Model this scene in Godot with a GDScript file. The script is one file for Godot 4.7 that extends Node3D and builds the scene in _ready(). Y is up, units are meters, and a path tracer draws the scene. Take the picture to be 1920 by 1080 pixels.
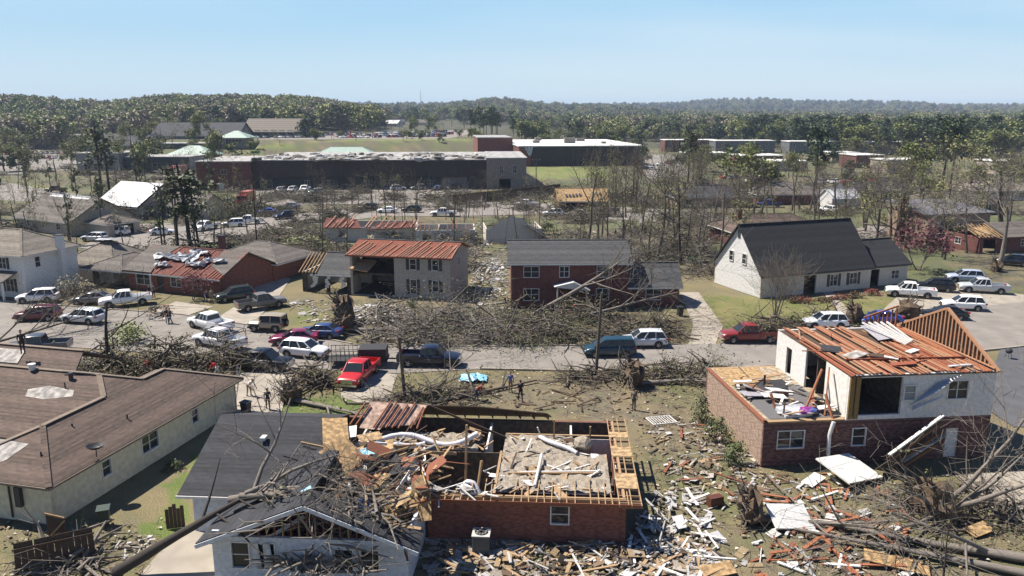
extends Node3D
# A storm-damaged suburb seen from a drone. Metres, y up; the camera looks along -z.

var M := {}
var T := {}
var taken := {}
var cache := {}
var rng := RandomNumberGenerator.new()


class MB:
	# collects flat faces, boxes, beams and tubes; every face gets uv in metres of its own
	var v := PackedVector3Array()
	var n := PackedVector3Array()
	var c := PackedColorArray()
	var u := PackedVector2Array()
	var col := Color(1, 1, 1)
	func poly(p: Array, want: Vector3) -> void:
		var a: Vector3 = p[0]
		var nn: Vector3 = (p[2] - a).cross(p[1] - a)
		if nn.length_squared() < 1e-14 and p.size() > 3:
			nn = (p[3] - a).cross(p[2] - a)
		nn = nn.normalized()
		var flip := nn.dot(want) < 0.0
		if flip:
			nn = -nn
		var au := Vector3.UP.cross(nn)
		au = au.normalized() if au.length_squared() > 0.003 else Vector3.RIGHT
		var av := nn.cross(au)
		for i in range(1, p.size() - 1):
			for q: Vector3 in ([a, p[i + 1], p[i]] if flip else [a, p[i], p[i + 1]]):
				v.append(q)
				n.append(nn)
				c.append(col)
				u.append(Vector2(q.dot(au), q.dot(av)))
	func box(at: Vector3, s: Vector3, b := Basis.IDENTITY) -> void:
		var x := b.x * s.x * 0.5
		var y := b.y * s.y * 0.5
		var z := b.z * s.z * 0.5
		poly([at + x - y - z, at + x + y - z, at + x + y + z, at + x - y + z], x)
		poly([at - x - y - z, at - x + y - z, at - x + y + z, at - x - y + z], -x)
		poly([at + y - x - z, at + y + x - z, at + y + x + z, at + y - x + z], y)
		poly([at - y - x - z, at - y + x - z, at - y + x + z, at - y - x + z], -y)
		poly([at + z - x - y, at + z + x - y, at + z + x + y, at + z - x + y], z)
		poly([at - z - x - y, at - z + x - y, at - z + x + y, at - z - x + y], -z)
	func bx(x0: float, x1: float, y0: float, y1: float, z0: float, z1: float) -> void:
		box(Vector3(x0 + x1, y0 + y1, z0 + z1) * 0.5, Vector3(x1 - x0, y1 - y0, z1 - z0))
	func beam(a: Vector3, b: Vector3, w: float, h: float, roll := 0.0) -> void:
		var d := (b - a)
		var l := d.length()
		if l < 1e-4:
			return
		d /= l
		var s := d.cross(Vector3.UP)
		s = s.normalized() if s.length_squared() > 1e-6 else Vector3.RIGHT
		var q := s.cross(d)
		if roll != 0.0:
			s = s.rotated(d, roll)
			q = q.rotated(d, roll)
		box((a + b) * 0.5, Vector3(w, h, l), Basis(s, q, -d))
	func slab(p: Array, th: float) -> void:
		# a plate: its upper face is P, th thick along its normal
		var nn: Vector3 = (p[2] - p[0]).cross(p[1] - p[0]).normalized()
		if nn.y < 0.0:
			nn = -nn
		var lo := []
		for q: Vector3 in p:
			lo.append(q - nn * th)
		poly(p, nn)
		poly(lo, -nn)
		var mid := Vector3.ZERO
		for q: Vector3 in p:
			mid += q / p.size()
		for i in p.size():
			var j := (i + 1) % p.size()
			poly([p[i], p[j], lo[j], lo[i]], (p[i] + p[j]) * 0.5 - mid)
	func tube(p: PackedVector3Array, r: PackedFloat32Array, sides := 5, caps := true) -> void:
		var k := p.size()
		var rings := []
		var ref := Vector3(0.31, 0.17, 0.93)
		var along := 0.0
		var vs := PackedFloat32Array()
		for i in k:
			var d := (p[mini(i + 1, k - 1)] - p[maxi(i - 1, 0)]).normalized()
			var s := d.cross(ref)
			s = s.normalized() if s.length_squared() > 1e-6 else Vector3.RIGHT
			var q := s.cross(d)
			var ring := PackedVector3Array()
			for j in sides:
				var a := TAU * j / sides
				ring.append(s * cos(a) + q * sin(a))
			rings.append(ring)
			if i > 0:
				along += p[i].distance_to(p[i - 1])
			vs.append(along)
		for i in k - 1:
			var ra: PackedVector3Array = rings[i]
			var rb: PackedVector3Array = rings[i + 1]
			for j in sides:
				var m := (j + 1) % sides
				var a0 := p[i] + ra[j] * r[i]
				var a1 := p[i] + ra[m] * r[i]
				var b0 := p[i + 1] + rb[j] * r[i + 1]
				var b1 := p[i + 1] + rb[m] * r[i + 1]
				v.append_array([a0, a1, b0, a1, b1, b0])
				n.append_array([ra[j], ra[m], rb[j], ra[m], rb[m], rb[j]])
				for t in 6:
					c.append(col)
				var w0 := TAU * r[0] * j / sides
				var w1 := TAU * r[0] * (j + 1) / sides
				u.append_array([Vector2(w0, vs[i]), Vector2(w1, vs[i]), Vector2(w0, vs[i + 1]), Vector2(w1, vs[i]), Vector2(w1, vs[i + 1]), Vector2(w0, vs[i + 1])])
		if caps and k > 1:
			for e in [0, k - 1]:
				var ring := []
				for j in sides:
					ring.append(p[e] + rings[e][j] * r[e])
				poly(ring, (p[0] - p[1]) if e == 0 else (p[k - 1] - p[k - 2]))
	func leaf(at: Vector3, s: float, b: Basis) -> void:
		# one small pointed blade of two faces, bent along its middle
		var x := b.x * s * 0.5
		var y := b.y * s
		var z := b.z * s * 0.16
		for q: Vector3 in [at, at + y, at + x * 0.9 + y * 0.45 + z, at, at - x * 0.9 + y * 0.45 + z, at + y]:
			v.append(q)
			n.append(b.z)
			c.append(col)
			u.append(Vector2(q.x, q.y))
	func blob(at: Vector3, s: Vector3, rows: int, cols: int, rough: float, g: RandomNumberGenerator) -> void:
		# a lumpy closed mound
		var grid := []
		for i in rows + 1:
			var row := []
			var a := PI * i / rows
			for j in cols:
				var b := TAU * j / cols
				var k := 1.0 + g.randf_range(-rough, rough)
				row.append(at + Vector3(sin(a) * cos(b) * s.x, cos(a) * s.y, sin(a) * sin(b) * s.z) * k)
			grid.append(row)
		for j in cols:
			grid[0][j] = grid[0][0]
			grid[rows][j] = grid[rows][0]
		for i in rows:
			for j in cols:
				var m := (j + 1) % cols
				var mid: Vector3 = (grid[i][j] + grid[i + 1][m]) * 0.5
				if i > 0:
					poly([grid[i][j], grid[i][m], grid[i + 1][m]], mid - at)
				if i < rows - 1:
					poly([grid[i][j], grid[i + 1][m], grid[i + 1][j]], mid - at)
	func done() -> ArrayMesh:
		var a := []
		a.resize(Mesh.ARRAY_MAX)
		a[Mesh.ARRAY_VERTEX] = v
		a[Mesh.ARRAY_NORMAL] = n
		a[Mesh.ARRAY_COLOR] = c
		a[Mesh.ARRAY_TEX_UV] = u
		var m := ArrayMesh.new()
		m.add_surface_from_arrays(Mesh.PRIMITIVE_TRIANGLES, a)
		return m


# ---------------------------------------------------------------- naming
func numbered(called: String) -> String:
	var k: int = taken.get(called, 0)
	taken[called] = k + 1
	return called if k == 0 else "%s_%03d" % [called, k]

func thing(called: String, label: String, category: String, at := Vector3.ZERO, turn := 0.0, group := "") -> Node3D:
	var o := Node3D.new()
	o.name = numbered(called)
	add_child(o)
	o.position = at
	o.rotation_degrees.y = turn
	o.set_meta("label", label)
	o.set_meta("category", category)
	if group:
		o.set_meta("group", group)
	return o

func part(parent: Node, called: String, mesh, m: Material) -> MeshInstance3D:
	var o := MeshInstance3D.new()
	o.name = called
	o.mesh = mesh.done() if mesh is MB else mesh
	o.material_override = m
	parent.add_child(o, true)
	return o

func single(called: String, label: String, category: String, mesh, m: Material, at := Vector3.ZERO, group := "", kind := "") -> MeshInstance3D:
	var o := MeshInstance3D.new()
	o.name = numbered(called)
	o.mesh = mesh.done() if mesh is MB else mesh
	o.material_override = m
	add_child(o)
	o.position = at
	o.set_meta("label", label)
	o.set_meta("category", category)
	if group:
		o.set_meta("group", group)
	if kind:
		o.set_meta("kind", kind)
	return o

func structure(called: String, mesh, m: Material) -> MeshInstance3D:
	var o := MeshInstance3D.new()
	o.name = numbered(called)
	o.mesh = mesh.done() if mesh is MB else mesh
	o.material_override = m
	add_child(o)
	o.set_meta("kind", "structure")
	return o


# ---------------------------------------------------------------- textures and materials
func tex(im: Image) -> ImageTexture:
	im.generate_mipmaps()
	return ImageTexture.create_from_image(im)

func noise_tex(seed_: int, freq: float, lo: float, hi: float, octaves := 4, size := 256) -> ImageTexture:
	var f := FastNoiseLite.new()
	f.seed = seed_
	f.noise_type = FastNoiseLite.TYPE_SIMPLEX
	f.frequency = freq
	f.fractal_octaves = octaves
	var src := f.get_seamless_image(size, size)
	var im := Image.create(size, size, false, Image.FORMAT_RGB8)
	for y in size:
		for x in size:
			var k := lerpf(lo, hi, src.get_pixel(x, y).r)
			im.set_pixel(x, y, Color(k, k, k))
	return tex(im)

func row_tex(w: int, h: int, rows: int, cols: int, lo: float, hi: float, joint: Color, jw: int, stagger: float, seed_: int, course := 0.0) -> ImageTexture:
	# courses of bricks or shingle tabs: each piece a tone of its own
	var g := RandomNumberGenerator.new()
	g.seed = seed_
	var tone := []
	var dim := 1.0
	for i in rows * cols:
		if i % cols == 0:
			dim = 1.0 - course * g.randf()
		tone.append(g.randf_range(lo, hi) * dim)
	var im := Image.create(w, h, false, Image.FORMAT_RGB8)
	for y in h:
		var r := y * rows / h
		for x in w:
			var xx := fposmod(x + stagger * (r % 2) * w / cols, w)
			var q := int(xx * cols / w) % cols
			var k: float = tone[r * cols + q] + g.randf_range(-0.04, 0.04)
			var cc := Color(k, k, k)
			if jw > 0 and (y % (h / rows) < jw or int(xx) % (w / cols) < jw):
				cc = joint
			im.set_pixel(x, y, cc)
	return tex(im)

func step_tex(rows: int) -> ImageTexture:
	# height of overlapping courses
	var im := Image.create(8, 256, false, Image.FORMAT_RGB8)
	for y in 256:
		var k := fmod(y * float(rows) / 256.0, 1.0)
		for x in 8:
			im.set_pixel(x, y, Color(k, k, k))
	return tex(im)

func mat(key: String, lin: Color, rough := 0.8, t := "", scale := 1.0, metallic := 0.0) -> StandardMaterial3D:
	if M.has(key):
		return M[key]
	var m := StandardMaterial3D.new()
	m.albedo_color = lin.linear_to_srgb()
	m.roughness = rough
	m.metallic = metallic
	m.cull_mode = BaseMaterial3D.CULL_DISABLED
	m.vertex_color_use_as_albedo = true
	if t:
		m.albedo_texture = T[t]
		m.uv1_scale = Vector3(scale, scale, scale)
	M[key] = m
	return m

func relief(m: StandardMaterial3D, t: String, cm: float) -> StandardMaterial3D:
	m.heightmap_enabled = true
	m.heightmap_texture = T[t]
	m.heightmap_scale = cm
	return m

func paint(key: String, r: float, g: float, b: float, rough := 0.75) -> StandardMaterial3D:
	return mat(key, Color(r, g, b), rough, "grain", 0.35)

func make_materials() -> void:
	T.grain = noise_tex(3, 0.02, 0.86, 1.0, 5)
	T.fine = noise_tex(5, 0.09, 0.5, 1.0, 4)
	T.blotch = noise_tex(9, 0.012, 0.55, 1.0, 5, 512)
	T.brick = row_tex(256, 256, 16, 6, 0.72, 1.0, Color(0.95, 0.92, 0.88), 1, 0.5, 4)
	T.brick_dark = row_tex(256, 256, 16, 6, 0.6, 1.0, Color(0.85, 0.83, 0.8), 1, 0.5, 14)
	T.brick_faint = row_tex(256, 256, 16, 8, 0.84, 1.0, Color(0.97, 0.96, 0.95), 2, 0.5, 24)
	T.shingle = row_tex(256, 256, 16, 8, 0.84, 1.0, Color.WHITE, 0, 0.37, 6, 0.26)
	T.steps = step_tex(16)
	T.laps = step_tex(12)
	var streak := Image.create(256, 256, false, Image.FORMAT_RGB8)
	var f := FastNoiseLite.new()
	f.seed = 12
	f.frequency = 0.03
	for y in 256:
		for x in 256:
			var k := 0.8 + 0.2 * f.get_noise_2d(x * 6.0, y * 0.5) + 0.12 * f.get_noise_2d(x * 20.0, y * 1.5)
			streak.set_pixel(x, y, Color(k, k, k))
	T.streak = tex(streak)
	mat("white", Color(1, 1, 1), 0.8, "grain", 0.5)           # vertex colours show through
	mat("scrap", Color(1, 1, 1), 0.85, "fine", 0.6)
	mat("leaf", Color(1, 1, 1), 0.7)
	M.leaf.backlight = Color(0.5, 0.55, 0.3)
	mat("bark", Color(0.155, 0.128, 0.1), 0.95, "streak", 0.5)
	mat("bark_grey", Color(0.27, 0.235, 0.2), 0.95, "streak", 0.5)
	mat("bark_dark", Color(0.06, 0.05, 0.042), 0.95, "streak", 0.5)
	mat("heartwood", Color(0.45, 0.3, 0.16), 0.9, "streak", 0.6)
	mat("twig", Color(0.15, 0.125, 0.1), 0.95, "grain", 0.5)
	mat("lumber", Color(0.5, 0.33, 0.18), 0.85, "streak", 0.8)
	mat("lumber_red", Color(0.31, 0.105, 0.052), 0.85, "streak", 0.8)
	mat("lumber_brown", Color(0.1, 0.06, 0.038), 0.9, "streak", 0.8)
	mat("plywood", Color(0.52, 0.34, 0.16), 0.85, "blotch", 0.35)
	mat("plaster", Color(0.68, 0.66, 0.62), 0.85, "grain", 0.3)
	mat("ply_and_shade", Color(0.1, 0.075, 0.055), 0.9, "blotch", 0.3)  # dark board; in the open rooms its darkness stands in for shade
	mat("glass", Color(0.02, 0.025, 0.03), 0.06)
	mat("glass_pale", Color(0.2, 0.22, 0.24), 0.08)
	mat("trim", Color(0.66, 0.655, 0.63), 0.6, "grain", 0.6)
	mat("dark_trim", Color(0.035, 0.035, 0.04), 0.6, "grain", 0.6)
	relief(mat("brick_red", Color(0.225, 0.085, 0.06), 0.9, "brick", 0.78), "brick", 0.12)
	relief(mat("brick_wine", Color(0.16, 0.06, 0.05), 0.9, "brick", 0.78), "brick", 0.12)
	relief(mat("brick_tan", Color(0.36, 0.26, 0.2), 0.9, "brick", 0.78), "brick", 0.12)
	relief(mat("brick_mixed", Color(0.17, 0.085, 0.075), 0.9, "brick_dark", 0.78), "brick", 0.12)
	relief(mat("brick_pale", Color(0.56, 0.52, 0.46), 0.9, "brick_faint", 0.78), "brick", 0.08)
	relief(mat("siding_white", Color(0.66, 0.66, 0.65), 0.65, "grain", 0.45), "laps", 0.7)
	relief(mat("siding_blue", Color(0.56, 0.6, 0.66), 0.65, "grain", 0.45), "laps", 0.7)
	for s in [["roof_brown", 0.135, 0.094, 0.074], ["roof_black", 0.024, 0.026, 0.031], ["roof_grey", 0.08, 0.082, 0.086], ["roof_slate", 0.062, 0.066, 0.075], ["roof_tan", 0.23, 0.2, 0.165], ["roof_taupe", 0.155, 0.135, 0.12]]:
		relief(mat(s[0], Color(s[1], s[2], s[3]), 0.92, "shingle", 0.42), "steps", 0.5)
	mat("metal_roof", Color(0.2, 0.19, 0.2), 0.6, "streak", 0.25)
	mat("asphalt", Color(0.22, 0.2, 0.178), 0.95, "grain", 0.06)
	mat("asphalt_dark", Color(0.085, 0.087, 0.095), 0.95, "grain", 0.06)
	mat("concrete", Color(0.32, 0.285, 0.235), 0.92, "grain", 0.08)
	mat("ground", Color(1, 1, 1), 0.97, "fine", 1.0)
	mat("tyre", Color(0.012, 0.012, 0.013), 0.85)
	mat("rim", Color(0.38, 0.38, 0.4), 0.35, "", 1.0, 0.7)
	mat("lamp_clear", Color(0.65, 0.67, 0.7), 0.12)
	mat("lamp_red", Color(0.35, 0.015, 0.012), 0.2)
	mat("rubber", Color(0.02, 0.02, 0.022), 0.7)
	mat("chrome", Color(0.5, 0.5, 0.52), 0.2, "", 1.0, 0.9)
	paint("tarp_blue", 0.05, 0.17, 0.5, 0.5)
	mat("tarp_white", Color(0.62, 0.64, 0.68), 0.5, "blotch", 0.12)
	paint("sky_blue_sheet", 0.25, 0.55, 0.75, 0.55)


# ---------------------------------------------------------------- camera, sky, sun
func set_camera() -> void:
	var cam := Camera3D.new()
	cam.name = "camera"
	add_child(cam)
	cam.position = Vector3(0, 23, 0)
	cam.rotation_degrees = Vector3(-12.61, 0, 0)
	cam.fov = 40.0
	cam.near = 0.2
	cam.far = 12000.0
	cam.current = true

func set_light() -> void:
	var e := Environment.new()
	e.background_mode = Environment.BG_SKY
	e.tonemap_mode = Environment.TONE_MAPPER_LINEAR
	e.tonemap_exposure = 1.95
	e.sdfgi_enabled = true
	e.ssao_enabled = true
	e.ssil_enabled = true
	e.fog_enabled = true
	e.fog_density = 0.00013
	e.fog_light_color = Color(0.8, 0.88, 1.0)
	var im := Image.create(1024, 512, false, Image.FORMAT_RGBF)
	var f := FastNoiseLite.new()
	f.seed = 21
	f.frequency = 0.9
	f.fractal_octaves = 5
	for y in 512:
		var el := (0.5 - (y + 0.5) / 512.0) * PI
		var s := clampf(sin(el), 0.0, 1.0)
		var base := Color(0.66, 0.82, 0.89).lerp(Color(0.4, 0.68, 0.92), smoothstep(0.0, 0.14, s)).lerp(Color(0.035, 0.12, 0.36), smoothstep(0.11, 0.36, s))
		for x in 1024:
			var az := ((x + 0.5) / 1024.0 - 0.5) * TAU
			# high thin cirrus, in streaks along one wind direction
			var d := Vector3(cos(el) * sin(az), sin(el), -cos(el) * cos(az))
			var k := d / maxf(d.y + 0.12, 0.05)
			var w := f.get_noise_3d(k.x * 0.22 + k.z * 0.1, k.z * 0.75, 3.0) * 0.5 + 0.5
			var side := clampf(f.get_noise_3d(k.x * 0.05, 9.0, k.z * 0.05) * 1.2 + 0.5 - 0.55 * d.x, 0.0, 1.0)
			var cirrus := clampf((w - 0.3) * 1.5, 0.0, 1.0) * side * smoothstep(0.5, 0.1, s) * 0.6
			# the air brightens towards the sun
			var near_sun := d.dot(Vector3(-0.55, 0.72, -0.42).normalized())
			cirrus = clampf(cirrus + 0.75 * pow(clampf(near_sun, 0.0, 1.0), 2.0) * smoothstep(0.6, 0.05, s), 0.0, 1.0)
			im.set_pixel(x, y, base.lerp(Color(0.9, 0.95, 0.98), cirrus))
	var sm := PanoramaSkyMaterial.new()
	sm.panorama = ImageTexture.create_from_image(im)
	sm.energy_multiplier = 0.52
	var sky := Sky.new()
	sky.sky_material = sm
	e.sky = sky
	var we := WorldEnvironment.new()
	we.name = "environment"
	we.environment = e
	add_child(we)
	var sun := DirectionalLight3D.new()
	sun.name = "sun"
	add_child(sun)
	sun.look_at_from_position(Vector3.ZERO, Vector3(1.0, -1.6, 0.42), Vector3.UP)
	sun.light_energy = 1.6
	sun.light_color = Color(1.0, 0.965, 0.915)
	sun.light_angular_distance = 0.5
	sun.shadow_enabled = true


# ---------------------------------------------------------------- ground
var far_zones := []
var zones := []      # [polygon, colour, soft edge in metres]
var gnoise := FastNoiseLite.new()

func hill(x: float, z: float) -> float:
	var d := sqrt(x * x + z * z)
	if d < 330.0 or z > 0.0:
		return 0.0
	var az := rad_to_deg(atan2(x, -z))
	var h := 0.0
	h += 8.0 * smoothstep(372, 420, -z) * smoothstep(-27.0, -23.0, az) * smoothstep(3.0, -1.0, az)
	h += 14.0 * smoothstep(710, 1000, d) * smoothstep(-9.0, -15.0, az)
	h += 7.0 * smoothstep(700, 1000, d) * exp(-pow((az + 33.0) / 5.0, 2.0))
	h += smoothstep(900, 2300, d) * (3.0 + 24.0 * exp(-pow((az + 1.3) / 3.6, 2.0)) + 16.0 * exp(-pow((az - 6.0) / 5.0, 2.0)) + 8.0 * exp(-pow((az + 9.0) / 4.0, 2.0)))
	h += smoothstep(2300, 3900, d) * (8.0 + 42.0 * exp(-pow((az - 15.5) / 5.5, 2.0)) + 26.0 * exp(-pow((az - 24.0) / 5.0, 2.0)) + 18.0 * exp(-pow((az - 34.0) / 5.0, 2.0)))
	h += smoothstep(700, 2600, d) * 9.0 * gnoise.get_noise_2d(x * 0.06, z * 0.06)
	return maxf(h, 0.0)

func in_zone(p: Vector2, zn: Array) -> float:
	var k := 0.0
	if Geometry2D.is_point_in_polygon(p, zn[0]):
		k = 1.0
	return k

func ground_colour(x: float, z: float) -> Color:
	var d := sqrt(x * x + z * z)
	var a := gnoise.get_noise_2d(x * 1.3, z * 1.3)
	var b := gnoise.get_noise_2d(x * 9.0 + 50.0, z * 9.0)
	var e := gnoise.get_noise_2d(x * 34.0, z * 34.0 + 90.0)
	var dry := Color(0.29, 0.235, 0.12)
	var green := Color(0.145, 0.165, 0.042)
	var dirt := Color(0.225, 0.185, 0.135)
	var col := dry.lerp(green, clampf(0.4 + a * 0.7 + b * 0.6 + e * 0.4, 0.0, 1.0))
	if d < 115.0:
		var wob := Vector2(x + b * 1.2 + e * 0.5, z + a * 1.2 - e * 0.5)
		var kind := 0.0
		for zn in zones:
			var r: Rect2 = zn[2]
			if r.has_point(wob) and Geometry2D.is_point_in_polygon(wob, zn[0]):
				kind = zn[1]
		if kind > 0.5:
			col = Color(0.31, 0.265, 0.105).lerp(Color(0.165, 0.195, 0.048), clampf(0.55 + b * 0.7 + e * 0.6, 0.0, 1.0))
			if kind > 1.5:
				col = Color(0.2, 0.245, 0.06).lerp(Color(0.13, 0.19, 0.035), clampf(0.5 + b + e, 0.0, 1.0))
		elif kind < -0.5:
			col = dirt.lerp(dry, clampf(0.3 + b * 0.9 + e * 0.7, 0.0, 1.0)).lerp(Color(0.17, 0.185, 0.06), clampf(a * 0.9 - b * 0.7 + 0.35, 0.0, 0.8))
		else:
			col = dry.lerp(green, clampf(0.3 + a * 0.5 + b * 0.6 + e * 0.5, 0.0, 1.0)).lerp(dirt, clampf(b * 0.8 + e * 0.6 + 0.15, 0.0, 0.8))
	elif d < 520.0:
		col = col.lerp(Color(0.13, 0.12, 0.085), clampf(0.6 + b * 0.9 + e * 0.6, 0.0, 0.95)).lerp(Color(0.13, 0.18, 0.045), clampf(a * 1.3 + 0.1, 0.0, 0.45))
		for zn in far_zones:
			if zn[2].has_point(Vector2(x, z)) and Geometry2D.is_point_in_polygon(Vector2(x + b * 6.0, z + e * 6.0), zn[0]):
				col = Color(0.19, 0.25, 0.055).lerp(Color(0.27, 0.27, 0.09), clampf(0.5 + b + e, 0.0, 1.0))
	else:
		col = Color(0.075, 0.085, 0.04).lerp(Color(0.13, 0.12, 0.065), clampf(0.5 + a + b, 0.0, 1.0))
	return col * (1.0 + 0.18 * e)

func zone(pts: Array, kind: float, far := false) -> void:
	var pv := PackedVector2Array(pts)
	var r := Rect2(pv[0], Vector2.ZERO)
	for p in pv:
		r = r.expand(p)
	(far_zones if far else zones).append([pv, kind, r])

func make_ground() -> void:
	gnoise.seed = 8
	gnoise.frequency = 0.03
	gnoise.fractal_octaves = 3
	# green lawn (1), bare trodden earth (-1)
	zone([Vector2(-20.99, -40.98), Vector2(-21.87, -49.82), Vector2(-20.86, -56.43), Vector2(-19.51, -55.39), Vector2(-20.22, -44.84), Vector2(-18.15, -40.1), Vector2(-19.4, -39.54)], 2)
	zone([Vector2(-30.91, -43.81), Vector2(-25.95, -35.95), Vector2(-18.92, -35.95), Vector2(-20.54, -40.1), Vector2(-24.57, -40.98)], -1)
	zone([Vector2(-21.76, -60.37), Vector2(-14.18, -62.22), Vector2(-11.1, -59.78), Vector2(-12.15, -56.43), Vector2(-16.87, -55.91), Vector2(-21.06, -56.43)], 2)
	zone([Vector2(-25.35, -91.2), Vector2(-20.19, -93.86), Vector2(-15.28, -77.82), Vector2(-17.26, -76.87), Vector2(-22.61, -80.8)], 1)
	zone([Vector2(23.78, -98.14), Vector2(49.56, -96.68), Vector2(40.89, -86.28), Vector2(24.01, -77.82), Vector2(22.87, -84.01)], 1)
	zone([Vector2(61.03, -121.96), Vector2(80.26, -121.96), Vector2(66.18, -99.65), Vector2(55.39, -102.81)], 1)
	zone([Vector2(-8.62, -67.7), Vector2(16.77, -67.7), Vector2(15.25, -57.51), Vector2(9.54, -46.64), Vector2(9.72, -56.43), Vector2(-6.83, -59.78)], -1)
	zone([Vector2(8.86, -53.41), Vector2(14.73, -55.39), Vector2(16.24, -47.4), Vector2(16.93, -42.51), Vector2(32.7, -46.64), Vector2(25.95, -35.95), Vector2(-4.32, -35.95), Vector2(-4.7, -39.54), Vector2(6.47, -39.54), Vector2(8.18, -46.64)], -1)
	zone([Vector2(-24.11, -96.68), Vector2(21.43, -96.68), Vector2(17.6, -75.94), Vector2(-17.07, -75.94)], -1)
	zone([Vector2(-128.29, -386.74), Vector2(-49.28, -464.91), Vector2(-8.55, -430.16), Vector2(-8.39, -420.71), Vector2(-82.87, -415.25), Vector2(-134.66, -404.74)], 1, true)
	zone([Vector2(5.67, -339.71), Vector2(37.83, -333.19), Vector2(38.67, -288.79), Vector2(7.26, -270.68)], 1, true)
	zone([Vector2(-10.66, -197.4), Vector2(11.1, -205.75), Vector2(11.29, -185.54), Vector2(-8.6, -181.57)], 1, true)
	zone([Vector2(-165.27, -256.58), Vector2(-139.51, -247.36), Vector2(-117.91, -213.47), Vector2(-144.2, -223.22)], 1, true)
	var dist := PackedFloat32Array()
	var d := 6.0
	while d < 9000.0:
		dist.append(d)
		d += 0.28 if d < 24.0 else (0.011 * d if d < 130.0 else (0.02 * d if d < 600.0 else 0.035 * d))
	var angs := PackedFloat32Array()
	var a := -180.0
	while a < 180.01:
		angs.append(a)
		a += 0.42 if absf(a + 0.1) < 37.0 else 6.0
	var cols := angs.size()
	var v := PackedVector3Array()
	var c := PackedColorArray()
	var u := PackedVector2Array()
	var ix := PackedInt32Array()
	for i in dist.size():
		for j in cols:
			var x := dist[i] * sin(deg_to_rad(angs[j]))
			var z := -dist[i] * cos(deg_to_rad(angs[j]))
			var h := hill(x, z)
			if dist[i] < 400.0:
				h -= 0.05 + 0.05 * gnoise.get_noise_2d(x * 8.0, z * 8.0)
			v.append(Vector3(x, h, z))
			c.append(ground_colour(x, z))
			u.append(Vector2(x, z) * 0.4)
	for i in dist.size() - 1:
		for j in cols - 1:
			var p := i * cols + j
			ix.append_array([p, p + cols, p + 1, p + 1, p + cols, p + cols + 1])
	# the patch below the camera
	var k := v.size()
	v.append(Vector3(0, -0.05, 0))
	c.append(Color(0.2, 0.16, 0.1))
	u.append(Vector2.ZERO)
	for j in cols - 1:
		ix.append_array([k, j, j + 1])
	var arr := []
	arr.resize(Mesh.ARRAY_MAX)
	arr[Mesh.ARRAY_VERTEX] = v
	arr[Mesh.ARRAY_COLOR] = c
	arr[Mesh.ARRAY_TEX_UV] = u
	arr[Mesh.ARRAY_INDEX] = ix
	var am := ArrayMesh.new()
	am.add_surface_from_arrays(Mesh.PRIMITIVE_TRIANGLES, arr)
	var st := SurfaceTool.new()
	st.create_from(am, 0)
	st.generate_normals()
	structure("ground", st.commit(), M.ground)

func sheet(called: String, pts: Array, h: float, m: Material, label := "") -> MeshInstance3D:
	# a flat paved sheet of any outline
	var pv := PackedVector2Array(pts)
	var mb := MB.new()
	var t := Geometry2D.triangulate_polygon(pv)
	for i in range(0, t.size(), 3):
		var q := []
		for k in 3:
			q.append(Vector3(pv[t[i + k]].x, h, pv[t[i + k]].y))
		mb.poly(q, Vector3.UP)
	return structure(called, mb, m)

func strip(called: String, pts: Array, w: float, h: float, m: Material, part_of: Node = null) -> MeshInstance3D:
	# a road, kerb or path of even width along a line
	var mb := MB.new()
	var l := []
	var r := []
	for i in pts.size():
		var d: Vector2 = (pts[mini(i + 1, pts.size() - 1)] - pts[maxi(i - 1, 0)]).normalized()
		var q := Vector2(-d.y, d.x) * w * 0.5
		l.append(pts[i] + q)
		r.append(pts[i] - q)
	for i in pts.size() - 1:
		mb.poly([Vector3(l[i].x, h, l[i].y), Vector3(l[i + 1].x, h, l[i + 1].y), Vector3(r[i + 1].x, h, r[i + 1].y), Vector3(r[i].x, h, r[i].y)], Vector3.UP)
		if h > 0.06:
			mb.poly([Vector3(l[i].x, h, l[i].y), Vector3(l[i + 1].x, h, l[i + 1].y), Vector3(l[i + 1].x, -0.1, l[i + 1].y), Vector3(l[i].x, -0.1, l[i].y)], Vector3(l[i].x - r[i].x, 0, l[i].y - r[i].y))
			mb.poly([Vector3(r[i].x, h, r[i].y), Vector3(r[i + 1].x, h, r[i + 1].y), Vector3(r[i + 1].x, -0.1, r[i + 1].y), Vector3(r[i].x, -0.1, r[i].y)], Vector3(r[i].x - l[i].x, 0, r[i].y - l[i].y))
	return structure(called, mb, m)

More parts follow.
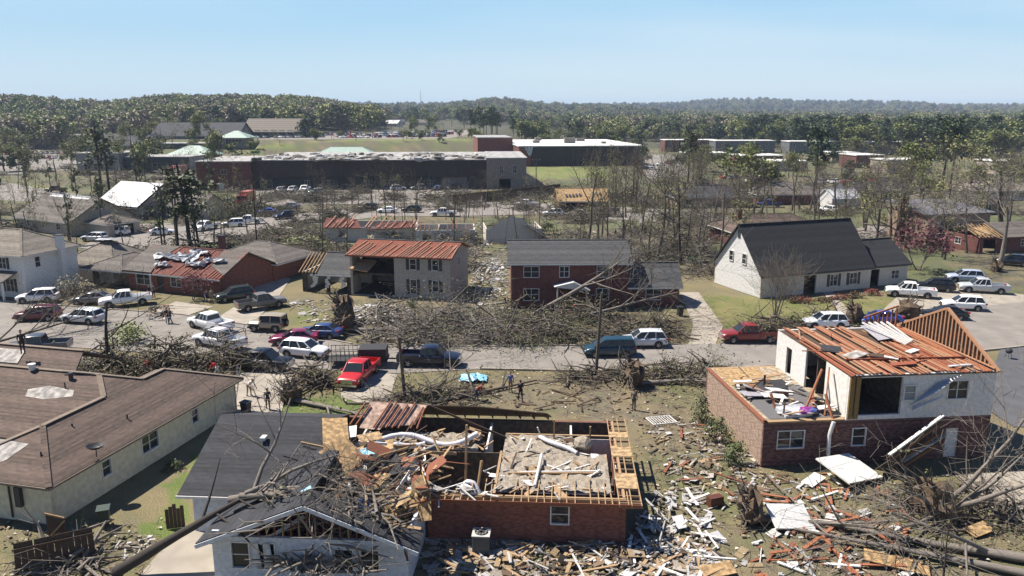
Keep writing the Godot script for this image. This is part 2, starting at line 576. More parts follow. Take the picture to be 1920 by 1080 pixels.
func make_roads() -> void:
	# main street, driveways
	var far := [Vector2(-69.65, -96.68), Vector2(-55.7, -93.32), Vector2(-38.26, -88.68), Vector2(-28.01, -83.57), Vector2(-16.18, -76.87), Vector2(-3.2, -75.94), Vector2(20.5, -76.87), Vector2(29.61, -81.42), Vector2(41.75, -88.19), Vector2(58.29, -93.32), Vector2(70.45, -97.85)]
	var near := [Vector2(56.75, -77.82), Vector2(49.91, -75.57), Vector2(37.6, -72.09), Vector2(24.66, -69.83), Vector2(18.02, -68.9), Vector2(6.76, -68.29), Vector2(-2.92, -68.9), Vector2(-10.54, -67.7), Vector2(-19.56, -69.21), Vector2(-26.42, -72.09), Vector2(-43.01, -75.57), Vector2(-56.75, -77.82)]
	sheet("street", far + near, 0.008, M.asphalt)
	strip("kerb", far.slice(0, 5), 0.2, 0.12, M.concrete)
	strip("kerb", [Vector2(-13.99, -76.68), Vector2(-3.2, -75.94), Vector2(16.68, -76.68)], 0.2, 0.12, M.concrete)
	strip("kerb", [Vector2(21.09, -77.05), Vector2(29.61, -81.42), Vector2(41.75, -88.19)], 0.2, 0.12, M.concrete)
	strip("kerb", near.slice(0, 7), 0.2, 0.12, M.concrete)
	sheet("driveway", [Vector2(21.84, -100.27), Vector2(24.27, -100.27), Vector2(23.11, -83.57), Vector2(20.36, -76.31), Vector2(17.68, -76.31), Vector2(19.94, -84.01)], 0.004, M.concrete)
	sheet("driveway", [Vector2(-15.65, -69.21), Vector2(-10.26, -67.4), Vector2(-9.98, -58.62), Vector2(-14.05, -61.59)], 0.004, M.concrete)
	sheet("driveway", [Vector2(-24.91, -67.7), Vector2(-19.56, -69.21), Vector2(-18.97, -63.51), Vector2(-17.52, -55.39), Vector2(-20.71, -55.39)], 0.004, M.concrete)
	sheet("driveway", [Vector2(-34.94, -111.61), Vector2(-31.16, -109), Vector2(-29.47, -96.68), Vector2(-28.73, -84.01), Vector2(-33.68, -86.28), Vector2(-33.4, -92.51)], 0.004, M.concrete)
	sheet("driveway", [Vector2(-41.6, -95.25), Vector2(-35.97, -92.51), Vector2(-37.77, -87.47), Vector2(-42.58, -88.68)], 0.004, M.concrete)
	sheet("driveway", [Vector2(41.42, -87.47), Vector2(52.55, -102.81), Vector2(59.65, -102.81), Vector2(65.79, -99.04), Vector2(63.22, -94.97), Vector2(58.29, -93.32)], 0.004, M.concrete)
	sheet("footpath", [Vector2(40.57, -101.21), Vector2(41.97, -101.21), Vector2(39.29, -88.19), Vector2(37.67, -87.23)], 0.004, M.concrete)
	sheet("driveway", [Vector2(48.25, -75.03), Vector2(56.21, -77.82), Vector2(43.8, -55.39), Vector2(37.43, -55.39), Vector2(37.58, -59.78)], 0.006, M.asphalt_dark)
	sheet("driveway", [Vector2(28.69, -47.4), Vector2(36.13, -48.18), Vector2(30.65, -40.1), Vector2(28.21, -42.51)], 0.004, M.concrete)
	sheet("patio", [Vector2(-18.92, -35.95), Vector2(-18.75, -40.1), Vector2(-17.23, -40.98), Vector2(-14.27, -35.03), Vector2(-18.35, -34.15)], 0.004, M.concrete)
	# the second street, its turning circle and the lane below the long store
	sheet("street", [Vector2(-74.31, -134.33), Vector2(-78.26, -149.36), Vector2(-77.86, -163.95), Vector2(-61.51, -168.03), Vector2(-49.13, -181.57), Vector2(-31.97, -197.4), Vector2(-15.26, -205.75), Vector2(5.48, -203.29), Vector2(42.87, -186.56), Vector2(60.98, -149.36), Vector2(75.63, -163.95), Vector2(78.6, -156.33), Vector2(53.99, -131.67), Vector2(36.7, -163.95), Vector2(4.86, -179.64), Vector2(-13.17, -176.83), Vector2(-28.73, -176.83), Vector2(-43.46, -160.05), Vector2(-50.66, -142.98), Vector2(-58.94, -137.1), Vector2(-62.7, -129.1)], 0.008, M.asphalt)
	sheet("street", [Vector2(-197.2, -288.79), Vector2(-160.1, -256.58), Vector2(-127.1, -227.67), Vector2(-112.16, -213.47), Vector2(-124.84, -205.75), Vector2(-146.67, -213.47)], 0.008, M.asphalt)
	sheet("parking_lot", [Vector2(-83.53, -243.85), Vector2(-17.22, -256.58), Vector2(-9.19, -227.67), Vector2(-15.08, -203.29), Vector2(-63.95, -197.4), Vector2(-72.62, -213.47)], 0.006, M.asphalt)
	sheet("parking_lot", [Vector2(-320.94, -473.22), Vector2(-303.44, -507.43), Vector2(-213.65, -393.41), Vector2(-175.85, -320.88), Vector2(-185.48, -301.36), Vector2(-197.2, -288.79)], 0.006, M.asphalt)
	sheet("street", [Vector2(-127.6, -288.79), Vector2(-148.74, -384.73), Vector2(-135.53, -376.43), Vector2(-98.99, -256.58), Vector2(-94.64, -230.74), Vector2(-115.34, -256.58)], 0.006, M.asphalt)
	sheet("parking_lot", [Vector2(-145.11, -446.86), Vector2(-112.03, -528.9), Vector2(-56.77, -613.15), Vector2(-34.25, -647.5), Vector2(-28.01, -528.9), Vector2(-35.54, -446.86), Vector2(-115.13, -434.22), Vector2(-141.03, -434.22)], 8.03, M.asphalt)
	sheet("parking_lot", [Vector2(67.62, -432.33), Vector2(86.33, -432.33), Vector2(65.73, -288.79), Vector2(47.36, -277.2)], 0.006, M.asphalt)


# ---------------------------------------------------------------- trees
func rv(g: RandomNumberGenerator) -> Vector3:
	return Vector3(g.randfn(), g.randfn(), g.randfn()).normalized()

func rb(g: RandomNumberGenerator) -> Basis:
	return Basis.from_euler(Vector3(g.randf() * TAU, g.randf() * TAU, g.randf() * TAU))

func limb(mb: MB, g: RandomNumberGenerator, p: Vector3, d: Vector3, l: float, r: float, depth: int, o: Dictionary, tips: Array) -> void:
	# a tapering crooked limb, and the limbs that leave it
	var segs := 8 if r > 0.24 else (4 if depth > 0 else 3)
	var pts := PackedVector3Array([p])
	var rad := PackedFloat32Array([r])
	var q := p
	var dir := d
	var end: float = o.get("end", 0.35)
	for i in segs:
		dir = (dir + rv(g) * o.crook * 4.0 / maxf(segs, 4.0) + Vector3.UP * o.get("rise", 0.08)).normalized()
		q += dir * l / segs
		pts.append(q)
		rad.append(maxf(lerpf(r, r * end, (i + 1.0) / segs) * (1.0 if r < 0.1 else g.randf_range(0.9, 1.1)), 0.012))
	mb.tube(pts, rad, 7 if r > 0.12 else (4 if r > 0.04 else 3), depth > 1)
	if depth <= 0:
		tips.append(q)
		tips.append((q + p) * 0.5)
		return
	var kids: int = o.kids if depth > 1 else o.kids + 1
	for i in kids:
		var t := lerpf(o.get("from", 0.3), 1.0, (i + g.randf()) / kids)
		if g.randf() < o.get("lost", 0.0):
			continue
		var f := t * segs
		var at := pts[int(f)].lerp(pts[mini(int(f) + 1, segs)], f - int(f))
		var side := rv(g)
		side = (side - dir * side.dot(dir)).normalized()
		var nd: Vector3 = (dir * g.randf_range(0.25, 0.8) + side * o.spread).normalized()
		limb(mb, g, at, nd, l * g.randf_range(0.45, 0.75), maxf(lerpf(r, r * end, t) * g.randf_range(0.45, 0.65), 0.014), depth - 1, o, tips)

func leaves(mb: MB, g: RandomNumberGenerator, tips: Array, per: int, size: float, radius: float, a: Color, b: Color) -> void:
	for tp: Vector3 in tips:
		var tone := g.randf()
		for i in per:
			mb.col = a.lerp(b, clampf(tone * 0.7 + g.randf() * 0.4, 0.0, 1.0))
			mb.leaf(tp + rv(g) * radius * pow(g.randf(), 0.6), size * g.randf_range(0.6, 1.3), rb(g))

func tree_meshes(kind: String, k: int) -> Array:
	# [wood, crown or null]; heights of about 10 m
	var key := kind + str(k)
	if cache.has(key):
		return cache[key]
	var g := RandomNumberGenerator.new()
	g.seed = hash(kind) + k * 17
	var wood := MB.new()
	var crown := MB.new()
	var tips := []
	match kind:
		"bare":
			limb(wood, g, Vector3(0, -0.3, 0), Vector3(g.randf_range(-0.1, 0.1), 1, g.randf_range(-0.1, 0.1)), 6.6, 0.2, 4, {crook = 0.14, kids = 4, spread = 0.75, from = 0.35, end = 0.3, lost = 0.1}, tips)
		"snapped":
			limb(wood, g, Vector3(0, -0.3, 0), Vector3(g.randf_range(-0.12, 0.12), 1, g.randf_range(-0.12, 0.12)), 9.5, 0.2, 2, {crook = 0.1, kids = 5, spread = 0.8, from = 0.45, end = 0.42, lost = 0.3}, tips)
			tips.clear()
		"spring":
			limb(wood, g, Vector3(0, -0.3, 0), Vector3.UP, 6.2, 0.2, 4, {crook = 0.13, kids = 3, spread = 0.8, from = 0.3, end = 0.35, lost = 0.05}, tips)
			leaves(crown, g, tips, 4, 0.2, 0.5, Color(0.12, 0.13, 0.04), Color(0.2, 0.185, 0.075))
		"green":
			limb(wood, g, Vector3(0, -0.3, 0), Vector3.UP, 6.0, 0.22, 3, {crook = 0.12, kids = 4, spread = 0.95, from = 0.3, end = 0.35}, tips)
			leaves(crown, g, tips, 17, 0.46, 0.9, Color(0.085, 0.12, 0.026), Color(0.18, 0.19, 0.05))
		"pine":
			limb(wood, g, Vector3(0, -0.3, 0), Vector3.UP, 10.5, 0.19, 0, {crook = 0.02, kids = 0, spread = 0.5, end = 0.35}, [])
			for i in 26:
				var t := 0.42 + 0.58 * i / 26.0
				var a := g.randf() * TAU
				var ln := (1.15 - t) * 2.9 + 0.5
				var p := Vector3(0, t * 10.2, 0)
				var dd := Vector3(cos(a), g.randf_range(-0.1, 0.35), sin(a))
				wood.tube(PackedVector3Array([p, p + dd * ln]), PackedFloat32Array([0.045, 0.015]), 3, false)
				for s in 4:
					tips.append(p + dd * ln * (0.35 + 0.22 * s) + rv(g) * 0.25)
			leaves(crown, g, tips, 11, 0.42, 0.6, Color(0.022, 0.045, 0.016), Color(0.06, 0.085, 0.028))
		"torn_pine":
			limb(wood, g, Vector3(0, -0.3, 0), Vector3.UP, 10.5, 0.19, 0, {crook = 0.03, kids = 0, spread = 0.5, end = 0.45}, [])
			for i in 15:
				var t := 0.4 + 0.6 * g.randf()
				var a := g.randf() * TAU
				var ln := g.randf_range(0.5, 2.0)
				var p := Vector3(0, t * 10.0, 0)
				var dd := Vector3(cos(a), g.randf_range(-0.35, 0.3), sin(a))
				wood.tube(PackedVector3Array([p, p + dd * ln]), PackedFloat32Array([0.05, 0.02]), 3, false)
				for s in 3:
					tips.append(p + dd * ln * (0.5 + 0.25 * s))
			leaves(crown, g, tips, 9, 0.4, 0.5, Color(0.026, 0.045, 0.018), Color(0.07, 0.085, 0.03))
		"redbud":
			for i in 4:
				limb(wood, g, Vector3(g.randf_range(-0.2, 0.2), -0.2, g.randf_range(-0.2, 0.2)), Vector3(g.randf_range(-0.5, 0.5), 1, g.randf_range(-0.5, 0.5)), 5.0, 0.1, 2, {crook = 0.13, kids = 5, spread = 0.85, from = 0.4, end = 0.3}, tips)
			leaves(crown, g, tips, 5, 0.34, 0.55, Color(0.07, 0.018, 0.025), Color(0.15, 0.04, 0.05))
		"myrtle":
			for i in 9:
				limb(wood, g, Vector3(g.randf_range(-0.25, 0.25), -0.2, g.randf_range(-0.25, 0.25)), Vector3(g.randf_range(-0.45, 0.45), 1, g.randf_range(-0.45, 0.45)), 6.0, 0.085, 2, {crook = 0.09, kids = 7, spread = 0.55, from = 0.35, end = 0.2}, tips)
			tips.clear()
		"crown_far":
			var lumps := []
			for i in 9:
				lumps.append(Vector3(0, 6.0, 0) + rv(g) * Vector3(2.2, 2.6, 2.2))
			for i in 150:
				tips.append(lumps[i % 9] + rv(g) * Vector3(1.7, 1.5, 1.7) * pow(g.randf(), 0.4))
			leaves(crown, g, tips, 6, 0.8, 0.5, Color(0.75, 0.75, 0.7), Color(1, 1, 1))
			wood.tube(PackedVector3Array([Vector3(0, -0.5, 0), Vector3(0, 6, 0)]), PackedFloat32Array([0.25, 0.1]), 4, false)
	var out := [wood.done(), crown.done() if crown.v.size() else null, Color.WHITE]
	cache[key] = out
	return out

func tree(called: String, label: String, kind: String, k: int, at: Vector3, high: float, wide := 1.0, turn := 0.0, bark := "bark", group := "", lean := Vector2.ZERO) -> Node3D:
	var mm := tree_meshes(kind, k)
	var t := thing(called, label, "tree", at, 0.0, group)
	var s := high / 10.0
	t.basis = Basis.from_euler(Vector3(lean.y, 0, -lean.x)) * Basis(Vector3.UP, turn) * Basis.from_scale(Vector3(s * wide, s, s * wide))
	part(t, "trunk", mm[0], M[bark])
	if mm[1]:
		part(t, "crown", mm[1], M.leaf)
	return t

func root_plate(t: Node, at: Vector3, r: float, seed_: int, facing := Vector3.RIGHT) -> void:
	# the torn-up disc of soil and roots
	var g := RandomNumberGenerator.new()
	g.seed = seed_
	var f := facing.normalized()
	var s := f.cross(Vector3.UP).normalized()
	var b := Basis(f, Vector3.UP, s)
	var mb := MB.new()
	mb.col = Color(0.13, 0.085, 0.05)
	mb.blob(Vector3.ZERO, Vector3(0.62, 0.85, 0.95) * r, 8, 12, 0.3, g)
	for i in mb.c.size():
		mb.c[i] = mb.c[i] * [0.7, 1.0, 1.25, 1.5][(i / 3) % 4]
	for i in mb.v.size():
		mb.v[i] = at + b * mb.v[i]
		mb.n[i] = b * mb.n[i]
	part(t, "root_ball", mb, M.scrap)
	var rt := MB.new()
	for i in 44:
		var a := g.randf() * TAU
		var o := s * cos(a) + Vector3.UP * sin(a)
		var p := at + o * r * g.randf_range(0.3, 0.8) + f * 0.2 * r
		rt.tube(PackedVector3Array([p, p + (o * 0.6 + rv(g) * 0.4 + f * 0.5) * r * 0.5, p + (o + rv(g) * 0.6 + f * 0.5) * r * g.randf_range(0.6, 1.0)]), PackedFloat32Array([0.08 * r, 0.05 * r, 0.012]), 4)
	part(t, "roots", rt, M.bark)

func fallen(called: String, label: String, a: Vector3, b: Vector3, r: float, seed_: int, o := {}) -> Node3D:
	# a whole tree lying from its root end A to its top B
	var g := RandomNumberGenerator.new()
	g.seed = seed_
	var t := thing(called, label, "fallen tree", Vector3(a.x, 0, a.z))
	var w := MB.new()
	var tips := []
	var d := b - a
	var l := d.length()
	var p0 := Vector3(0, a.y + r * 0.8, 0)
	var opts := {crook = o.get("crook", 0.07), kids = o.get("kids", 5), spread = o.get("spread", 0.75), from = o.get("from", 0.4), end = 0.35, rise = 0.0, lost = o.get("lost", 0.0)}
	limb(w, g, p0, d.normalized(), l, r, o.get("depth", 3), opts, tips)
	# what would lie under the ground rests on it
	var floor_: float = o.get("floor", 0.03)
	var flat: float = o.get("flat", 0.55)
	for i in w.v.size():
		if w.v[i].y < floor_:
			w.v[i].y = floor_ + (floor_ - w.v[i].y) * 0.12
		else:
			w.v[i].y = floor_ + (w.v[i].y - floor_) * flat
	part(t, "trunk", w, M[o.get("bark", "bark_grey")])
	if o.get("leaves", 0) > 0:
		var cr := MB.new()
		for i in tips.size():
			tips[i].y *= flat
			if tips[i].y < floor_ + 0.1:
				tips[i].y = floor_ + 0.1 + g.randf() * 0.5
		leaves(cr, g, tips, o.leaves, o.get("size", 0.17), o.get("puff", 0.5), o.get("ca", Color(0.06, 0.07, 0.025)), o.get("cb", Color(0.13, 0.125, 0.05)))
		part(t, "crown", cr, M.leaf)
	if o.get("root", 0.0) > 0.0:
		root_plate(t, Vector3(0, o.root * 0.75, 0), o.root, seed_, -Vector3(d.x, 0, d.z))
	return t

func brush(called: String, label: String, a: Vector3, b: Vector3, w: float, h: float, n: int, seed_: int, leafy := 0.3, tone := "bark", group := "") -> Node3D:
	# a heap of torn branches and twigs along a line
	var g := RandomNumberGenerator.new()
	g.seed = seed_
	var t := thing(called, label, "brush pile", a, 0.0, group)
	var mb := MB.new()
	var lf := MB.new()
	var d := b - a
	d.y = 0
	for i in n:
		var k := g.randf()
		var off := g.randfn() * 0.4
		var hh := h * maxf(0.05, 1.0 - off * off * 1.2) * g.randf() * (0.7 + 0.5 * sin(k * 11.0 + seed_))
		var p := d * k + d.cross(Vector3.UP).normalized() * off * w + Vector3(0, maxf(hh, 0.05), 0)
		var ln := g.randf_range(0.7, 3.2)
		var dir := Vector3(g.randfn(), g.randfn() * 0.33, g.randfn()).normalized()
		var r := 0.018 + 0.12 * pow(g.randf(), 3.6)
		var q := p + dir * ln * 0.5 + rv(g) * 0.18 * ln
		var e := p + dir * ln + rv(g) * 0.3 * ln + Vector3(0, -0.05, 0)
		q.y = maxf(q.y, 0.03)
		e.y = maxf(e.y, 0.03)
		mb.tube(PackedVector3Array([p, q, e]), PackedFloat32Array([r, r * 0.8, r * 0.35]), 4 if r > 0.03 else 3, false)
		if g.randf() < 0.5:
			var f := q + (dir + rv(g) * 0.9).normalized() * ln * 0.4
			f.y = maxf(f.y, 0.03)
			mb.tube(PackedVector3Array([q, f]), PackedFloat32Array([r * 0.55, r * 0.25]), 3, false)
		if g.randf() < leafy:
			leaves(lf, g, [e, q], 6, 0.17, 0.35, Color(0.05, 0.06, 0.022), Color(0.16, 0.15, 0.06))
	var m1 := part(t, "branches", mb, M[tone])
	m1.set_meta("kind", "stuff")
	if lf.v.size():
		part(t, "leaves", lf, M.leaf).set_meta("kind", "stuff")
	return t

func bush(label: String, at: Vector3, s: Vector3, a: Color, b: Color, seed_: int, n := 500, size := 0.16) -> Node3D:
	var g := RandomNumberGenerator.new()
	g.seed = seed_
	var t := thing("shrub", label, "shrub", at)
	var w := MB.new()
	var lf := MB.new()
	var lumps := []
	for i in 7:
		var e := rv(g)
		e.y = absf(e.y) * 0.8 + 0.25
		lumps.append(e * s * 0.62)
		w.tube(PackedVector3Array([Vector3.ZERO, e * s * 0.7]), PackedFloat32Array([0.04, 0.015]), 3, false)
	for i in n:
		var p: Vector3 = lumps[g.randi() % lumps.size()] + rv(g) * s * 0.42 * pow(g.randf(), 0.4)
		p.y = maxf(p.y, 0.03)
		lf.col = a.lerp(b, g.randf())
		lf.leaf(p, size * g.randf_range(0.6, 1.4), rb(g))
	part(t, "stems", w, M.twig)
	part(t, "foliage", lf, M.leaf)
	return t

# ---------------------------------------------------------------- far woods
func px_dir(az: float, d: float) -> Vector3:
	var x := d * sin(deg_to_rad(az))
	var z := -d * cos(deg_to_rad(az))
	return Vector3(x, hill(x, z), z)

func far_forest() -> void:
	var g := RandomNumberGenerator.new()
	g.seed = 5
	var spots := [[], [], []]
	var cols := [[], [], []]
	var put := func(az: float, d: float, hs: float, c: Color) -> void:
		var p := px_dir(az, d)
		var k := g.randi() % 3
		var s := hs / 10.0 * g.randf_range(0.65, 1.3)
		spots[k].append(Transform3D(Basis(Vector3.UP, g.randf() * TAU) * Basis.from_scale(Vector3(s * g.randf_range(0.9, 1.25), s, s * g.randf_range(0.9, 1.25))), p - Vector3(0, 0.5, 0)))
		cols[k].append(c)
	var tint := func(evergreen: float) -> Color:
		if g.randf() < evergreen:
			return Color(0.06, 0.085, 0.035).lerp(Color(0.085, 0.11, 0.04), g.randf())
		var q := g.randf()
		if q < 0.45:
			return Color(0.23, 0.25, 0.09).lerp(Color(0.31, 0.315, 0.125), g.randf())
		if q < 0.75:
			return Color(0.22, 0.195, 0.13).lerp(Color(0.27, 0.235, 0.165), g.randf())
		return Color(0.19, 0.225, 0.07)
	# the wooded hill beyond the church
	for i in 3600:
		var az := g.randf_range(-37.0, -9.5)
		var d := sqrt(g.randf_range(560.0 * 560.0, 1010.0 * 1010.0))
		var p := px_dir(az, d)
		if (d < 640.0 and g.randf() < 0.5) or (az > -29.0 and d < 600.0):
			continue
		put.call(az, d, 16.5, tint.call(0.16))
	# the plain and hills in the middle and to the right
	for i in 5200:
		var az := g.randf_range(-13.0, 37.0)
		var d := 620.0 * pow(4.2, g.randf())
		if az < -4.0 and d < 1500.0 and g.randf() < 0.75:
			continue
		if az < 4.0 and d < 900.0:
			continue
		put.call(az, d, 13.0 + d * 0.0028, tint.call(0.42 if az > 8.0 else 0.22))
	for i in 3000:
		put.call(g.randf_range(-14.0, 38.0), g.randf_range(2500.0, 4300.0), 24.0, tint.call(0.5))
	for k in 3:
		var mm := MultiMesh.new()
		mm.transform_format = MultiMesh.TRANSFORM_3D
		mm.use_colors = true
		mm.mesh = tree_meshes("crown_far", k)[1]
		mm.instance_count = spots[k].size()
		for i in spots[k].size():
			mm.set_instance_transform(i, spots[k][i])
			mm.set_instance_color(i, cols[k][i])
		var o := MultiMeshInstance3D.new()
		o.name = numbered("forest")
		o.multimesh = mm
		o.material_override = M.leaf
		add_child(o)
		o.set_meta("kind", "stuff")
		o.set_meta("label", ["far spring woods covering the hills along the skyline", "far woods of mixed green and brown crowns below the skyline", "far woods of dark and pale crowns between the hills"][k])
		o.set_meta("category", "forest")


# ---------------------------------------------------------------- vehicles (local +x is forward)
func loft(mb: MB, rings: Array, close := true) -> void:
	# a smooth skin over rings of equal length
	var k: int = rings[0].size()
	var m := rings.size()
	var nn := []
	for i in m:
		var row := []
		for j in k:
			var du: Vector3 = rings[mini(i + 1, m - 1)][j] - rings[maxi(i - 1, 0)][j]
			var dv: Vector3 = rings[i][(j + 1) % k] - rings[i][(j + k - 1) % k]
			row.append(dv.cross(du).normalized())
		nn.append(row)
	for i in m - 1:
		for j in k:
			var q := (j + 1) % k
			var a := [rings[i][j], rings[i][q], rings[i + 1][q], rings[i + 1][j]]
			var b := [nn[i][j], nn[i][q], nn[i + 1][q], nn[i + 1][j]]
			var g: Vector3 = (a[2] - a[0]).cross(a[1] - a[0])
			var flip := g.dot(b[0] + b[1] + b[2] + b[3]) < 0.0
			for e in ([0, 2, 1, 0, 3, 2] if flip else [0, 1, 2, 0, 2, 3]):
				mb.v.append(a[e])
				mb.n.append(b[e])
				mb.c.append(mb.col)
				mb.u.append(Vector2(a[e].x, a[e].y))
	if close:
		mb.poly(rings[0], rings[0][0] - rings[1][0])
		mb.poly(rings[m - 1], rings[m - 1][0] - rings[m - 2][0])

func section(x: float, hw: float, yb: float, yt: float, round_ := 0.12) -> Array:
	var o := []
	for p in [[0.0, yt + 0.025], [hw * 0.72, yt + 0.01], [hw - 0.05, yt - round_ * 0.5], [hw, yt - round_ * 1.4], [hw + 0.015, (yb + yt) * 0.5], [hw - 0.01, yb + 0.12], [hw * 0.9, yb], [0.0, yb]]:
		o.append(Vector3(x, p[1], p[0]))
	for i in range(6, 0, -1):
		o.append(Vector3(o[i].x, o[i].y, -o[i].z))
	return o

const SHAPES := {
	"sedan": {l = 4.75, w = 0.9, axle = 1.4, wr = 0.33, body = [[-2.37, 0.72, 0.42, 0.8], [-2.25, 0.84, 0.3, 0.98], [-1.6, 0.9, 0.24, 1.02], [0.6, 0.9, 0.22, 0.98], [1.1, 0.9, 0.24, 0.97], [1.9, 0.86, 0.26, 0.86], [2.25, 0.8, 0.3, 0.72], [2.37, 0.68, 0.4, 0.6]], cab = [-1.85, -1.15, 0.2, 1.05, 0.99, 1.44, 0.8, 0.6]},
	"suv": {l = 4.7, w = 0.93, axle = 1.4, wr = 0.37, body = [[-2.34, 0.78, 0.46, 0.95], [-2.25, 0.88, 0.36, 1.08], [-1.6, 0.93, 0.3, 1.1], [0.6, 0.93, 0.28, 1.06], [1.05, 0.92, 0.28, 1.06], [1.85, 0.88, 0.3, 0.98], [2.22, 0.82, 0.36, 0.86], [2.34, 0.7, 0.44, 0.7]], cab = [-2.22, -1.85, 0.3, 1.1, 1.08, 1.68, 0.84, 0.66]},
	"van": {l = 5.0, w = 0.96, axle = 1.5, wr = 0.35, body = [[-2.5, 0.84, 0.42, 1.0], [-2.42, 0.93, 0.32, 1.1], [-1.6, 0.96, 0.26, 1.12], [0.9, 0.96, 0.25, 1.08], [1.5, 0.94, 0.26, 1.04], [2.1, 0.88, 0.3, 0.92], [2.4, 0.8, 0.36, 0.76], [2.5, 0.68, 0.44, 0.64]], cab = [-2.42, -2.2, 0.5, 1.6, 1.1, 1.76, 0.88, 0.7]},
	"pickup": {l = 5.85, w = 0.98, axle = 1.85, wr = 0.4, body = [[-0.78, 0.96, 0.42, 1.16], [-0.7, 0.98, 0.4, 1.2], [0.4, 0.98, 0.38, 1.2], [1.15, 0.98, 0.38, 1.18], [1.3, 0.97, 0.4, 1.16], [2.5, 0.95, 0.42, 1.08], [2.82, 0.9, 0.44, 0.98], [2.92, 0.84, 0.5, 0.82]], cab = [-0.72, -0.55, 0.75, 1.45, 1.18, 1.86, 0.9, 0.74], bed = true},
	"jeep": {l = 4.0, w = 0.84, axle = 1.2, wr = 0.42, body = [[-1.9, 0.8, 0.52, 1.1], [-1.86, 0.84, 0.48, 1.16], [-0.6, 0.84, 0.46, 1.16], [0.55, 0.84, 0.46, 1.16], [0.7, 0.72, 0.5, 1.14], [1.75, 0.68, 0.52, 1.08], [1.9, 0.66, 0.55, 1.0], [1.95, 0.6, 0.6, 0.95]], cab = [-1.86, -1.82, 0.45, 0.62, 1.16, 1.86, 0.8, 0.74], jeep = true},
}

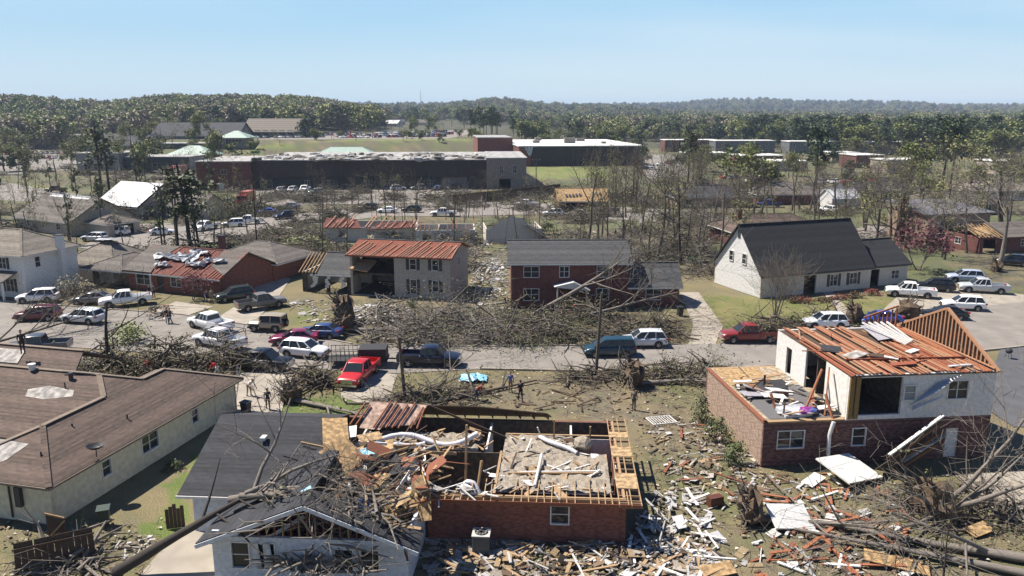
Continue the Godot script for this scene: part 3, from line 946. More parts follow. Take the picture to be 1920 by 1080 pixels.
func car_meshes(kind: String) -> Dictionary:
	if cache.has("car" + kind):
		return cache["car" + kind]
	var s: Dictionary = SHAPES[kind]
	var o := {}
	var b := MB.new()
	var rings := []
	for r in s.body:
		rings.append(section(r[0], r[1], r[2], r[3], 0.14))
	loft(b, rings)
	if s.has("jeep"):
		for sd in [-1, 1]:
			for ax in [-s.axle, s.axle]:
				b.box(Vector3(ax, 0.93, sd * 0.84), Vector3(1.05, 0.07, 0.26))
	o.body = b.done()
	var c: Array = s.cab
	var top := MB.new()
	# roof shell
	var rr := []
	for e in [[c[1] - 0.06, -0.1], [c[1] + 0.08, 0.0], [lerpf(c[1], c[2], 0.5), 0.035], [c[2] - 0.1, 0.0], [c[2] + 0.06, -0.1]]:
		var hw: float = c[7] + 0.03
		var yy: float = c[5] + e[1]
		rr.append([Vector3(e[0], yy + 0.03, 0), Vector3(e[0], yy + 0.015, hw * 0.75), Vector3(e[0], yy - 0.04, hw), Vector3(e[0], yy - 0.07, hw - 0.04), Vector3(e[0], yy - 0.07, 0), Vector3(e[0], yy - 0.07, 0.04 - hw), Vector3(e[0], yy - 0.04, -hw), Vector3(e[0], yy + 0.015, -hw * 0.75)])
	loft(top, rr)
	for sd in [-1.0, 1.0]:
		top.beam(Vector3(c[3], c[4] - 0.03, c[6] * sd), Vector3(c[2], c[5] - 0.04, (c[7] - 0.01) * sd), 0.07, 0.07)
		top.beam(Vector3(c[0], c[4] - 0.03, c[6] * sd), Vector3(c[1], c[5] - 0.04, (c[7] - 0.01) * sd), 0.16 if kind != "pickup" else 0.12, 0.07)
		var nb := 2 if kind in ["suv", "van", "pickup", "sedan"] else 1
		for i in nb:
			var f := (i + 1.0) / (nb + 1.0)
			top.beam(Vector3(lerpf(c[0], c[3], f), c[4] - 0.03, (c[6] + 0.005) * sd), Vector3(lerpf(c[1], c[2], f), c[5] - 0.05, c[7] * sd), 0.05, 0.1)
	o.roof = top.done()
	var d := 0.018
	var g := MB.new()
	g.poly([Vector3(c[3], c[4], c[6] - d), Vector3(c[2], c[5] - 0.05, c[7] - d), Vector3(c[2], c[5] - 0.05, d - c[7]), Vector3(c[3], c[4], d - c[6])], Vector3(1, 0.5, 0))
	o.windshield = g.done()
	g = MB.new()
	g.poly([Vector3(c[0], c[4], c[6] - d), Vector3(c[1], c[5] - 0.05, c[7] - d), Vector3(c[1], c[5] - 0.05, d - c[7]), Vector3(c[0], c[4], d - c[6])], Vector3(-1, 0.5, 0))
	o.rear_window = g.done()
	for sd in [-1.0, 1.0]:
		g = MB.new()
		g.poly([Vector3(c[0], c[4], (c[6] - d) * sd), Vector3(c[1], c[5] - 0.05, (c[7] - d) * sd), Vector3(c[2], c[5] - 0.05, (c[7] - d) * sd), Vector3(c[3], c[4], (c[6] - d) * sd)], Vector3(0, 0.2, sd))
		o["side" + str(sd)] = g.done()
	# running gear
	var t := MB.new()
	var prof := [[0.11, 0.62], [0.11, 0.94], [0.07, 1.0], [-0.07, 1.0], [-0.11, 0.94], [-0.11, 0.62]]
	var pr := []
	for e in prof:
		var ring := []
		for j in 16:
			ring.append(Vector3(cos(TAU * j / 16) * s.wr * e[1], sin(TAU * j / 16) * s.wr * e[1], e[0]))
		pr.append(ring)
	loft(t, pr, false)
	o.tyre = t.done()
	t = MB.new()
	var disc := []
	for j in 16:
		disc.append(Vector3(cos(TAU * j / 16) * s.wr * 0.64, sin(TAU * j / 16) * s.wr * 0.64, 0.06))
	t.poly(disc, Vector3.BACK)
	for j in 5:
		var a := TAU * j / 5
		t.beam(Vector3(0, 0, 0.085), Vector3(cos(a), sin(a), 0) * s.wr * 0.6 + Vector3(0, 0, 0.085), 0.05, 0.05)
	o.rim = t.done()
	t = MB.new()
	var arch := []
	for j in 15:
		var a := -0.25 + (PI + 0.5) * j / 14.0
		arch.append(Vector3(cos(a) * s.wr * 1.22, maxf(sin(a) * s.wr * 1.22, 0.24 - s.wr), 0.105))
	t.poly(arch, Vector3(0, 0, 1))
	o.arch = t.done()
	t = MB.new()
	var fx: float = s.l * 0.5
	t.bx(fx - 0.16, fx + 0.03, 0.38, 0.56, -s.w * 0.86, s.w * 0.86)
	t.bx(fx - 0.06, fx + 0.012, 0.6, 0.78 if kind != "pickup" else 0.95, -s.w * 0.5, s.w * 0.5)
	o.front_bumper = t.done()
	t = MB.new()
	t.bx(-fx - 0.03, -fx + 0.16, 0.42, 0.6, -s.w * 0.88, s.w * 0.88)
	o.rear_bumper = t.done()
	var hy: float = s.body[6][3] - 0.12
	t = MB.new()
	t.box(Vector3.ZERO, Vector3(0.24, 0.15, 0.3))
	o.lamp = t.done()
	o.lamp_at = Vector3(fx - 0.16, hy, s.w * 0.66)
	o.tail_at = Vector3(-fx + 0.1, 0.92 if kind != "pickup" else 1.0, s.w * 0.83)
	t = MB.new()
	t.box(Vector3.ZERO, Vector3(0.12, 0.15, 0.22))
	o.mirror = t.done()
	o.mirror_at = Vector3(c[3] - 0.25, c[4] + 0.08, c[6] + 0.16)
	if s.has("bed"):
		t = MB.new()
		t.bx(-2.86, -0.8, 0.5, 0.78, -0.94, 0.94)
		for sd in [-1.0, 1.0]:
			t.bx(-2.9, -0.8, 0.48, 1.18, 0.9 if sd > 0 else -0.985, 0.985 if sd > 0 else -0.9)
		o.bed = t.done()
		t = MB.new()
		t.bx(-2.93, -2.86, 0.6, 1.17, -0.9, 0.9)
		o.tailgate = t.done()
	cache["car" + kind] = o
	return o

func car_paint(cc: Color) -> StandardMaterial3D:
	var key := "paint" + cc.to_html()
	if not M.has(key):
		mat(key, cc, 0.28)
		M[key].clearcoat_enabled = true
		M[key].clearcoat = 0.35
		M[key].clearcoat_roughness = 0.12
	return M[key]

const WHITE := Color(0.78, 0.78, 0.77)
const SILVER := Color(0.42, 0.44, 0.46)
const GREY := Color(0.13, 0.135, 0.14)
const BLACK := Color(0.006, 0.006, 0.007)
const NAVY := Color(0.008, 0.012, 0.032)
const RED := Color(0.42, 0.02, 0.022)
const MAROON := Color(0.1, 0.012, 0.025)

func car(kind: String, label: String, cc: Color, at: Vector3, turn: float, called := "", group := "vehicles left along the street") -> Node3D:
	var o := car_meshes(kind)
	var s: Dictionary = SHAPES[kind]
	var names := {"sedan": "parked_car", "suv": "parked_car", "van": "minivan", "pickup": "pickup_truck", "jeep": "off_road_car"}
	var cats := {"sedan": "car", "suv": "car", "van": "van", "pickup": "pickup truck", "jeep": "car"}
	var t := thing(called if called else names[kind], label, cats[kind], at + Vector3(0, 0.012, 0), turn, group)
	var p := car_paint(cc)
	part(t, "body", o.body, p)
	part(t, "roof", o.roof, p)
	part(t, "windshield", o.windshield, M.glass)
	part(t, "rear_window", o.rear_window, M.glass)
	for sd in [-1.0, 1.0]:
		part(t, "side_window", o["side" + str(sd)], M.glass)
		part(t, "headlight", o.lamp, M.lamp_clear).position = o.lamp_at * Vector3(1, 1, sd)
		part(t, "taillight", o.lamp, M.lamp_red).position = o.tail_at * Vector3(1, 1, sd)
		part(t, "mirror", o.mirror, p).position = o.mirror_at * Vector3(1, 1, sd)
		for ax in [-s.axle, s.axle]:
			var w := part(t, "wheel", o.tyre, M.tyre)
			w.position = Vector3(ax, s.wr, sd * (s.w - 0.085))
			if sd < 0:
				w.rotation.y = PI
			part(w, "rim", o.rim, M.rim)
			part(w, "wheel_arch", o.arch, M.rubber)
	part(t, "front_bumper", o.front_bumper, M.rubber if kind in ["jeep", "van", "suv", "sedan"] else M.chrome)
	part(t, "rear_bumper", o.rear_bumper, p if kind in ["suv", "sedan", "van"] else M.chrome)
	if o.has("bed"):
		part(t, "bed", o.bed, p)
		part(t, "tailgate", o.tailgate, p)
	if kind == "jeep":
		var w := part(t, "spare_wheel", o.tyre, M.tyre)
		w.position = Vector3(-2.06, 0.95, 0.1)
		w.rotation.y = -PI / 2
		part(w, "rim", o.rim, M.rim)
	return t

func far_car(cc: Color, at: Vector3, turn: float, label: String, group: String, big := false) -> void:
	var key := "farcar" + str(big)
	if not cache.has(key):
		var s: Dictionary = SHAPES["suv" if big else "sedan"]
		var b := MB.new()
		var rings := []
		for r in s.body:
			rings.append(section(r[0], r[1], r[2], r[3]))
		loft(b, rings)
		var c: Array = s.cab
		b.slab([Vector3(c[1], c[5], c[7]), Vector3(c[2], c[5], c[7]), Vector3(c[2], c[5], -c[7]), Vector3(c[1], c[5], -c[7])], 0.06)
		var am := b.done()
		var g := MB.new()
		for sd in [-1.0, 1.0]:
			g.poly([Vector3(c[0], c[4], c[6] * sd), Vector3(c[1], c[5] - 0.05, c[7] * sd), Vector3(c[2], c[5] - 0.05, c[7] * sd), Vector3(c[3], c[4], c[6] * sd)], Vector3(0, 0.2, sd))
			for ax in [-s.axle, s.axle]:
				g.tube(PackedVector3Array([Vector3(ax, s.wr, sd * 0.7), Vector3(ax, s.wr, sd * (s.w + 0.02))]), PackedFloat32Array([s.wr, s.wr]), 8)
		g.poly([Vector3(c[3], c[4], c[6]), Vector3(c[2], c[5] - 0.05, c[7]), Vector3(c[2], c[5] - 0.05, -c[7]), Vector3(c[3], c[4], -c[6])], Vector3(1, 0.5, 0))
		g.poly([Vector3(c[0], c[4], c[6]), Vector3(c[1], c[5] - 0.05, c[7]), Vector3(c[1], c[5] - 0.05, -c[7]), Vector3(c[0], c[4], -c[6])], Vector3(-1, 0.5, 0))
		var gm := g.done()
		am.add_surface_from_arrays(Mesh.PRIMITIVE_TRIANGLES, gm.surface_get_arrays(0))
		cache[key] = am
	var o := MeshInstance3D.new()
	o.name = numbered("distant_car")
	o.mesh = cache[key]
	add_child(o)
	o.position = at
	o.rotation_degrees.y = turn
	o.set_surface_override_material(0, car_paint(cc))
	o.set_surface_override_material(1, M.glass)
	o.set_meta("label", label)
	o.set_meta("category", "car")
	o.set_meta("group", group)

func make_cars() -> void:
	car("suv", "white crossover parked before the white two-storey house", WHITE, Vector3(-58.48, 0, -94.97), 190)
	car("suv", "dark red car half hidden behind the fallen branches", MAROON, Vector3(-53.4, 0, -86.28), 188)
	car("suv", "silver station wagon beside the fallen branches at the kerb", Color(0.55, 0.58, 0.62), Vector3(-47.68, 0, -85.13), 168)
	car("pickup", "white pickup facing the street before the red-roofed ranch house", WHITE, Vector3(-46.89, 0, -93.32), 207)
	car("sedan", "dark grey car behind the silver station wagon", GREY, Vector3(-51.46, 0, -94.14), 190)
	car("suv", "black car between the white crossover and the white house", BLACK, Vector3(-63.1, 0, -99.35), 188)
	car("pickup", "grey-blue pickup standing beyond the brown hip roof", Color(0.07, 0.085, 0.11), Vector3(-46.11, 0, -73.8), 191)
	car("pickup", "white pickup driving away in the middle of the street", WHITE, Vector3(-32.57, 0, -82.48), 146)
	var ut := car("pickup", "white utility pickup with ladder rack behind the brush pile", Color(0.62, 0.64, 0.66), Vector3(-29.23, 0, -75.94), 152)
	var rk := MB.new()
	for sd in [-0.9, 0.9]:
		rk.beam(Vector3(-2.9, 2.0, sd), Vector3(1.4, 2.0, sd), 0.06, 0.06)
		for x in [-2.8, -1.0, 1.0]:
			rk.beam(Vector3(x, 1.1, sd), Vector3(x, 2.0, sd), 0.05, 0.05)
	for x in [-2.6, -1.0, 1.0]:
		rk.beam(Vector3(x, 2.0, -0.9), Vector3(x, 2.0, 0.9), 0.05, 0.05)
	part(ut, "ladder_rack", rk, M.chrome)
	car("pickup", "black pickup in the shade beside the brown-roofed house", BLACK, Vector3(-22.89, 0, -68.9), 352)
	car("jeep", "tan and black off-road car with a spare wheel", Color(0.3, 0.25, 0.18), Vector3(-26.15, 0, -81.84), 172)
	car("sedan", "maroon saloon car behind the white crossover on the street", Color(0.16, 0.015, 0.05), Vector3(-22.06, 0, -77.05), 186)
	car("sedan", "blue saloon car parked at the edge of the lawn", Color(0.03, 0.055, 0.16), Vector3(-20.02, 0, -79.38), 172)
	car("suv", "pale silver crossover pointing at the parked trailer", Color(0.66, 0.67, 0.69), Vector3(-19.88, 0, -72.77), 345)
	car("suv", "dark green car on the drive of the red-roofed house", Color(0.025, 0.035, 0.035), Vector3(-34.63, 0, -96.1), 214)
	car("pickup", "grey pickup with its tailgate to the street", Color(0.14, 0.135, 0.13), Vector3(-29.95, 0, -91.72), 36)
	car("pickup", "bright red pickup facing the camera on the driveway", RED, Vector3(-13.38, 0, -65.96), 260)
	car("pickup", "dark blue pickup beside the black trailer", NAVY, Vector3(-7.63, 0, -70.15), 356)
	car("van", "teal minivan behind the leaning utility pole", Color(0.012, 0.045, 0.07), Vector3(9.37, 0, -73.11), 183)
	car("suv", "silver crossover behind the teal minivan", Color(0.5, 0.53, 0.58), Vector3(13.1, 0, -76.12), 181)
	car("pickup", "old red pickup loaded with branches", Color(0.2, 0.025, 0.02), Vector3(24.23, 0, -77.82), 181)
	car("suv", "white car behind the orange decked roof", WHITE, Vector3(33.97, 0, -83.13), 180)
	car("sedan", "bright blue car beyond the orange decked roof", Color(0.03, 0.06, 0.3), Vector3(40.65, 0, -84.68), 183)
	car("pickup", "white pickup before the dark-roofed white house", WHITE, Vector3(50.54, 0, -97.85), 160, "", "vehicles on the drive by the dark-roofed white house")
	car("suv", "black car between the white and the silver pickup", BLACK, Vector3(55.41, 0, -101.21), 160, "", "vehicles on the drive by the dark-roofed white house")
	car("suv", "blue-silver car behind the silver pickup", Color(0.35, 0.4, 0.5), Vector3(62.48, 0, -106.86), 166, "", "vehicles on the drive by the dark-roofed white house")
	car("pickup", "silver pickup with dark load in its bed", SILVER, Vector3(61.16, 0, -100.27), 164, "", "vehicles on the drive by the dark-roofed white house")
	car("suv", "white estate car with roof rails at the mouth of the drive", WHITE, Vector3(53.49, 0, -91.2), 166, "", "vehicles on the drive by the dark-roofed white house")
	car("sedan", "black saloon car at the kerb beside the gable of bare studs", BLACK, Vector3(49.09, 0, -86.99), 172)
	car("suv", "dark car at the lawn's far end by the brick house", Color(0.02, 0.025, 0.04), Vector3(76.52, 0, -118.88), 150)
	# the second street
	var g2 := "vehicles on the second street"
	car("van", "white van in the turning circle below the tan ranch houses", WHITE, Vector3(-75.19, 0, -148.7), 178, "", g2)
	car("suv", "silver car behind the white van in the turning circle", SILVER, Vector3(-75.56, 0, -141.76), 168, "", g2)
	car("sedan", "pale saloon car alone in the turning circle", Color(0.6, 0.62, 0.65), Vector3(-66.57, 0, -149.36), 20, "", g2)
	car("pickup", "white pickup facing the torn pines", WHITE, Vector3(-60.69, 0, -155.6), 250, "", g2)
	car("suv", "white car beside the white pickup on the second street", WHITE, Vector3(-56.83, 0, -160.05), 200, "", g2)
	car("pickup", "white pickup beyond the white car on the second street", WHITE, Vector3(-54.94, 0, -163.95), 195, "", g2)
	car("suv", "dark blue car before the fallen trunk on the second street", NAVY, Vector3(-49.96, 0, -172.32), 230, "", g2)
	car("sedan", "bright blue car behind the tall snapped trunk", Color(0.03, 0.08, 0.4), Vector3(-55.91, 0, -179.64), 185, "", g2)
	car("sedan", "blue-grey saloon car passing below the long store", Color(0.3, 0.34, 0.42), Vector3(-53.48, 0, -190.76), 185, "", g2)
	car("suv", "black car beside the splintered red roof", BLACK, Vector3(-34.23, 0, -187.6), 175, "", g2)
	car("sedan", "white saloon car between two black cars", WHITE, Vector3(-28.89, 0, -182.55), 178, "", g2)
	car("suv", "black car beyond the splintered red roof", BLACK, Vector3(-23.33, 0, -183.54), 175, "", g2)
	car("pickup", "white pickup near the grey roofless gable", WHITE, Vector3(-15.32, 0, -176.83), 178, "", g2)
	car("pickup", "silver pickup on the grass below the timber fence", Color(0.6, 0.62, 0.64), Vector3(3.41, 0, -194.02), 172, "", g2)
	car("suv", "white car beside the house with the bare plywood roof", WHITE, Vector3(9.1, 0, -176.83), 176, "", g2)
	car("sedan", "tan car before the house with the bare plywood roof", Color(0.5, 0.46, 0.38), Vector3(14.6, 0, -176.83), 178, "", g2)
	car("pickup", "bright blue pickup beyond the brown chimneyed roof", Color(0.02, 0.035, 0.16), Vector3(63.14, 0, -194.02), 170, "", g2)
	car("suv", "white car beyond the ridge of the dark-roofed white house", WHITE, Vector3(73.6, 0, -183.54), 110, "", g2)
	car("pickup", "white pickup under the trees by the white gable", WHITE, Vector3(92.25, 0, -205.75), 170, "", g2)
	car("pickup", "brown pickup on the road at the picture's far left", Color(0.1, 0.05, 0.03), Vector3(-132.66, 0, -230.74), 182, "", g2)
	car("sedan", "dark car behind the torn pines", Color(0.05, 0.06, 0.06), Vector3(-72.09, 0, -199.72), 185, "", g2)
	# below the long store
	var g3 := "vehicles below the long store"
	car("suv", "grey car backed up to the long store", Color(0.25, 0.25, 0.25), Vector3(-66.74, 0, -229.19), 262, "", g3)
	car("suv", "silver car next to the grey car at the long store", Color(0.4, 0.4, 0.42), Vector3(-63.92, 0, -230.74), 265, "", g3)
	car("pickup", "white pickup at the long store", WHITE, Vector3(-60.6, 0, -232.3), 268, "", g3)
	car("suv", "pale green car at an angle by the long store", Color(0.3, 0.36, 0.33), Vector3(-55.63, 0, -224.68), 210, "", g3)
	car("suv", "silver car near the arched steps, leftmost of four", SILVER, Vector3(-33.71, 0, -235.49), 20, "", g3)
	car("suv", "grey car near the arched steps, second of four", GREY, Vector3(-28.05, 0, -237.12), 200, "", g3)
	car("sedan", "blue car near the arched steps, third of four", Color(0.05, 0.09, 0.25), Vector3(-21.99, 0, -237.12), 80, "", g3)
	car("suv", "black car nearest the arched steps", BLACK, Vector3(-17.33, 0, -238.76), 190, "", g3)
	# far car parks
	var g := RandomNumberGenerator.new()
	g.seed = 31
	var cs := [WHITE, WHITE, SILVER, GREY, BLACK, NAVY, RED, Color(0.3, 0.3, 0.32), Color(0.1, 0.15, 0.3)]
	var rows := [
		[Vector3(-278.09, 0, -421.91), Vector3(-245.41, 0, -443.28), 16, "the lot at the far left"], [Vector3(-253.88, 0, -384.73), Vector3(-221.36, 0, -397.89), 14, "the lot at the far left"], [Vector3(-224.56, 0, -339.71), Vector3(-210.22, 0, -349.96), 8, "the lot at the far left"],
		[Vector3(-143.53, 8, -451.24), Vector3(-100.58, 8, -474.48), 22, "the lot beyond the grass bank"], [Vector3(-134.76, 8, -484.46), Vector3(-96.92, 8, -522.91), 20, "the lot beyond the grass bank"],
		[Vector3(-86.63, 8, -484.46), Vector3(-38.51, 8, -528.9), 26, "the lot behind the long store"], [Vector3(-93.15, 8, -541.31), Vector3(-35.56, 8, -597.31), 26, "the lot behind the long store"], [Vector3(0, 0.2, -863.27), Vector3(66.06, 0.2, -907.91), 12, "the lot right of the pines"],
		[Vector3(-206.46, 0, -421.91), Vector3(-181.29, 0, -432.33), 12, "the lot beside the green-roofed shop"], [Vector3(-207.72, 0, -384.73), Vector3(-158.88, 0, -360.84), 10, "the lot beside the green-roofed shop"], [Vector3(-135.41, 8, -511.32), Vector3(-108.74, 8, -547.73), 14, "the lot beyond the grass bank"], [Vector3(-96.63, 8, -455.71), Vector3(-38.11, 8, -479.42), 26, "the lot behind the long store"],
		[Vector3(52.54, 0, -320.88), Vector3(84.63, 0, -384.73), 8, "the lot beside the brick hall"], [Vector3(74.29, 0, -277.2), Vector3(85.17, 0, -243.85), 7, "the lane among the flats"], [Vector3(99.85, 0, -256.58), Vector3(128.65, 0, -266.5), 6, "the lane among the flats"]]
	for r in rows:
		var d: Vector3 = r[1] - r[0]
		var yaw := rad_to_deg(atan2(-d.z, d.x))
		for i in r[2]:
			if g.randf() < 0.12:
				continue
			var p: Vector3 = r[0] + d * (i + g.randf_range(-0.15, 0.15)) / float(r[2])
			far_car(cs[g.randi() % cs.size()], p + Vector3(0, 0.01, 0), yaw + 90.0 + g.randf_range(-5, 5), "tiny distant car parked in " + r[3], "cars in " + r[3], g.randf() < 0.6)


# ---------------------------------------------------------------- people: one skin over a skeleton
const SKIN := Color(0.42, 0.24, 0.16)

func body_net(bones: Array, cell: float) -> Array:
	# bones: [a, b, ra, rb, region]; returns [positions, normals, regions] of a surface-nets skin
	var lo := Vector3(9, 9, 9)
	var hi := -lo
	for b in bones:
		for e in 2:
			lo = lo.min(b[e] - Vector3.ONE * (b[2 + e] + cell * 2))
			hi = hi.max(b[e] + Vector3.ONE * (b[2 + e] + cell * 2))
	var nx := int((hi.x - lo.x) / cell) + 2
	var ny := int((hi.y - lo.y) / cell) + 2
	var nz := int((hi.z - lo.z) / cell) + 2
	var f := PackedFloat32Array()
	f.resize(nx * ny * nz)
	f.fill(1.0)
	var reg := PackedInt32Array()
	reg.resize(nx * ny * nz)
	var near := PackedFloat32Array()
	near.resize(nx * ny * nz)
	near.fill(9.0)
	for b in bones:
		var a: Vector3 = b[0]
		var e: Vector3 = b[1] - a
		var ll := maxf(e.length_squared(), 1e-8)
		var rad := maxf(b[2], b[3]) + cell * 2.5
		var p0 := ((a.min(b[1]) - lo - Vector3.ONE * rad) / cell).floor()
		var p1 := ((a.max(b[1]) - lo + Vector3.ONE * rad) / cell).ceil()
		for z in range(maxi(int(p0.z), 0), mini(int(p1.z), nz - 1) + 1):
			for y in range(maxi(int(p0.y), 0), mini(int(p1.y), ny - 1) + 1):
				for x in range(maxi(int(p0.x), 0), mini(int(p1.x), nx - 1) + 1):
					var p := lo + Vector3(x, y, z) * cell
					var t := clampf((p - a).dot(e) / ll, 0.0, 1.0)
					var d: float = p.distance_to(a + e * t) - lerpf(b[2], b[3], t)
					var k := (z * ny + y) * nx + x
					var w := clampf(0.5 + 0.5 * (f[k] - d) / 0.035, 0.0, 1.0)
					f[k] = lerpf(f[k], d, w) - 0.035 * w * (1.0 - w) if f[k] < 0.9 else d
					if d < near[k]:
						near[k] = d
						reg[k] = b[4]
	var id := {}
	var pos := PackedVector3Array()
	var regs := PackedInt32Array()
	var sx := 1
	var sy := nx
	var sz := nx * ny
	var co := [0, sx, sy, sx + sy, sz, sx + sz, sy + sz, sx + sy + sz]
	for z in nz - 1:
		for y in ny - 1:
			for x in nx - 1:
				var k := z * sz + y * sy + x
				var m := 0
				for i in 8:
					if f[k + co[i]] < 0.0:
						m += 1
				if m == 0 or m == 8:
					continue
				var s := Vector3.ZERO
				var cnt := 0
				for e in [[0, 1], [2, 3], [4, 5], [6, 7], [0, 2], [1, 3], [4, 6], [5, 7], [0, 4], [1, 5], [2, 6], [3, 7]]:
					var fa := f[k + co[e[0]]]
					var fb := f[k + co[e[1]]]
					if (fa < 0.0) != (fb < 0.0):
						var t := fa / (fa - fb)
						var pa := Vector3(e[0] & 1, (e[0] >> 1) & 1, e[0] >> 2)
						var pb := Vector3(e[1] & 1, (e[1] >> 1) & 1, e[1] >> 2)
						s += pa.lerp(pb, t)
						cnt += 1
				id[k] = pos.size()
				pos.append(lo + (Vector3(x, y, z) + s / cnt) * cell)
				regs.append(reg[k])
	var ix := PackedInt32Array()
	for k: int in id:
		for ax in 3:
			var st: int = [sx, sy, sz][ax]
			var o1: int = [sy, sz, sx][ax]
			var o2: int = [sz, sx, sy][ax]
			if (f[k] < 0.0) == (f[k + st] < 0.0) or not (id.has(k - o1) and id.has(k - o2) and id.has(k - o1 - o2)):
				continue
			var q := [id[k], id[k - o1], id[k - o1 - o2], id[k - o2]]
			if f[k] < 0.0:
				ix.append_array([q[0], q[1], q[2], q[0], q[2], q[3]])
			else:
				ix.append_array([q[0], q[2], q[1], q[0], q[3], q[2]])
	return [pos, ix, regs]

func pose_bones(pose: String) -> Array:
	# regions: 0 skin 1 hair 2 shirt 3 trousers 4 shoes; facing +z
	var hip := Vector3(0, 0.93, 0)
	var lean := 0.0
	var step := 0.06
	var arm := 0.05
	match pose:
		"walk":
			step = 0.3
			arm = 0.28
		"bend":
			lean = 0.85
			step = 0.12
			arm = 0.2
		"reach":
			lean = 0.15
			arm = 0.6
	var up := Vector3(0, cos(lean), sin(lean))
	var chest := hip + up * 0.4
	var neck := hip + up * 0.58
	var head := neck + (up + Vector3(0, 0.2, 0.1)).normalized() * 0.17
	var o := [[hip + Vector3(-0.07, 0, 0), hip + Vector3(0.07, 0, 0), 0.125, 0.125, 3], [hip + up * 0.08, chest, 0.125, 0.145, 2], [chest + Vector3(-0.09, 0.04, 0), chest + Vector3(0.09, 0.04, 0), 0.115, 0.115, 2],
		[neck - up * 0.04, neck + up * 0.07, 0.058, 0.055, 0], [head + Vector3(0, -0.03, 0.02), head + Vector3(0, 0.03, 0.0), 0.085, 0.095, 0], [head + Vector3(0, 0.05, -0.035), head + Vector3(0, 0.055, 0.0), 0.092, 0.085, 1],
		[head + Vector3(0, -0.01, 0.1), head + Vector3(0, -0.03, 0.112), 0.014, 0.016, 0]]
	for s in [-1.0, 1.0]:
		var h := hip + Vector3(s * 0.09, -0.05, 0)
		var fwd: float = step * s
		var knee := Vector3(s * 0.1, 0.5, fwd * 0.6 + 0.05)
		var ankle := Vector3(s * 0.105, 0.09, fwd)
		o.append([h, knee, 0.09, 0.062, 3])
		o.append([knee, ankle, 0.062, 0.045, 3])
		o.append([ankle + Vector3(0, -0.035, -0.03), ankle + Vector3(s * 0.02, -0.05, 0.15), 0.05, 0.04, 4])
		var sh := chest + up * 0.1 + Vector3(s * 0.19, 0, 0)
		var swing: float = -arm * s if pose == "walk" else arm
		var el := sh + Vector3(s * 0.06, -0.27, swing * 0.5 - 0.02)
		var wr := el + Vector3(-s * 0.02, -0.18 if pose == "reach" else -0.24, swing * 0.7 + 0.06)
		o.append([sh, el, 0.058, 0.045, 2])
		o.append([el, wr, 0.043, 0.032, 0])
		var hd := wr + (wr - el).normalized() * 0.06
		o.append([wr, hd, 0.032, 0.036, 0])
		for q in 4:
			var root := hd + Vector3(0, 0, (q - 1.5) * 0.02)
			o.append([root, root + (wr - el).normalized() * [0.06, 0.075, 0.07, 0.055][q] + Vector3(-s * 0.015, 0, 0), 0.011, 0.009, 0])
		o.append([wr + (hd - wr) * 0.4, hd + Vector3(-s * 0.01, 0, 0.055), 0.013, 0.01, 0])
	return o

func person(label: String, pose: String, at: Vector3, turn: float, shirt: Color, trousers: Color, hair := Color(0.03, 0.022, 0.018), hat := Color(0, 0, 0, 0), tall := 1.0) -> Node3D:
	if not cache.has("pose" + pose):
		cache["pose" + pose] = body_net(pose_bones(pose), 0.02)
	var b: Array = cache["pose" + pose]
	var pal := [SKIN, hair, shirt, trousers, Color(0.04, 0.035, 0.03)]
	var cl := PackedColorArray()
	for r in b[2]:
		cl.append(pal[r])
	var arr := []
	arr.resize(Mesh.ARRAY_MAX)
	arr[Mesh.ARRAY_VERTEX] = b[0]
	arr[Mesh.ARRAY_COLOR] = cl
	arr[Mesh.ARRAY_INDEX] = b[1]
	var am := ArrayMesh.new()
	am.add_surface_from_arrays(Mesh.PRIMITIVE_TRIANGLES, arr)
	var st := SurfaceTool.new()
	st.create_from(am, 0)
	st.generate_normals()
	var t := thing("person", label, "person", at, turn, "people clearing up")
	t.scale = Vector3.ONE * tall
	part(t, "body", st.commit(), M.leaf if false else M.cloth)
	if hat.a > 0.0:
		var mb := MB.new()
		var bones := pose_bones(pose)
		var hp: Vector3 = bones[5][0] + Vector3(0, 0.03, 0.02)
		mb.tube(PackedVector3Array([hp, hp + Vector3(0, 0.05, 0), hp + Vector3(0, 0.085, 0)]), PackedFloat32Array([0.106, 0.1, 0.05]), 12)
		mb.box(hp + Vector3(0, 0.005, 0.12), Vector3(0.15, 0.012, 0.1))
		mb.col = hat
		for i in mb.c.size():
			mb.c[i] = hat
		part(t, "cap", mb, M.cloth)
	return t

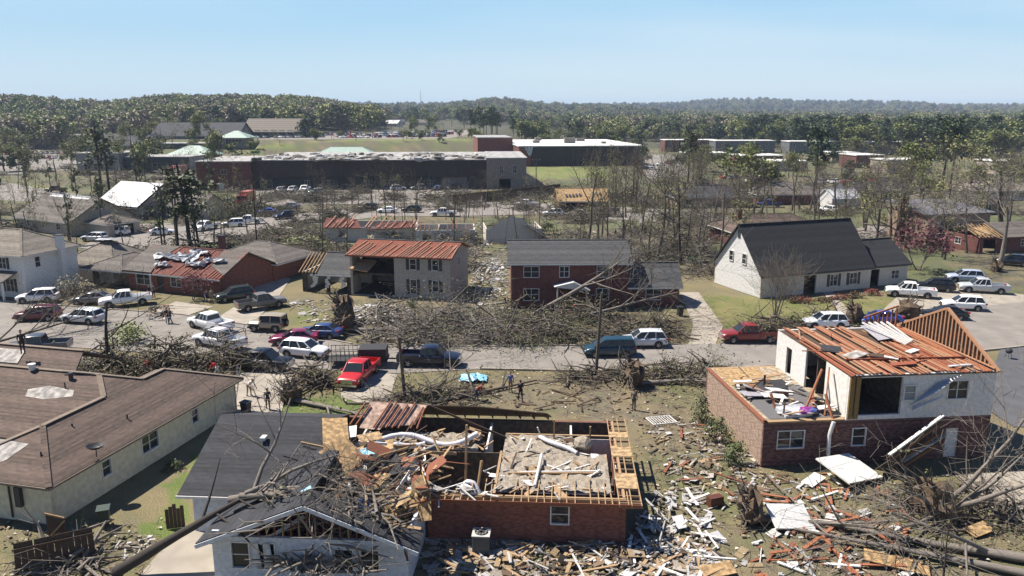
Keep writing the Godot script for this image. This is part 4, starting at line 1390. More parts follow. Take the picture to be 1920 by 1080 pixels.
func make_people() -> void:
	mat("cloth", Color(1, 1, 1), 0.9)
	var jeans := Color(0.03, 0.04, 0.08)
	var dark := Color(0.015, 0.015, 0.018)
	var khaki := Color(0.25, 0.2, 0.13)
	person("person in black shirt and white cap by the driveway", "walk", Vector3(-19.24, 0, -58.85), 200, dark, Color(0.04, 0.04, 0.045), Color(0.03, 0.02, 0.015), Color(0.8, 0.8, 0.78))
	person("person in pale shirt bending beside the black pickup", "bend", Vector3(-21.76, 0, -61.97), 60, Color(0.65, 0.63, 0.6), khaki)
	person("person in blue shirt standing on the log by the blue sheet", "stand", Vector3(-0.13, 0, -62.86), 20, Color(0.1, 0.13, 0.32), khaki)
	person("person in black walking on the bare lawn", "walk", Vector3(0.69, 0, -60.73), 190, dark, dark)
	person("person in dark red shirt beyond the wrecked roof", "bend", Vector3(-2.9, 0, -60.73), 90, Color(0.2, 0.04, 0.035), jeans)
	person("person in grey-brown standing beside the torn root plate", "stand", Vector3(9.58, 0, -58.74), 150, Color(0.1, 0.085, 0.07), Color(0.06, 0.055, 0.05))
	person("person in pink shirt before the brick house", "stand", Vector3(7.27, 0, -87.71), 10, Color(0.6, 0.16, 0.13), Color(0.5, 0.45, 0.42))
	person("person in dark clothes on the street beside the rubbish heap", "stand", Vector3(-38.26, 0, -84.91), 30, dark, dark)
	person("person beside the person in dark clothes on the street", "walk", Vector3(-37.81, 0, -84.68), 330, Color(0.04, 0.04, 0.045), jeans)
	person("person in black by the porch of the red-roofed house", "stand", Vector3(-45.48, 0, -96.68), 60, dark, Color(0.03, 0.03, 0.03))
	person("person in grey under the porch of the red-roofed house", "stand", Vector3(-45.2, 0, -97.26), 250, Color(0.15, 0.15, 0.16), dark)
	person("person in blue by the flower bed of the red-roofed house", "bend", Vector3(-37.8, 0, -94.97), 40, Color(0.06, 0.07, 0.14), jeans)
	person("person in tan by the flower bed of the red-roofed house", "stand", Vector3(-36.91, 0, -94.69), 200, Color(0.2, 0.17, 0.14), khaki)
	person("person in dark coat on the driveway beyond the brown roof", "stand", Vector3(67.48, 0, -185.54), 30, dark, dark)
	person("person in red jacket working in the brush by the brown hip roof", "bend", Vector3(-32.76, 0, -67.26), 90, Color(0.5, 0.03, 0.03), dark)
	person("person in red and white beside the brown roof's far edge", "bend", Vector3(-26.02, 0, -66.53), 250, Color(0.6, 0.05, 0.05), Color(0.6, 0.6, 0.58))


# ---------------------------------------------------------------- house kit (local: front wall on z = 0, house behind it, x to the right)
func wall(t: Node, called: String, a: Vector2, b: Vector2, y0: float, y1: float, th: float, m: Material, holes := []) -> MeshInstance3D:
	var mb := MB.new()
	var l := a.distance_to(b)
	var d := (b - a) / l
	var bs := Basis(Vector3(d.x, 0, d.y), Vector3.UP, Vector3(-d.y, 0, d.x))
	var cuts := [0.0, l]
	for h in holes:
		cuts.append(clampf(h[0], 0, l))
		cuts.append(clampf(h[1], 0, l))
	cuts.sort()
	for i in cuts.size() - 1:
		var s0: float = cuts[i]
		var s1: float = cuts[i + 1]
		if s1 - s0 < 0.005:
			continue
		var mid := (s0 + s1) * 0.5
		var y := y0
		var hs := []
		for h in holes:
			if h[0] < mid and h[1] > mid:
				hs.append(h)
		hs.sort_custom(func(p, q): return p[2] < q[2])
		hs.append([0, 0, y1, y1])
		for h in hs:
			if h[2] > y + 0.005:
				var c2 := a + d * mid
				mb.box(Vector3(c2.x, (y + h[2]) * 0.5, c2.y), Vector3(s1 - s0, h[2] - y, th), bs)
			y = maxf(y, h[3])
	return part(t, called, mb, m)

func window(t: Node, a: Vector2, b: Vector2, s: float, sill: float, w: float, h: float, th: float, fm: Material, cols := 2, rows := 2, gm: Material = null, shutter: Material = null) -> Node:
	var d := (b - a).normalized()
	var bs := Basis(Vector3(d.x, 0, d.y), Vector3.UP, Vector3(-d.y, 0, d.x))
	var c2 := a + d * s
	var o := Node3D.new()
	var fr := MB.new()
	var e := 0.07
	fr.bx(-w / 2, w / 2, 0, e, -th / 2 - 0.04, th / 2 + 0.06)
	fr.bx(-w / 2, w / 2, h - e, h, -th / 2 - 0.04, th / 2 + 0.04)
	fr.bx(-w / 2, -w / 2 + e, e, h - e, -th / 2 - 0.04, th / 2 + 0.04)
	fr.bx(w / 2 - e, w / 2, e, h - e, -th / 2 - 0.04, th / 2 + 0.04)
	for i in range(1, cols):
		var x := -w / 2 + w * i / cols
		fr.bx(x - 0.03, x + 0.03, e, h - e, -0.05, 0.05)
	for i in range(1, rows):
		var y := h * i / rows
		fr.bx(-w / 2 + e, w / 2 - e, y - 0.022, y + 0.022, -0.04, 0.042)
	var f := part(t, "window", fr, fm)
	f.transform = Transform3D(bs, Vector3(c2.x, sill, c2.y))
	for i in cols:
		var g := MB.new()
		g.bx(-w / 2 + w * i / cols + 0.035, -w / 2 + w * (i + 1) / cols - 0.035, e, h - e, -0.012, 0.012)
		part(f, "pane", g, gm if gm else M.glass)
	if shutter:
		for sd in [-1.0, 1.0]:
			var q := MB.new()
			q.box(Vector3(sd * (w / 2 + 0.24), h / 2, th / 2 + 0.03), Vector3(0.4, h, 0.05))
			part(f, "shutter", q, shutter)
	o.free()
	return f

func openings(t: Node, a: Vector2, b: Vector2, th: float, list: Array, fm: Material, shutter: Material = null) -> Array:
	# [middle, sill, width, height, kind]; gives back the holes to cut
	var holes := []
	for q in list:
		var kind: String = q[4]
		holes.append([q[0] - q[2] / 2, q[0] + q[2] / 2, q[1], q[1] + q[3]])
		var d := (b - a).normalized()
		var bs := Basis(Vector3(d.x, 0, d.y), Vector3.UP, Vector3(-d.y, 0, d.x))
		var c2 := a + d * float(q[0])
		if kind == "w" or kind == "s":
			window(t, a, b, q[0], q[1], q[2], q[3], th, fm, 2 if q[2] > 1.15 else 1, 2, null, shutter if kind == "s" else null)
		elif kind == "d":
			var mb := MB.new()
			mb.bx(-q[2] / 2, q[2] / 2, 0, q[3], -0.06, 0.0)
			for yy in [0.25, 1.05]:
				mb.bx(-q[2] / 2 + 0.14, q[2] / 2 - 0.14, yy, yy + 0.65, 0.0, 0.025)
			var dn := part(t, "door", mb, M.dark_trim if q.size() < 6 else q[5])
			dn.transform = Transform3D(bs, Vector3(c2.x, q[1], c2.y))
			var hd := MB.new()
			hd.box(Vector3(q[2] / 2 - 0.1, 1.0, 0.05), Vector3(0.05, 0.12, 0.08))
			part(dn, "handle", hd, M.chrome)
	return holes

func walls4(t: Node, x0: float, x1: float, z0: float, z1: float, y0: float, y1: float, m: Material, spec := {}, fm: Material = null, shutter: Material = null, th := 0.2) -> void:
	if fm == null:
		fm = M.trim
	var k := th / 2
	var sides := {"front": [Vector2(x0, z1 - k), Vector2(x1, z1 - k)], "back": [Vector2(x1, z0 + k), Vector2(x0, z0 + k)], "right": [Vector2(x1 - k, z1 - th), Vector2(x1 - k, z0 + th)], "left": [Vector2(x0 + k, z0 + th), Vector2(x0 + k, z1 - th)]}
	for s in sides:
		if spec.get("skip", []).has(s):
			continue
		var e: Array = sides[s]
		var holes := openings(t, e[0], e[1], th, spec.get(s, []), fm, shutter)
		wall(t, "wall", e[0], e[1], y0, y1, th, spec.get(s + "_m", m), holes)

func gable_roof(t: Node, x0: float, x1: float, z0: float, z1: float, y: float, rise: float, ov: float, m: Material, wm: Material, spec := {}) -> void:
	# ridge along x
	var zm := (z0 + z1) / 2
	var sl := rise / ((z1 - z0) / 2)
	var lo := y - ov * sl
	if not spec.get("nofront", false):
		var f := MB.new()
		f.slab([Vector3(x0 - ov, lo + 0.12, z1 + ov), Vector3(x1 + ov, lo + 0.12, z1 + ov), Vector3(x1 + ov, y + rise + 0.12, zm), Vector3(x0 - ov, y + rise + 0.12, zm)], 0.13)
		part(t, "roof_slope", f, m)
		var fs := MB.new()
		fs.beam(Vector3(x0 - ov, lo - 0.02, z1 + ov + 0.03), Vector3(x1 + ov, lo - 0.02, z1 + ov + 0.03), 0.05, 0.17)
		part(t, "fascia", fs, spec.get("fascia", M.trim))
	if not spec.get("noback", false):
		var b := MB.new()
		b.slab([Vector3(x0 - ov, lo + 0.12, z0 - ov), Vector3(x1 + ov, lo + 0.12, z0 - ov), Vector3(x1 + ov, y + rise + 0.12, zm), Vector3(x0 - ov, y + rise + 0.12, zm)], 0.13)
		part(t, "roof_slope", b, m)
	var cp := MB.new()
	cp.beam(Vector3(x0 - ov, y + rise + 0.13, zm), Vector3(x1 + ov, y + rise + 0.13, zm), 0.34, 0.05)
	part(t, "ridge_cap", cp, spec.get("cap", m))
	for e in ["left", "right"]:
		if spec.get("nogable", []).has(e):
			continue
		var xx: float = x0 + 0.1 if e == "left" else x1 - 0.1
		var g := MB.new()
		var p := [Vector3(xx, y, z0 + 0.02), Vector3(xx, y, z1 - 0.02), Vector3(xx, y + rise - 0.02, zm)]
		var w := Vector3(0.1, 0, 0)
		g.poly([p[0] + w, p[1] + w, p[2] + w], Vector3.RIGHT)
		g.poly([p[0] - w, p[1] - w, p[2] - w], Vector3.LEFT)
		part(t, "gable", g, spec.get("gable_m", wm))

func hip_roof(t: Node, x0: float, x1: float, z0: float, z1: float, y: float, sl: float, ov: float, m: Material, cap: Material = null) -> void:
	x0 -= ov
	x1 += ov
	z0 -= ov
	z1 += ov
	var lo := y - ov * sl + 0.1
	var hx := x1 - x0 > z1 - z0
	var r := minf(x1 - x0, z1 - z0) / 2
	var hi := lo + r * sl
	var a := Vector3(x0 + r, hi, z1 - r)
	var b := Vector3(x1 - r, hi, z0 + r)
	if hx:
		b.z = a.z
	else:
		b.x = a.x
		var q := a
		a = Vector3(q.x, hi, z0 + r)
		b = Vector3(q.x, hi, z1 - r)
	var c := [Vector3(x0, lo, z1), Vector3(x1, lo, z1), Vector3(x1, lo, z0), Vector3(x0, lo, z0)]
	var faces := [[c[0], c[1], b, a], [c[1], c[2], b], [c[2], c[3], a, b], [c[3], c[0], a]] if hx else [[c[0], c[1], b], [c[1], c[2], a, b], [c[2], c[3], a], [c[3], c[0], b, a]]
	for f in faces:
		var mb := MB.new()
		mb.slab(f, 0.12)
		part(t, "roof_slope", mb, m)
	var cp := MB.new()
	cp.beam(a, b, 0.3, 0.05)
	for e in ([[c[0], a], [c[3], a], [c[1], b], [c[2], b]] if hx else [[c[2], a], [c[3], a], [c[0], b], [c[1], b]]):
		cp.beam(e[0] + Vector3(0, 0.01, 0), e[1] + Vector3(0, 0.01, 0), 0.28, 0.05)
	part(t, "ridge_cap", cp, cap if cap else m)
	var fs := MB.new()
	for i in 4:
		fs.beam(c[i] - Vector3(0, 0.13, 0), c[(i + 1) % 4] - Vector3(0, 0.13, 0), 0.05, 0.15)
	part(t, "fascia", fs, M.trim)

func rumpled(at: Vector3, run: Vector3, high: float, nx: int, nz: int, seed_: int) -> MB:
	# a crumpled sheet: run.x wide, stepping (run.y, run.z) up the slope
	var g := RandomNumberGenerator.new()
	g.seed = seed_
	var mb := MB.new()
	var pt := []
	for i in nx + 1:
		var row := []
		for j in nz + 1:
			row.append(at + Vector3(run.x * i / nx + g.randf_range(-0.12, 0.12), run.y * j / nz + g.randf() * high, run.z * j / nz + g.randf_range(-0.3, 0.3)))
		pt.append(row)
	for i in nx:
		for j in nz:
			mb.poly([pt[i][j], pt[i + 1][j], pt[i + 1][j + 1]], Vector3.UP)
			mb.poly([pt[i][j], pt[i + 1][j + 1], pt[i][j + 1]], Vector3.UP)
	return mb

func chimney(t: Node, at: Vector3, h: float, m: Material, w := 0.8) -> void:
	var mb := MB.new()
	mb.box(at + Vector3(0, h / 2, 0), Vector3(w, h, w * 0.8))
	var c := part(t, "chimney", mb, m)
	var k := MB.new()
	k.box(at + Vector3(0, h + 0.05, 0), Vector3(w + 0.16, 0.1, w * 0.8 + 0.16))
	part(c, "chimney_cap", k, M.dark_trim)

func rafters(t: Node, called: String, a0: Vector3, a1: Vector3, b0: Vector3, b1: Vector3, n: int, w: float, h: float, m: Material, seed_ := 1, loss := 0.0, skew := 0.0) -> void:
	# N bars from the line a0-a1 to the line b0-b1, each a part
	var g := RandomNumberGenerator.new()
	g.seed = seed_
	for i in n:
		var k := i / (n - 1.0)
		if g.randf() < loss:
			continue
		var mb := MB.new()
		var e := a0.lerp(a1, k)
		mb.beam(e, b0.lerp(b1, clampf(k + skew + g.randf_range(-0.006, 0.006), 0, 1)).lerp(e, g.randf() * loss), w, h)
		part(t, called, mb, m)

func make_mid_houses() -> void:
	var t: Node3D
	# --- dark red brick two-storey house
	t = thing("brick_house", "dark red brick two-storey house with slate-grey roof and crushed portico", "house", Vector3(-0.1, 0, -91.8), 1.0)
	walls4(t, 0, 13.9, -8, 0, 0, 5.6, M.brick_wine, {front = [[2.4, 0.9, 1.9, 1.5, "w"], [2.4, 3.7, 1.9, 1.4, "w"], [6.3, 3.7, 1.2, 1.4, "w"], [10.9, 3.7, 1.5, 1.4, "w"], [7.4, 0.15, 1.1, 2.1, "d"], [10.9, 0.9, 1.6, 1.5, "w"]], right = [[4, 3.6, 1.0, 1.3, "w"]]})
	gable_roof(t, 0, 13.9, -8, 0, 5.6, 1.9, 0.45, M.roof_grey, M.brick_wine)
	walls4(t, 13.9, 20.2, -7.2, -0.5, 0, 2.6, M.brick_wine, {front = [[3.2, 0.8, 1.9, 1.4, "w"]], skip = ["left"]})
	gable_roof(t, 13.95, 20.2, -7.2, -0.5, 2.6, 2.1, 0.4, M.roof_grey, M.brick_wine, {nogable = ["left"]})
	var mb := MB.new()
	mb.slab([Vector3(5.0, 3.0, 1.9), Vector3(7.3, 3.55, 1.9), Vector3(7.3, 3.4, 0.05), Vector3(5.0, 2.9, 0.05)], 0.12)
	mb.slab([Vector3(9.2, 2.55, 1.9), Vector3(7.3, 3.55, 1.9), Vector3(7.3, 3.4, 0.05), Vector3(9.2, 2.5, 0.05)], 0.12)
	mb.poly([Vector3(5.1, 2.9, 1.85), Vector3(7.3, 3.45, 1.85), Vector3(9.1, 2.5, 1.85)], Vector3.BACK)
	part(t, "portico_roof", mb, M.trim)
	for x in [5.4, 8.8]:
		mb = MB.new()
		mb.tube(PackedVector3Array([Vector3(x, 0, 1.6), Vector3(x, 2.75, 1.6)]), PackedFloat32Array([0.1, 0.09]), 8)
		part(t, "porch_post", mb, M.trim)
	# --- white brick house, half its front torn off
	t = thing("torn_house", "white brick two-storey house, front half torn open, red roof boards bare", "house", Vector3(-20.6, 0, -98.8), -12.0)
	walls4(t, 0, 13.2, -8.5, 0, 0, 5.4, relief(mat("brick_greyed", Color(0.4, 0.365, 0.32), 0.9, "brick_faint", 0.78), "brick", 0.08), {front = [[3.1, 0.1, 5.6, 5.2, "h"], [8.4, 3.6, 0.9, 1.4, "s"], [11.3, 3.6, 0.9, 1.4, "s"], [8.4, 0.5, 0.9, 1.9, "s"], [11.3, 0.9, 0.9, 1.5, "s"]], right = [[4, 3.6, 0.9, 1.2, "w"]], left = [[3.5, 0.2, 4.0, 4.6, "h"]]}, null, M.dark_trim)
	mb = MB.new()
	mb.bx(0.2, 13.0, 2.6, 2.85, -8.2, -0.5)
	part(t, "upper_floor", mb, M.ply_and_shade)
	mb = MB.new()
	mb.bx(0.2, 13.0, 0.02, 0.12, -8.2, -0.3)
	part(t, "ground_floor", mb, M.ply_and_shade)
	wall(t, "inner_wall", Vector2(6.1, -0.3), Vector2(6.1, -8.2), 0.12, 5.3, 0.12, M.plaster)
	wall(t, "inner_wall", Vector2(0.2, -4.6), Vector2(6.0, -4.6), 2.85, 5.3, 0.12, M.ply_and_shade, [[2, 3, 2.85, 4.9]])
	mb = MB.new()
	mb.slab([Vector3(0.2, 3.6, 0.7), Vector3(2.6, 3.3, 0.8), Vector3(2.9, 4.2, -2.0), Vector3(0.4, 4.4, -2.0)], 0.12)
	part(t, "hanging_ceiling", mb, M.lumber)
	mb = MB.new()
	mb.slab([Vector3(-0.4, 5.25, 0.45), Vector3(13.6, 5.25, 0.45), Vector3(13.6, 6.6, -4.25), Vector3(-0.4, 6.6, -4.25)], 0.1)
	mb.slab([Vector3(-0.4, 5.25, -8.95), Vector3(13.6, 5.25, -8.95), Vector3(13.6, 6.6, -4.25), Vector3(-0.4, 6.6, -4.25)], 0.1)
	part(t, "roof_deck", mb, mat("deck_red", Color(0.26, 0.07, 0.035), 0.9, "blotch", 0.3))
	rafters(t, "roof_board", Vector3(-0.3, 5.3, 0.45), Vector3(13.5, 5.3, 0.45), Vector3(-0.3, 6.66, -4.2), Vector3(13.5, 6.66, -4.2), 36, 0.13, 0.1, mat("board_pale", Color(0.46, 0.23, 0.15), 0.85, "streak", 0.8), 4, 0.4, 0.1)
	gable_roof(t, 0, 13.2, -8.5, 0, 5.3, 1.2, 0.4, M.roof_grey, M.brick_greyed, {nofront = true, noback = true})
	mb = MB.new()
	mb.beam(Vector3(-0.4, 5.2, 0.5), Vector3(13.6, 5.2, 0.5), 0.06, 0.2)
	part(t, "fascia", mb, M.lumber_red)
	walls4(t, -7.0, 0.0, -7.5, -0.6, 0, 2.6, M.brick_pale, {front = [[2.0, 0.0, 2.7, 2.3, "h"], [5.0, 0.0, 2.4, 2.3, "h"]], skip = ["right"], front_m = M.ply_and_shade})
	gable_roof(t, -4.6, -0.1, -7.5, -0.6, 2.6, 2.0, 0.4, M.roof_grey, M.ply_and_shade, {nogable = ["right"]})
	rafters(t, "rafter", Vector3(-7.2, 2.6, -0.2), Vector3(-4.9, 2.6, -0.2), Vector3(-7.2, 4.6, -4.0), Vector3(-4.9, 4.6, -4.0), 6, 0.08, 0.18, M.lumber, 3)
	for i in 3:
		mb = MB.new()
		var g2 := RandomNumberGenerator.new()
		g2.seed = 60 + i
		for k in 6:
			mb.box(Vector3(-5.2 + i * 2.0 + g2.randf_range(-0.3, 0.3), 2.3 - k * 0.28, -0.25), Vector3(g2.randf_range(0.2, 0.8), 0.32, 0.03), Basis.from_euler(Vector3(0, 0, g2.randf_range(-0.6, 0.6))))
		part(t, "torn_lining", mb, M.trim)
	# --- red-roofed brick ranch
	t = thing("ranch_house", "brick ranch house with red roof boards stripped bare and white membrane scraps", "house", Vector3(-50.8, 0, -102.6), -21.0)
	walls4(t, 0, 15, -10.5, 0, 0, 2.6, M.brick_red, {front = [[2.6, 0.7, 2.6, 1.6, "w"], [5.4, 0.05, 1.0, 2.1, "d"], [8.0, 0.8, 1.8, 1.3, "w"], [11.4, 0.8, 1.6, 1.3, "w"]]})
	gable_roof(t, 0, 15, -10.5, 0, 2.6, 2.3, 0.6, mat("deck_rust", Color(0.17, 0.045, 0.03), 0.9, "blotch", 0.3), M.brick_red, {noback = true})
	mb = MB.new()
	mb.slab([Vector3(-0.6, 2.45, -11.1), Vector3(15.6, 2.45, -11.1), Vector3(15.6, 5.0, -5.25), Vector3(-0.6, 5.0, -5.25)], 0.13)
	part(t, "roof_slope", mb, M.roof_taupe)
	rafters(t, "roof_board", Vector3(-0.4, 2.55, 0.5), Vector3(15.4, 2.55, 0.5), Vector3(-0.4, 5.05, -5.2), Vector3(15.4, 5.05, -5.2), 32, 0.17, 0.09, mat("board_rust", Color(0.3, 0.09, 0.055), 0.85, "streak", 0.8), 9, 0.35, 0.04)
	for e in [[2.2, 3.7, 5.0, 0.6], [5.5, 3.6, 3.0, 1.0], [8.4, 3.2, 2.4, 0.5], [4.0, 3.0, 1.8, 0.4], [10.6, 3.7, 2.8, 0.45], [7.2, 4.3, 2.4, 0.5]]:
		part(t, "membrane_scrap", rumpled(Vector3(e[0], e[1] + 0.15, 0.5 - (e[1] - 2.55) * 2.28), Vector3(e[2] * 1.3, 0.62 * e[3], -1.4 * e[3]), 0.5, 9, 4, int(e[0] * 10)), M.tarp_white)
	torn_slab(t, "roof_slope", [Vector3(-0.65, 2.62, 0.65), Vector3(4.6, 2.62, 0.65), Vector3(3.4, 3.9, -2.4), Vector3(4.2, 5.1, -5.25), Vector3(-0.65, 5.1, -5.25)], 0.1, M.roof_taupe)
	torn_slab(t, "roof_slope", [Vector3(12.4, 3.6, -1.7), Vector3(15.65, 2.9, -0.1), Vector3(15.65, 5.1, -5.25), Vector3(11.6, 5.1, -5.25)], 0.1, M.roof_taupe)
	hip_roof(t, -7.0, -0.7, -8.0, 0.4, 2.5, 0.4, 0.5, M.roof_taupe)
	walls4(t, -6.6, -0.1, -7.6, -0.2, 0, 2.5, M.siding_white, {front = [[3.2, 0.0, 4.6, 2.2, "h"]], skip = ["right"], front_m = M.ply_and_shade})
	hip_roof(t, 4.0, 15.5, -20.0, -10.8, 2.6, 0.42, 0.5, M.roof_taupe)
	walls4(t, 4.4, 15.0, -19.6, -10.6, 0, 2.6, M.brick_red, {})
	chimney(t, Vector3(8.0, 4.2, -9.0), 2.0, M.brick_wine)
	mb = MB.new()
	mb.bx(5.0, 5.14, 0, 2.5, 1.2, 1.34)
	part(t, "porch_post", mb, M.trim)
	# --- white two-storey house at the left edge
	t = thing("white_house", "white two-storey house with hip roof and dark shutters at the picture's left edge", "house", Vector3(-72.0, 0, -100.0), -16.0)
	walls4(t, 0, 11.5, -8.5, 0, 0, 5.6, M.siding_white, {front = [[4.0, 3.6, 1.2, 1.5, "s"], [8.2, 3.6, 1.4, 1.5, "s"], [3.4, 0.7, 1.4, 1.7, "s"], [6.2, 0.1, 1.1, 2.1, "d"], [9.0, 0.7, 1.4, 1.7, "s"]], right = [[2.0, 3.6, 0.9, 1.4, "w"], [6.0, 0.9, 0.9, 1.4, "w"]]}, null, M.dark_trim)
	hip_roof(t, 0, 11.5, -8.5, 0, 5.6, 0.55, 0.5, M.roof_tan)
	mb = MB.new()
	mb.slab([Vector3(0, 2.5, 2.4), Vector3(10.5, 2.5, 2.4), Vector3(10.5, 3.4, 0.05), Vector3(0, 3.4, 0.05)], 0.15)
	part(t, "porch_roof", mb, M.roof_taupe)
	for x in [0.3, 3.5, 6.8, 10.2]:
		mb = MB.new()
		mb.bx(x - 0.1, x + 0.1, 0, 2.42, 2.0, 2.2)
		part(t, "porch_post", mb, M.trim)
	chimney(t, Vector3(11.95, 0, -5.5), 7.2, M.siding_white, 0.9)
	# --- small tan house
	t = thing("tan_house", "small tan house with sagging hip roof between white house and red-roofed ranch", "house", Vector3(-62.5, 0, -108.5), -18.0)
	walls4(t, 0, 8.5, -8, 0, 0, 2.6, M.brick_pale, {front = [[2.0, 0.9, 1.2, 1.2, "w"], [6.2, 0.9, 1.0, 1.2, "w"]]})
	hip_roof(t, 0, 8.5, -8, 0, 2.6, 0.62, 0.5, M.roof_tan)
	mb = MB.new()
	mb.slab([Vector3(2.0, 5.25, -4.6), Vector3(6.0, 5.25, -4.6), Vector3(5.4, 5.4, -3.0), Vector3(2.6, 5.2, -3.2)], 0.04)
	part(t, "membrane_scrap", mb, M.tarp_white)
	# --- two ranch houses with tarps
	t = thing("tarped_house", "tan gabled ranch house with a blue and white tarp strip along its ridge", "house", Vector3(-98.5, 0, -156.5), -30.0)
	walls4(t, 0, 18, -13, 0, 0, 2.8, mat("stucco_tan", Color(0.42, 0.38, 0.32), 0.9, "grain", 0.3), {front = [[4.0, 0.9, 1.0, 1.2, "w"], [9.0, 0.9, 0.8, 1.2, "w"], [14.0, 0.9, 1.4, 1.2, "w"]], right = [[9.0, 0.0, 3.0, 2.2, "h"]]})
	gable_roof(t, 0, 18, -13, 0, 2.8, 3.6, 0.6, M.roof_taupe, M.stucco_tan)
	mb = MB.new()
	mb.slab([Vector3(2, 6.2, -5.9), Vector3(15, 6.2, -5.9), Vector3(15, 6.62, -6.6), Vector3(2, 6.62, -6.6)], 0.03)
	part(t, "tarp", mb, M.tarp_white)
	mb = MB.new()
	mb.slab([Vector3(2, 6.7, -6.62), Vector3(15, 6.7, -6.62), Vector3(15, 6.3, -7.4), Vector3(2, 6.3, -7.4)], 0.03)
	part(t, "tarp", mb, M.tarp_blue)
	mb = MB.new()
	mb.bx(18.05, 18.1, 4.6, 5.3, -6.8, -6.2)
	part(t, "vent", mb, M.dark_trim)
	walls4(t, 18.0, 25.0, -9.5, -3.0, 0, 2.4, M.stucco_tan, {skip = ["left"], right = [[3.0, 0.0, 4.0, 2.0, "h"]]})
	hip_roof(t, 18.2, 25.0, -9.5, -3.0, 2.4, 0.4, 0.4, M.roof_taupe)
	t = thing("tarped_house", "tan gabled ranch house with one slope under a white tarp", "house", Vector3(-93.0, 0, -178.0), -30.0)
	walls4(t, 0, 14, -13, 0, 0, 2.8, M.stucco_tan, {right = [[3.5, 0.7, 1.2, 1.5, "w"], [6.5, 0.7, 1.2, 1.5, "w"], [9.5, 0.7, 1.2, 1.5, "w"]]})
	gable_roof(t, 0, 14, -13, 0, 2.8, 4.2, 0.6, M.roof_taupe, M.stucco_tan)
	mb = MB.new()
	mb.slab([Vector3(-0.6, 2.7, 0.7), Vector3(14.5, 2.7, 0.7), Vector3(14.5, 7.22, -6.4), Vector3(-0.6, 7.22, -6.4)], 0.04)
	for k in range(mb.v.size()):
		mb.v[k].y += 0.06
	part(t, "tarp", mb, M.tarp_white)
	mb = MB.new()
	mb.bx(14.05, 14.1, 5.2, 5.9, -6.8, -6.2)
	part(t, "vent", mb, M.dark_trim)
	walls4(t, 14.0, 27.0, -13, -5, 0, 2.7, M.stucco_tan, {front = [[3.0, 0.7, 1.0, 1.5, "w"], [6.5, 0.7, 1.0, 1.5, "w"], [10.0, 0.7, 1.0, 1.5, "w"]], skip = ["left"]})
	gable_roof(t, 14.1, 27.0, -13, -5, 2.7, 2.6, 0.5, M.roof_taupe, M.stucco_tan, {nogable = ["left"]})
	# --- the white house with the big dark roof
	t = thing("white_house", "white brick house with steep near-black roof and dark shutters", "house", Vector3(31.2, 0, -96.9), 20.0)
	walls4(t, 0, 17.5, -10, 0, 0, 3.1, M.brick_pale, {front = [[7.6, 0.0, 1.9, 2.4, "h"], [11.4, 0.7, 1.3, 1.6, "s"], [14.6, 0.7, 1.3, 1.6, "s"]], left_m = M.siding_white}, null, M.dark_trim)
	gable_roof(t, 0, 17.5, -10, 0, 3.1, 5.5, 0.35, M.roof_black, M.siding_white, {fascia = M.dark_trim})
	for z in [-3.6, -6.4]:
		window(t, Vector2(0.0, -10), Vector2(0.0, 0), 10.0 + z, 3.7, 0.9, 1.4, 0.12, M.trim, 1, 2)
	mb = MB.new()
	mb.bx(-0.06, 0.02, 6.9, 8.0, -5.25, -4.75)
	part(t, "vent", mb, M.dark_trim)
	walls4(t, 17.5, 24.4, -8.6, -0.6, 0, 2.9, M.brick_pale, {front = [[1.3, 0.0, 1.5, 2.3, "h"], [4.8, 0.8, 1.4, 1.2, "w"]], skip = ["left"]})
	gable_roof(t, 17.6, 24.4, -8.6, -0.6, 2.9, 2.7, 0.35, M.roof_black, M.brick_pale, {nogable = ["left"], fascia = M.dark_trim})
	# --- brick house at the right
	t = thing("brick_house", "tan brick two-storey house with low dark roof behind the purple-leaved tree", "house", Vector3(72.5, 0, -137.0), 14.0)
	walls4(t, 0, 13, -10, 0, 0, 5.2, M.brick_tan, {front = [[8, 3.4, 1.0, 1.2, "w"], [3, 3.4, 1.0, 1.2, "w"]], left = [[5, 3.4, 0.9, 1.2, "w"]]})
	mb = MB.new()
	mb.slab([Vector3(-0.6, 5.5, 0.6), Vector3(13.6, 5.5, 0.6), Vector3(13.6, 6.8, -10.6), Vector3(-0.6, 6.8, -10.6)], 0.25)
	part(t, "roof_slope", mb, M.metal_roof)
	for e in [[4.0, -6.0], [7.5, -4.0], [9.0, -7.0]]:
		mb = MB.new()
		mb.tube(PackedVector3Array([Vector3(e[0], 5.8, e[1]), Vector3(e[0], 6.9, e[1])]), PackedFloat32Array([0.12, 0.14]), 7)
		part(t, "vent_pipe", mb, M.trim)
	chimney(t, Vector3(-1.2, 0, -5), 8.0, M.brick_wine, 1.2)
	walls4(t, 2.5, 15.0, 0.2, 9.0, 0, 2.7, M.brick_wine, {front = [[2.0, 0.0, 2.5, 2.3, "h"], [9.0, 0.9, 1.4, 1.2, "w"]], left = [[4, 0.9, 1.4, 1.2, "w"]]})
	mb = MB.new()
	mb.slab([Vector3(7.5, 2.6, 9.6), Vector3(15.6, 2.6, 9.6), Vector3(15.6, 4.4, 4.6), Vector3(7.5, 4.4, 4.6)], 0.14)
	mb.slab([Vector3(2.0, 2.6, -0.2), Vector3(15.6, 2.6, 0.25), Vector3(15.6, 4.4, 4.6), Vector3(7.5, 4.4, 4.6)], 0.14)
	part(t, "roof_slope", mb, M.roof_taupe)
	rafters(t, "rafter", Vector3(2.2, 2.7, 9.2), Vector3(7.4, 2.7, 9.2), Vector3(2.2, 4.3, 4.6), Vector3(7.4, 4.4, 4.6), 9, 0.07, 0.18, M.lumber, 21, 0.2, 0.05)
	mb = MB.new()
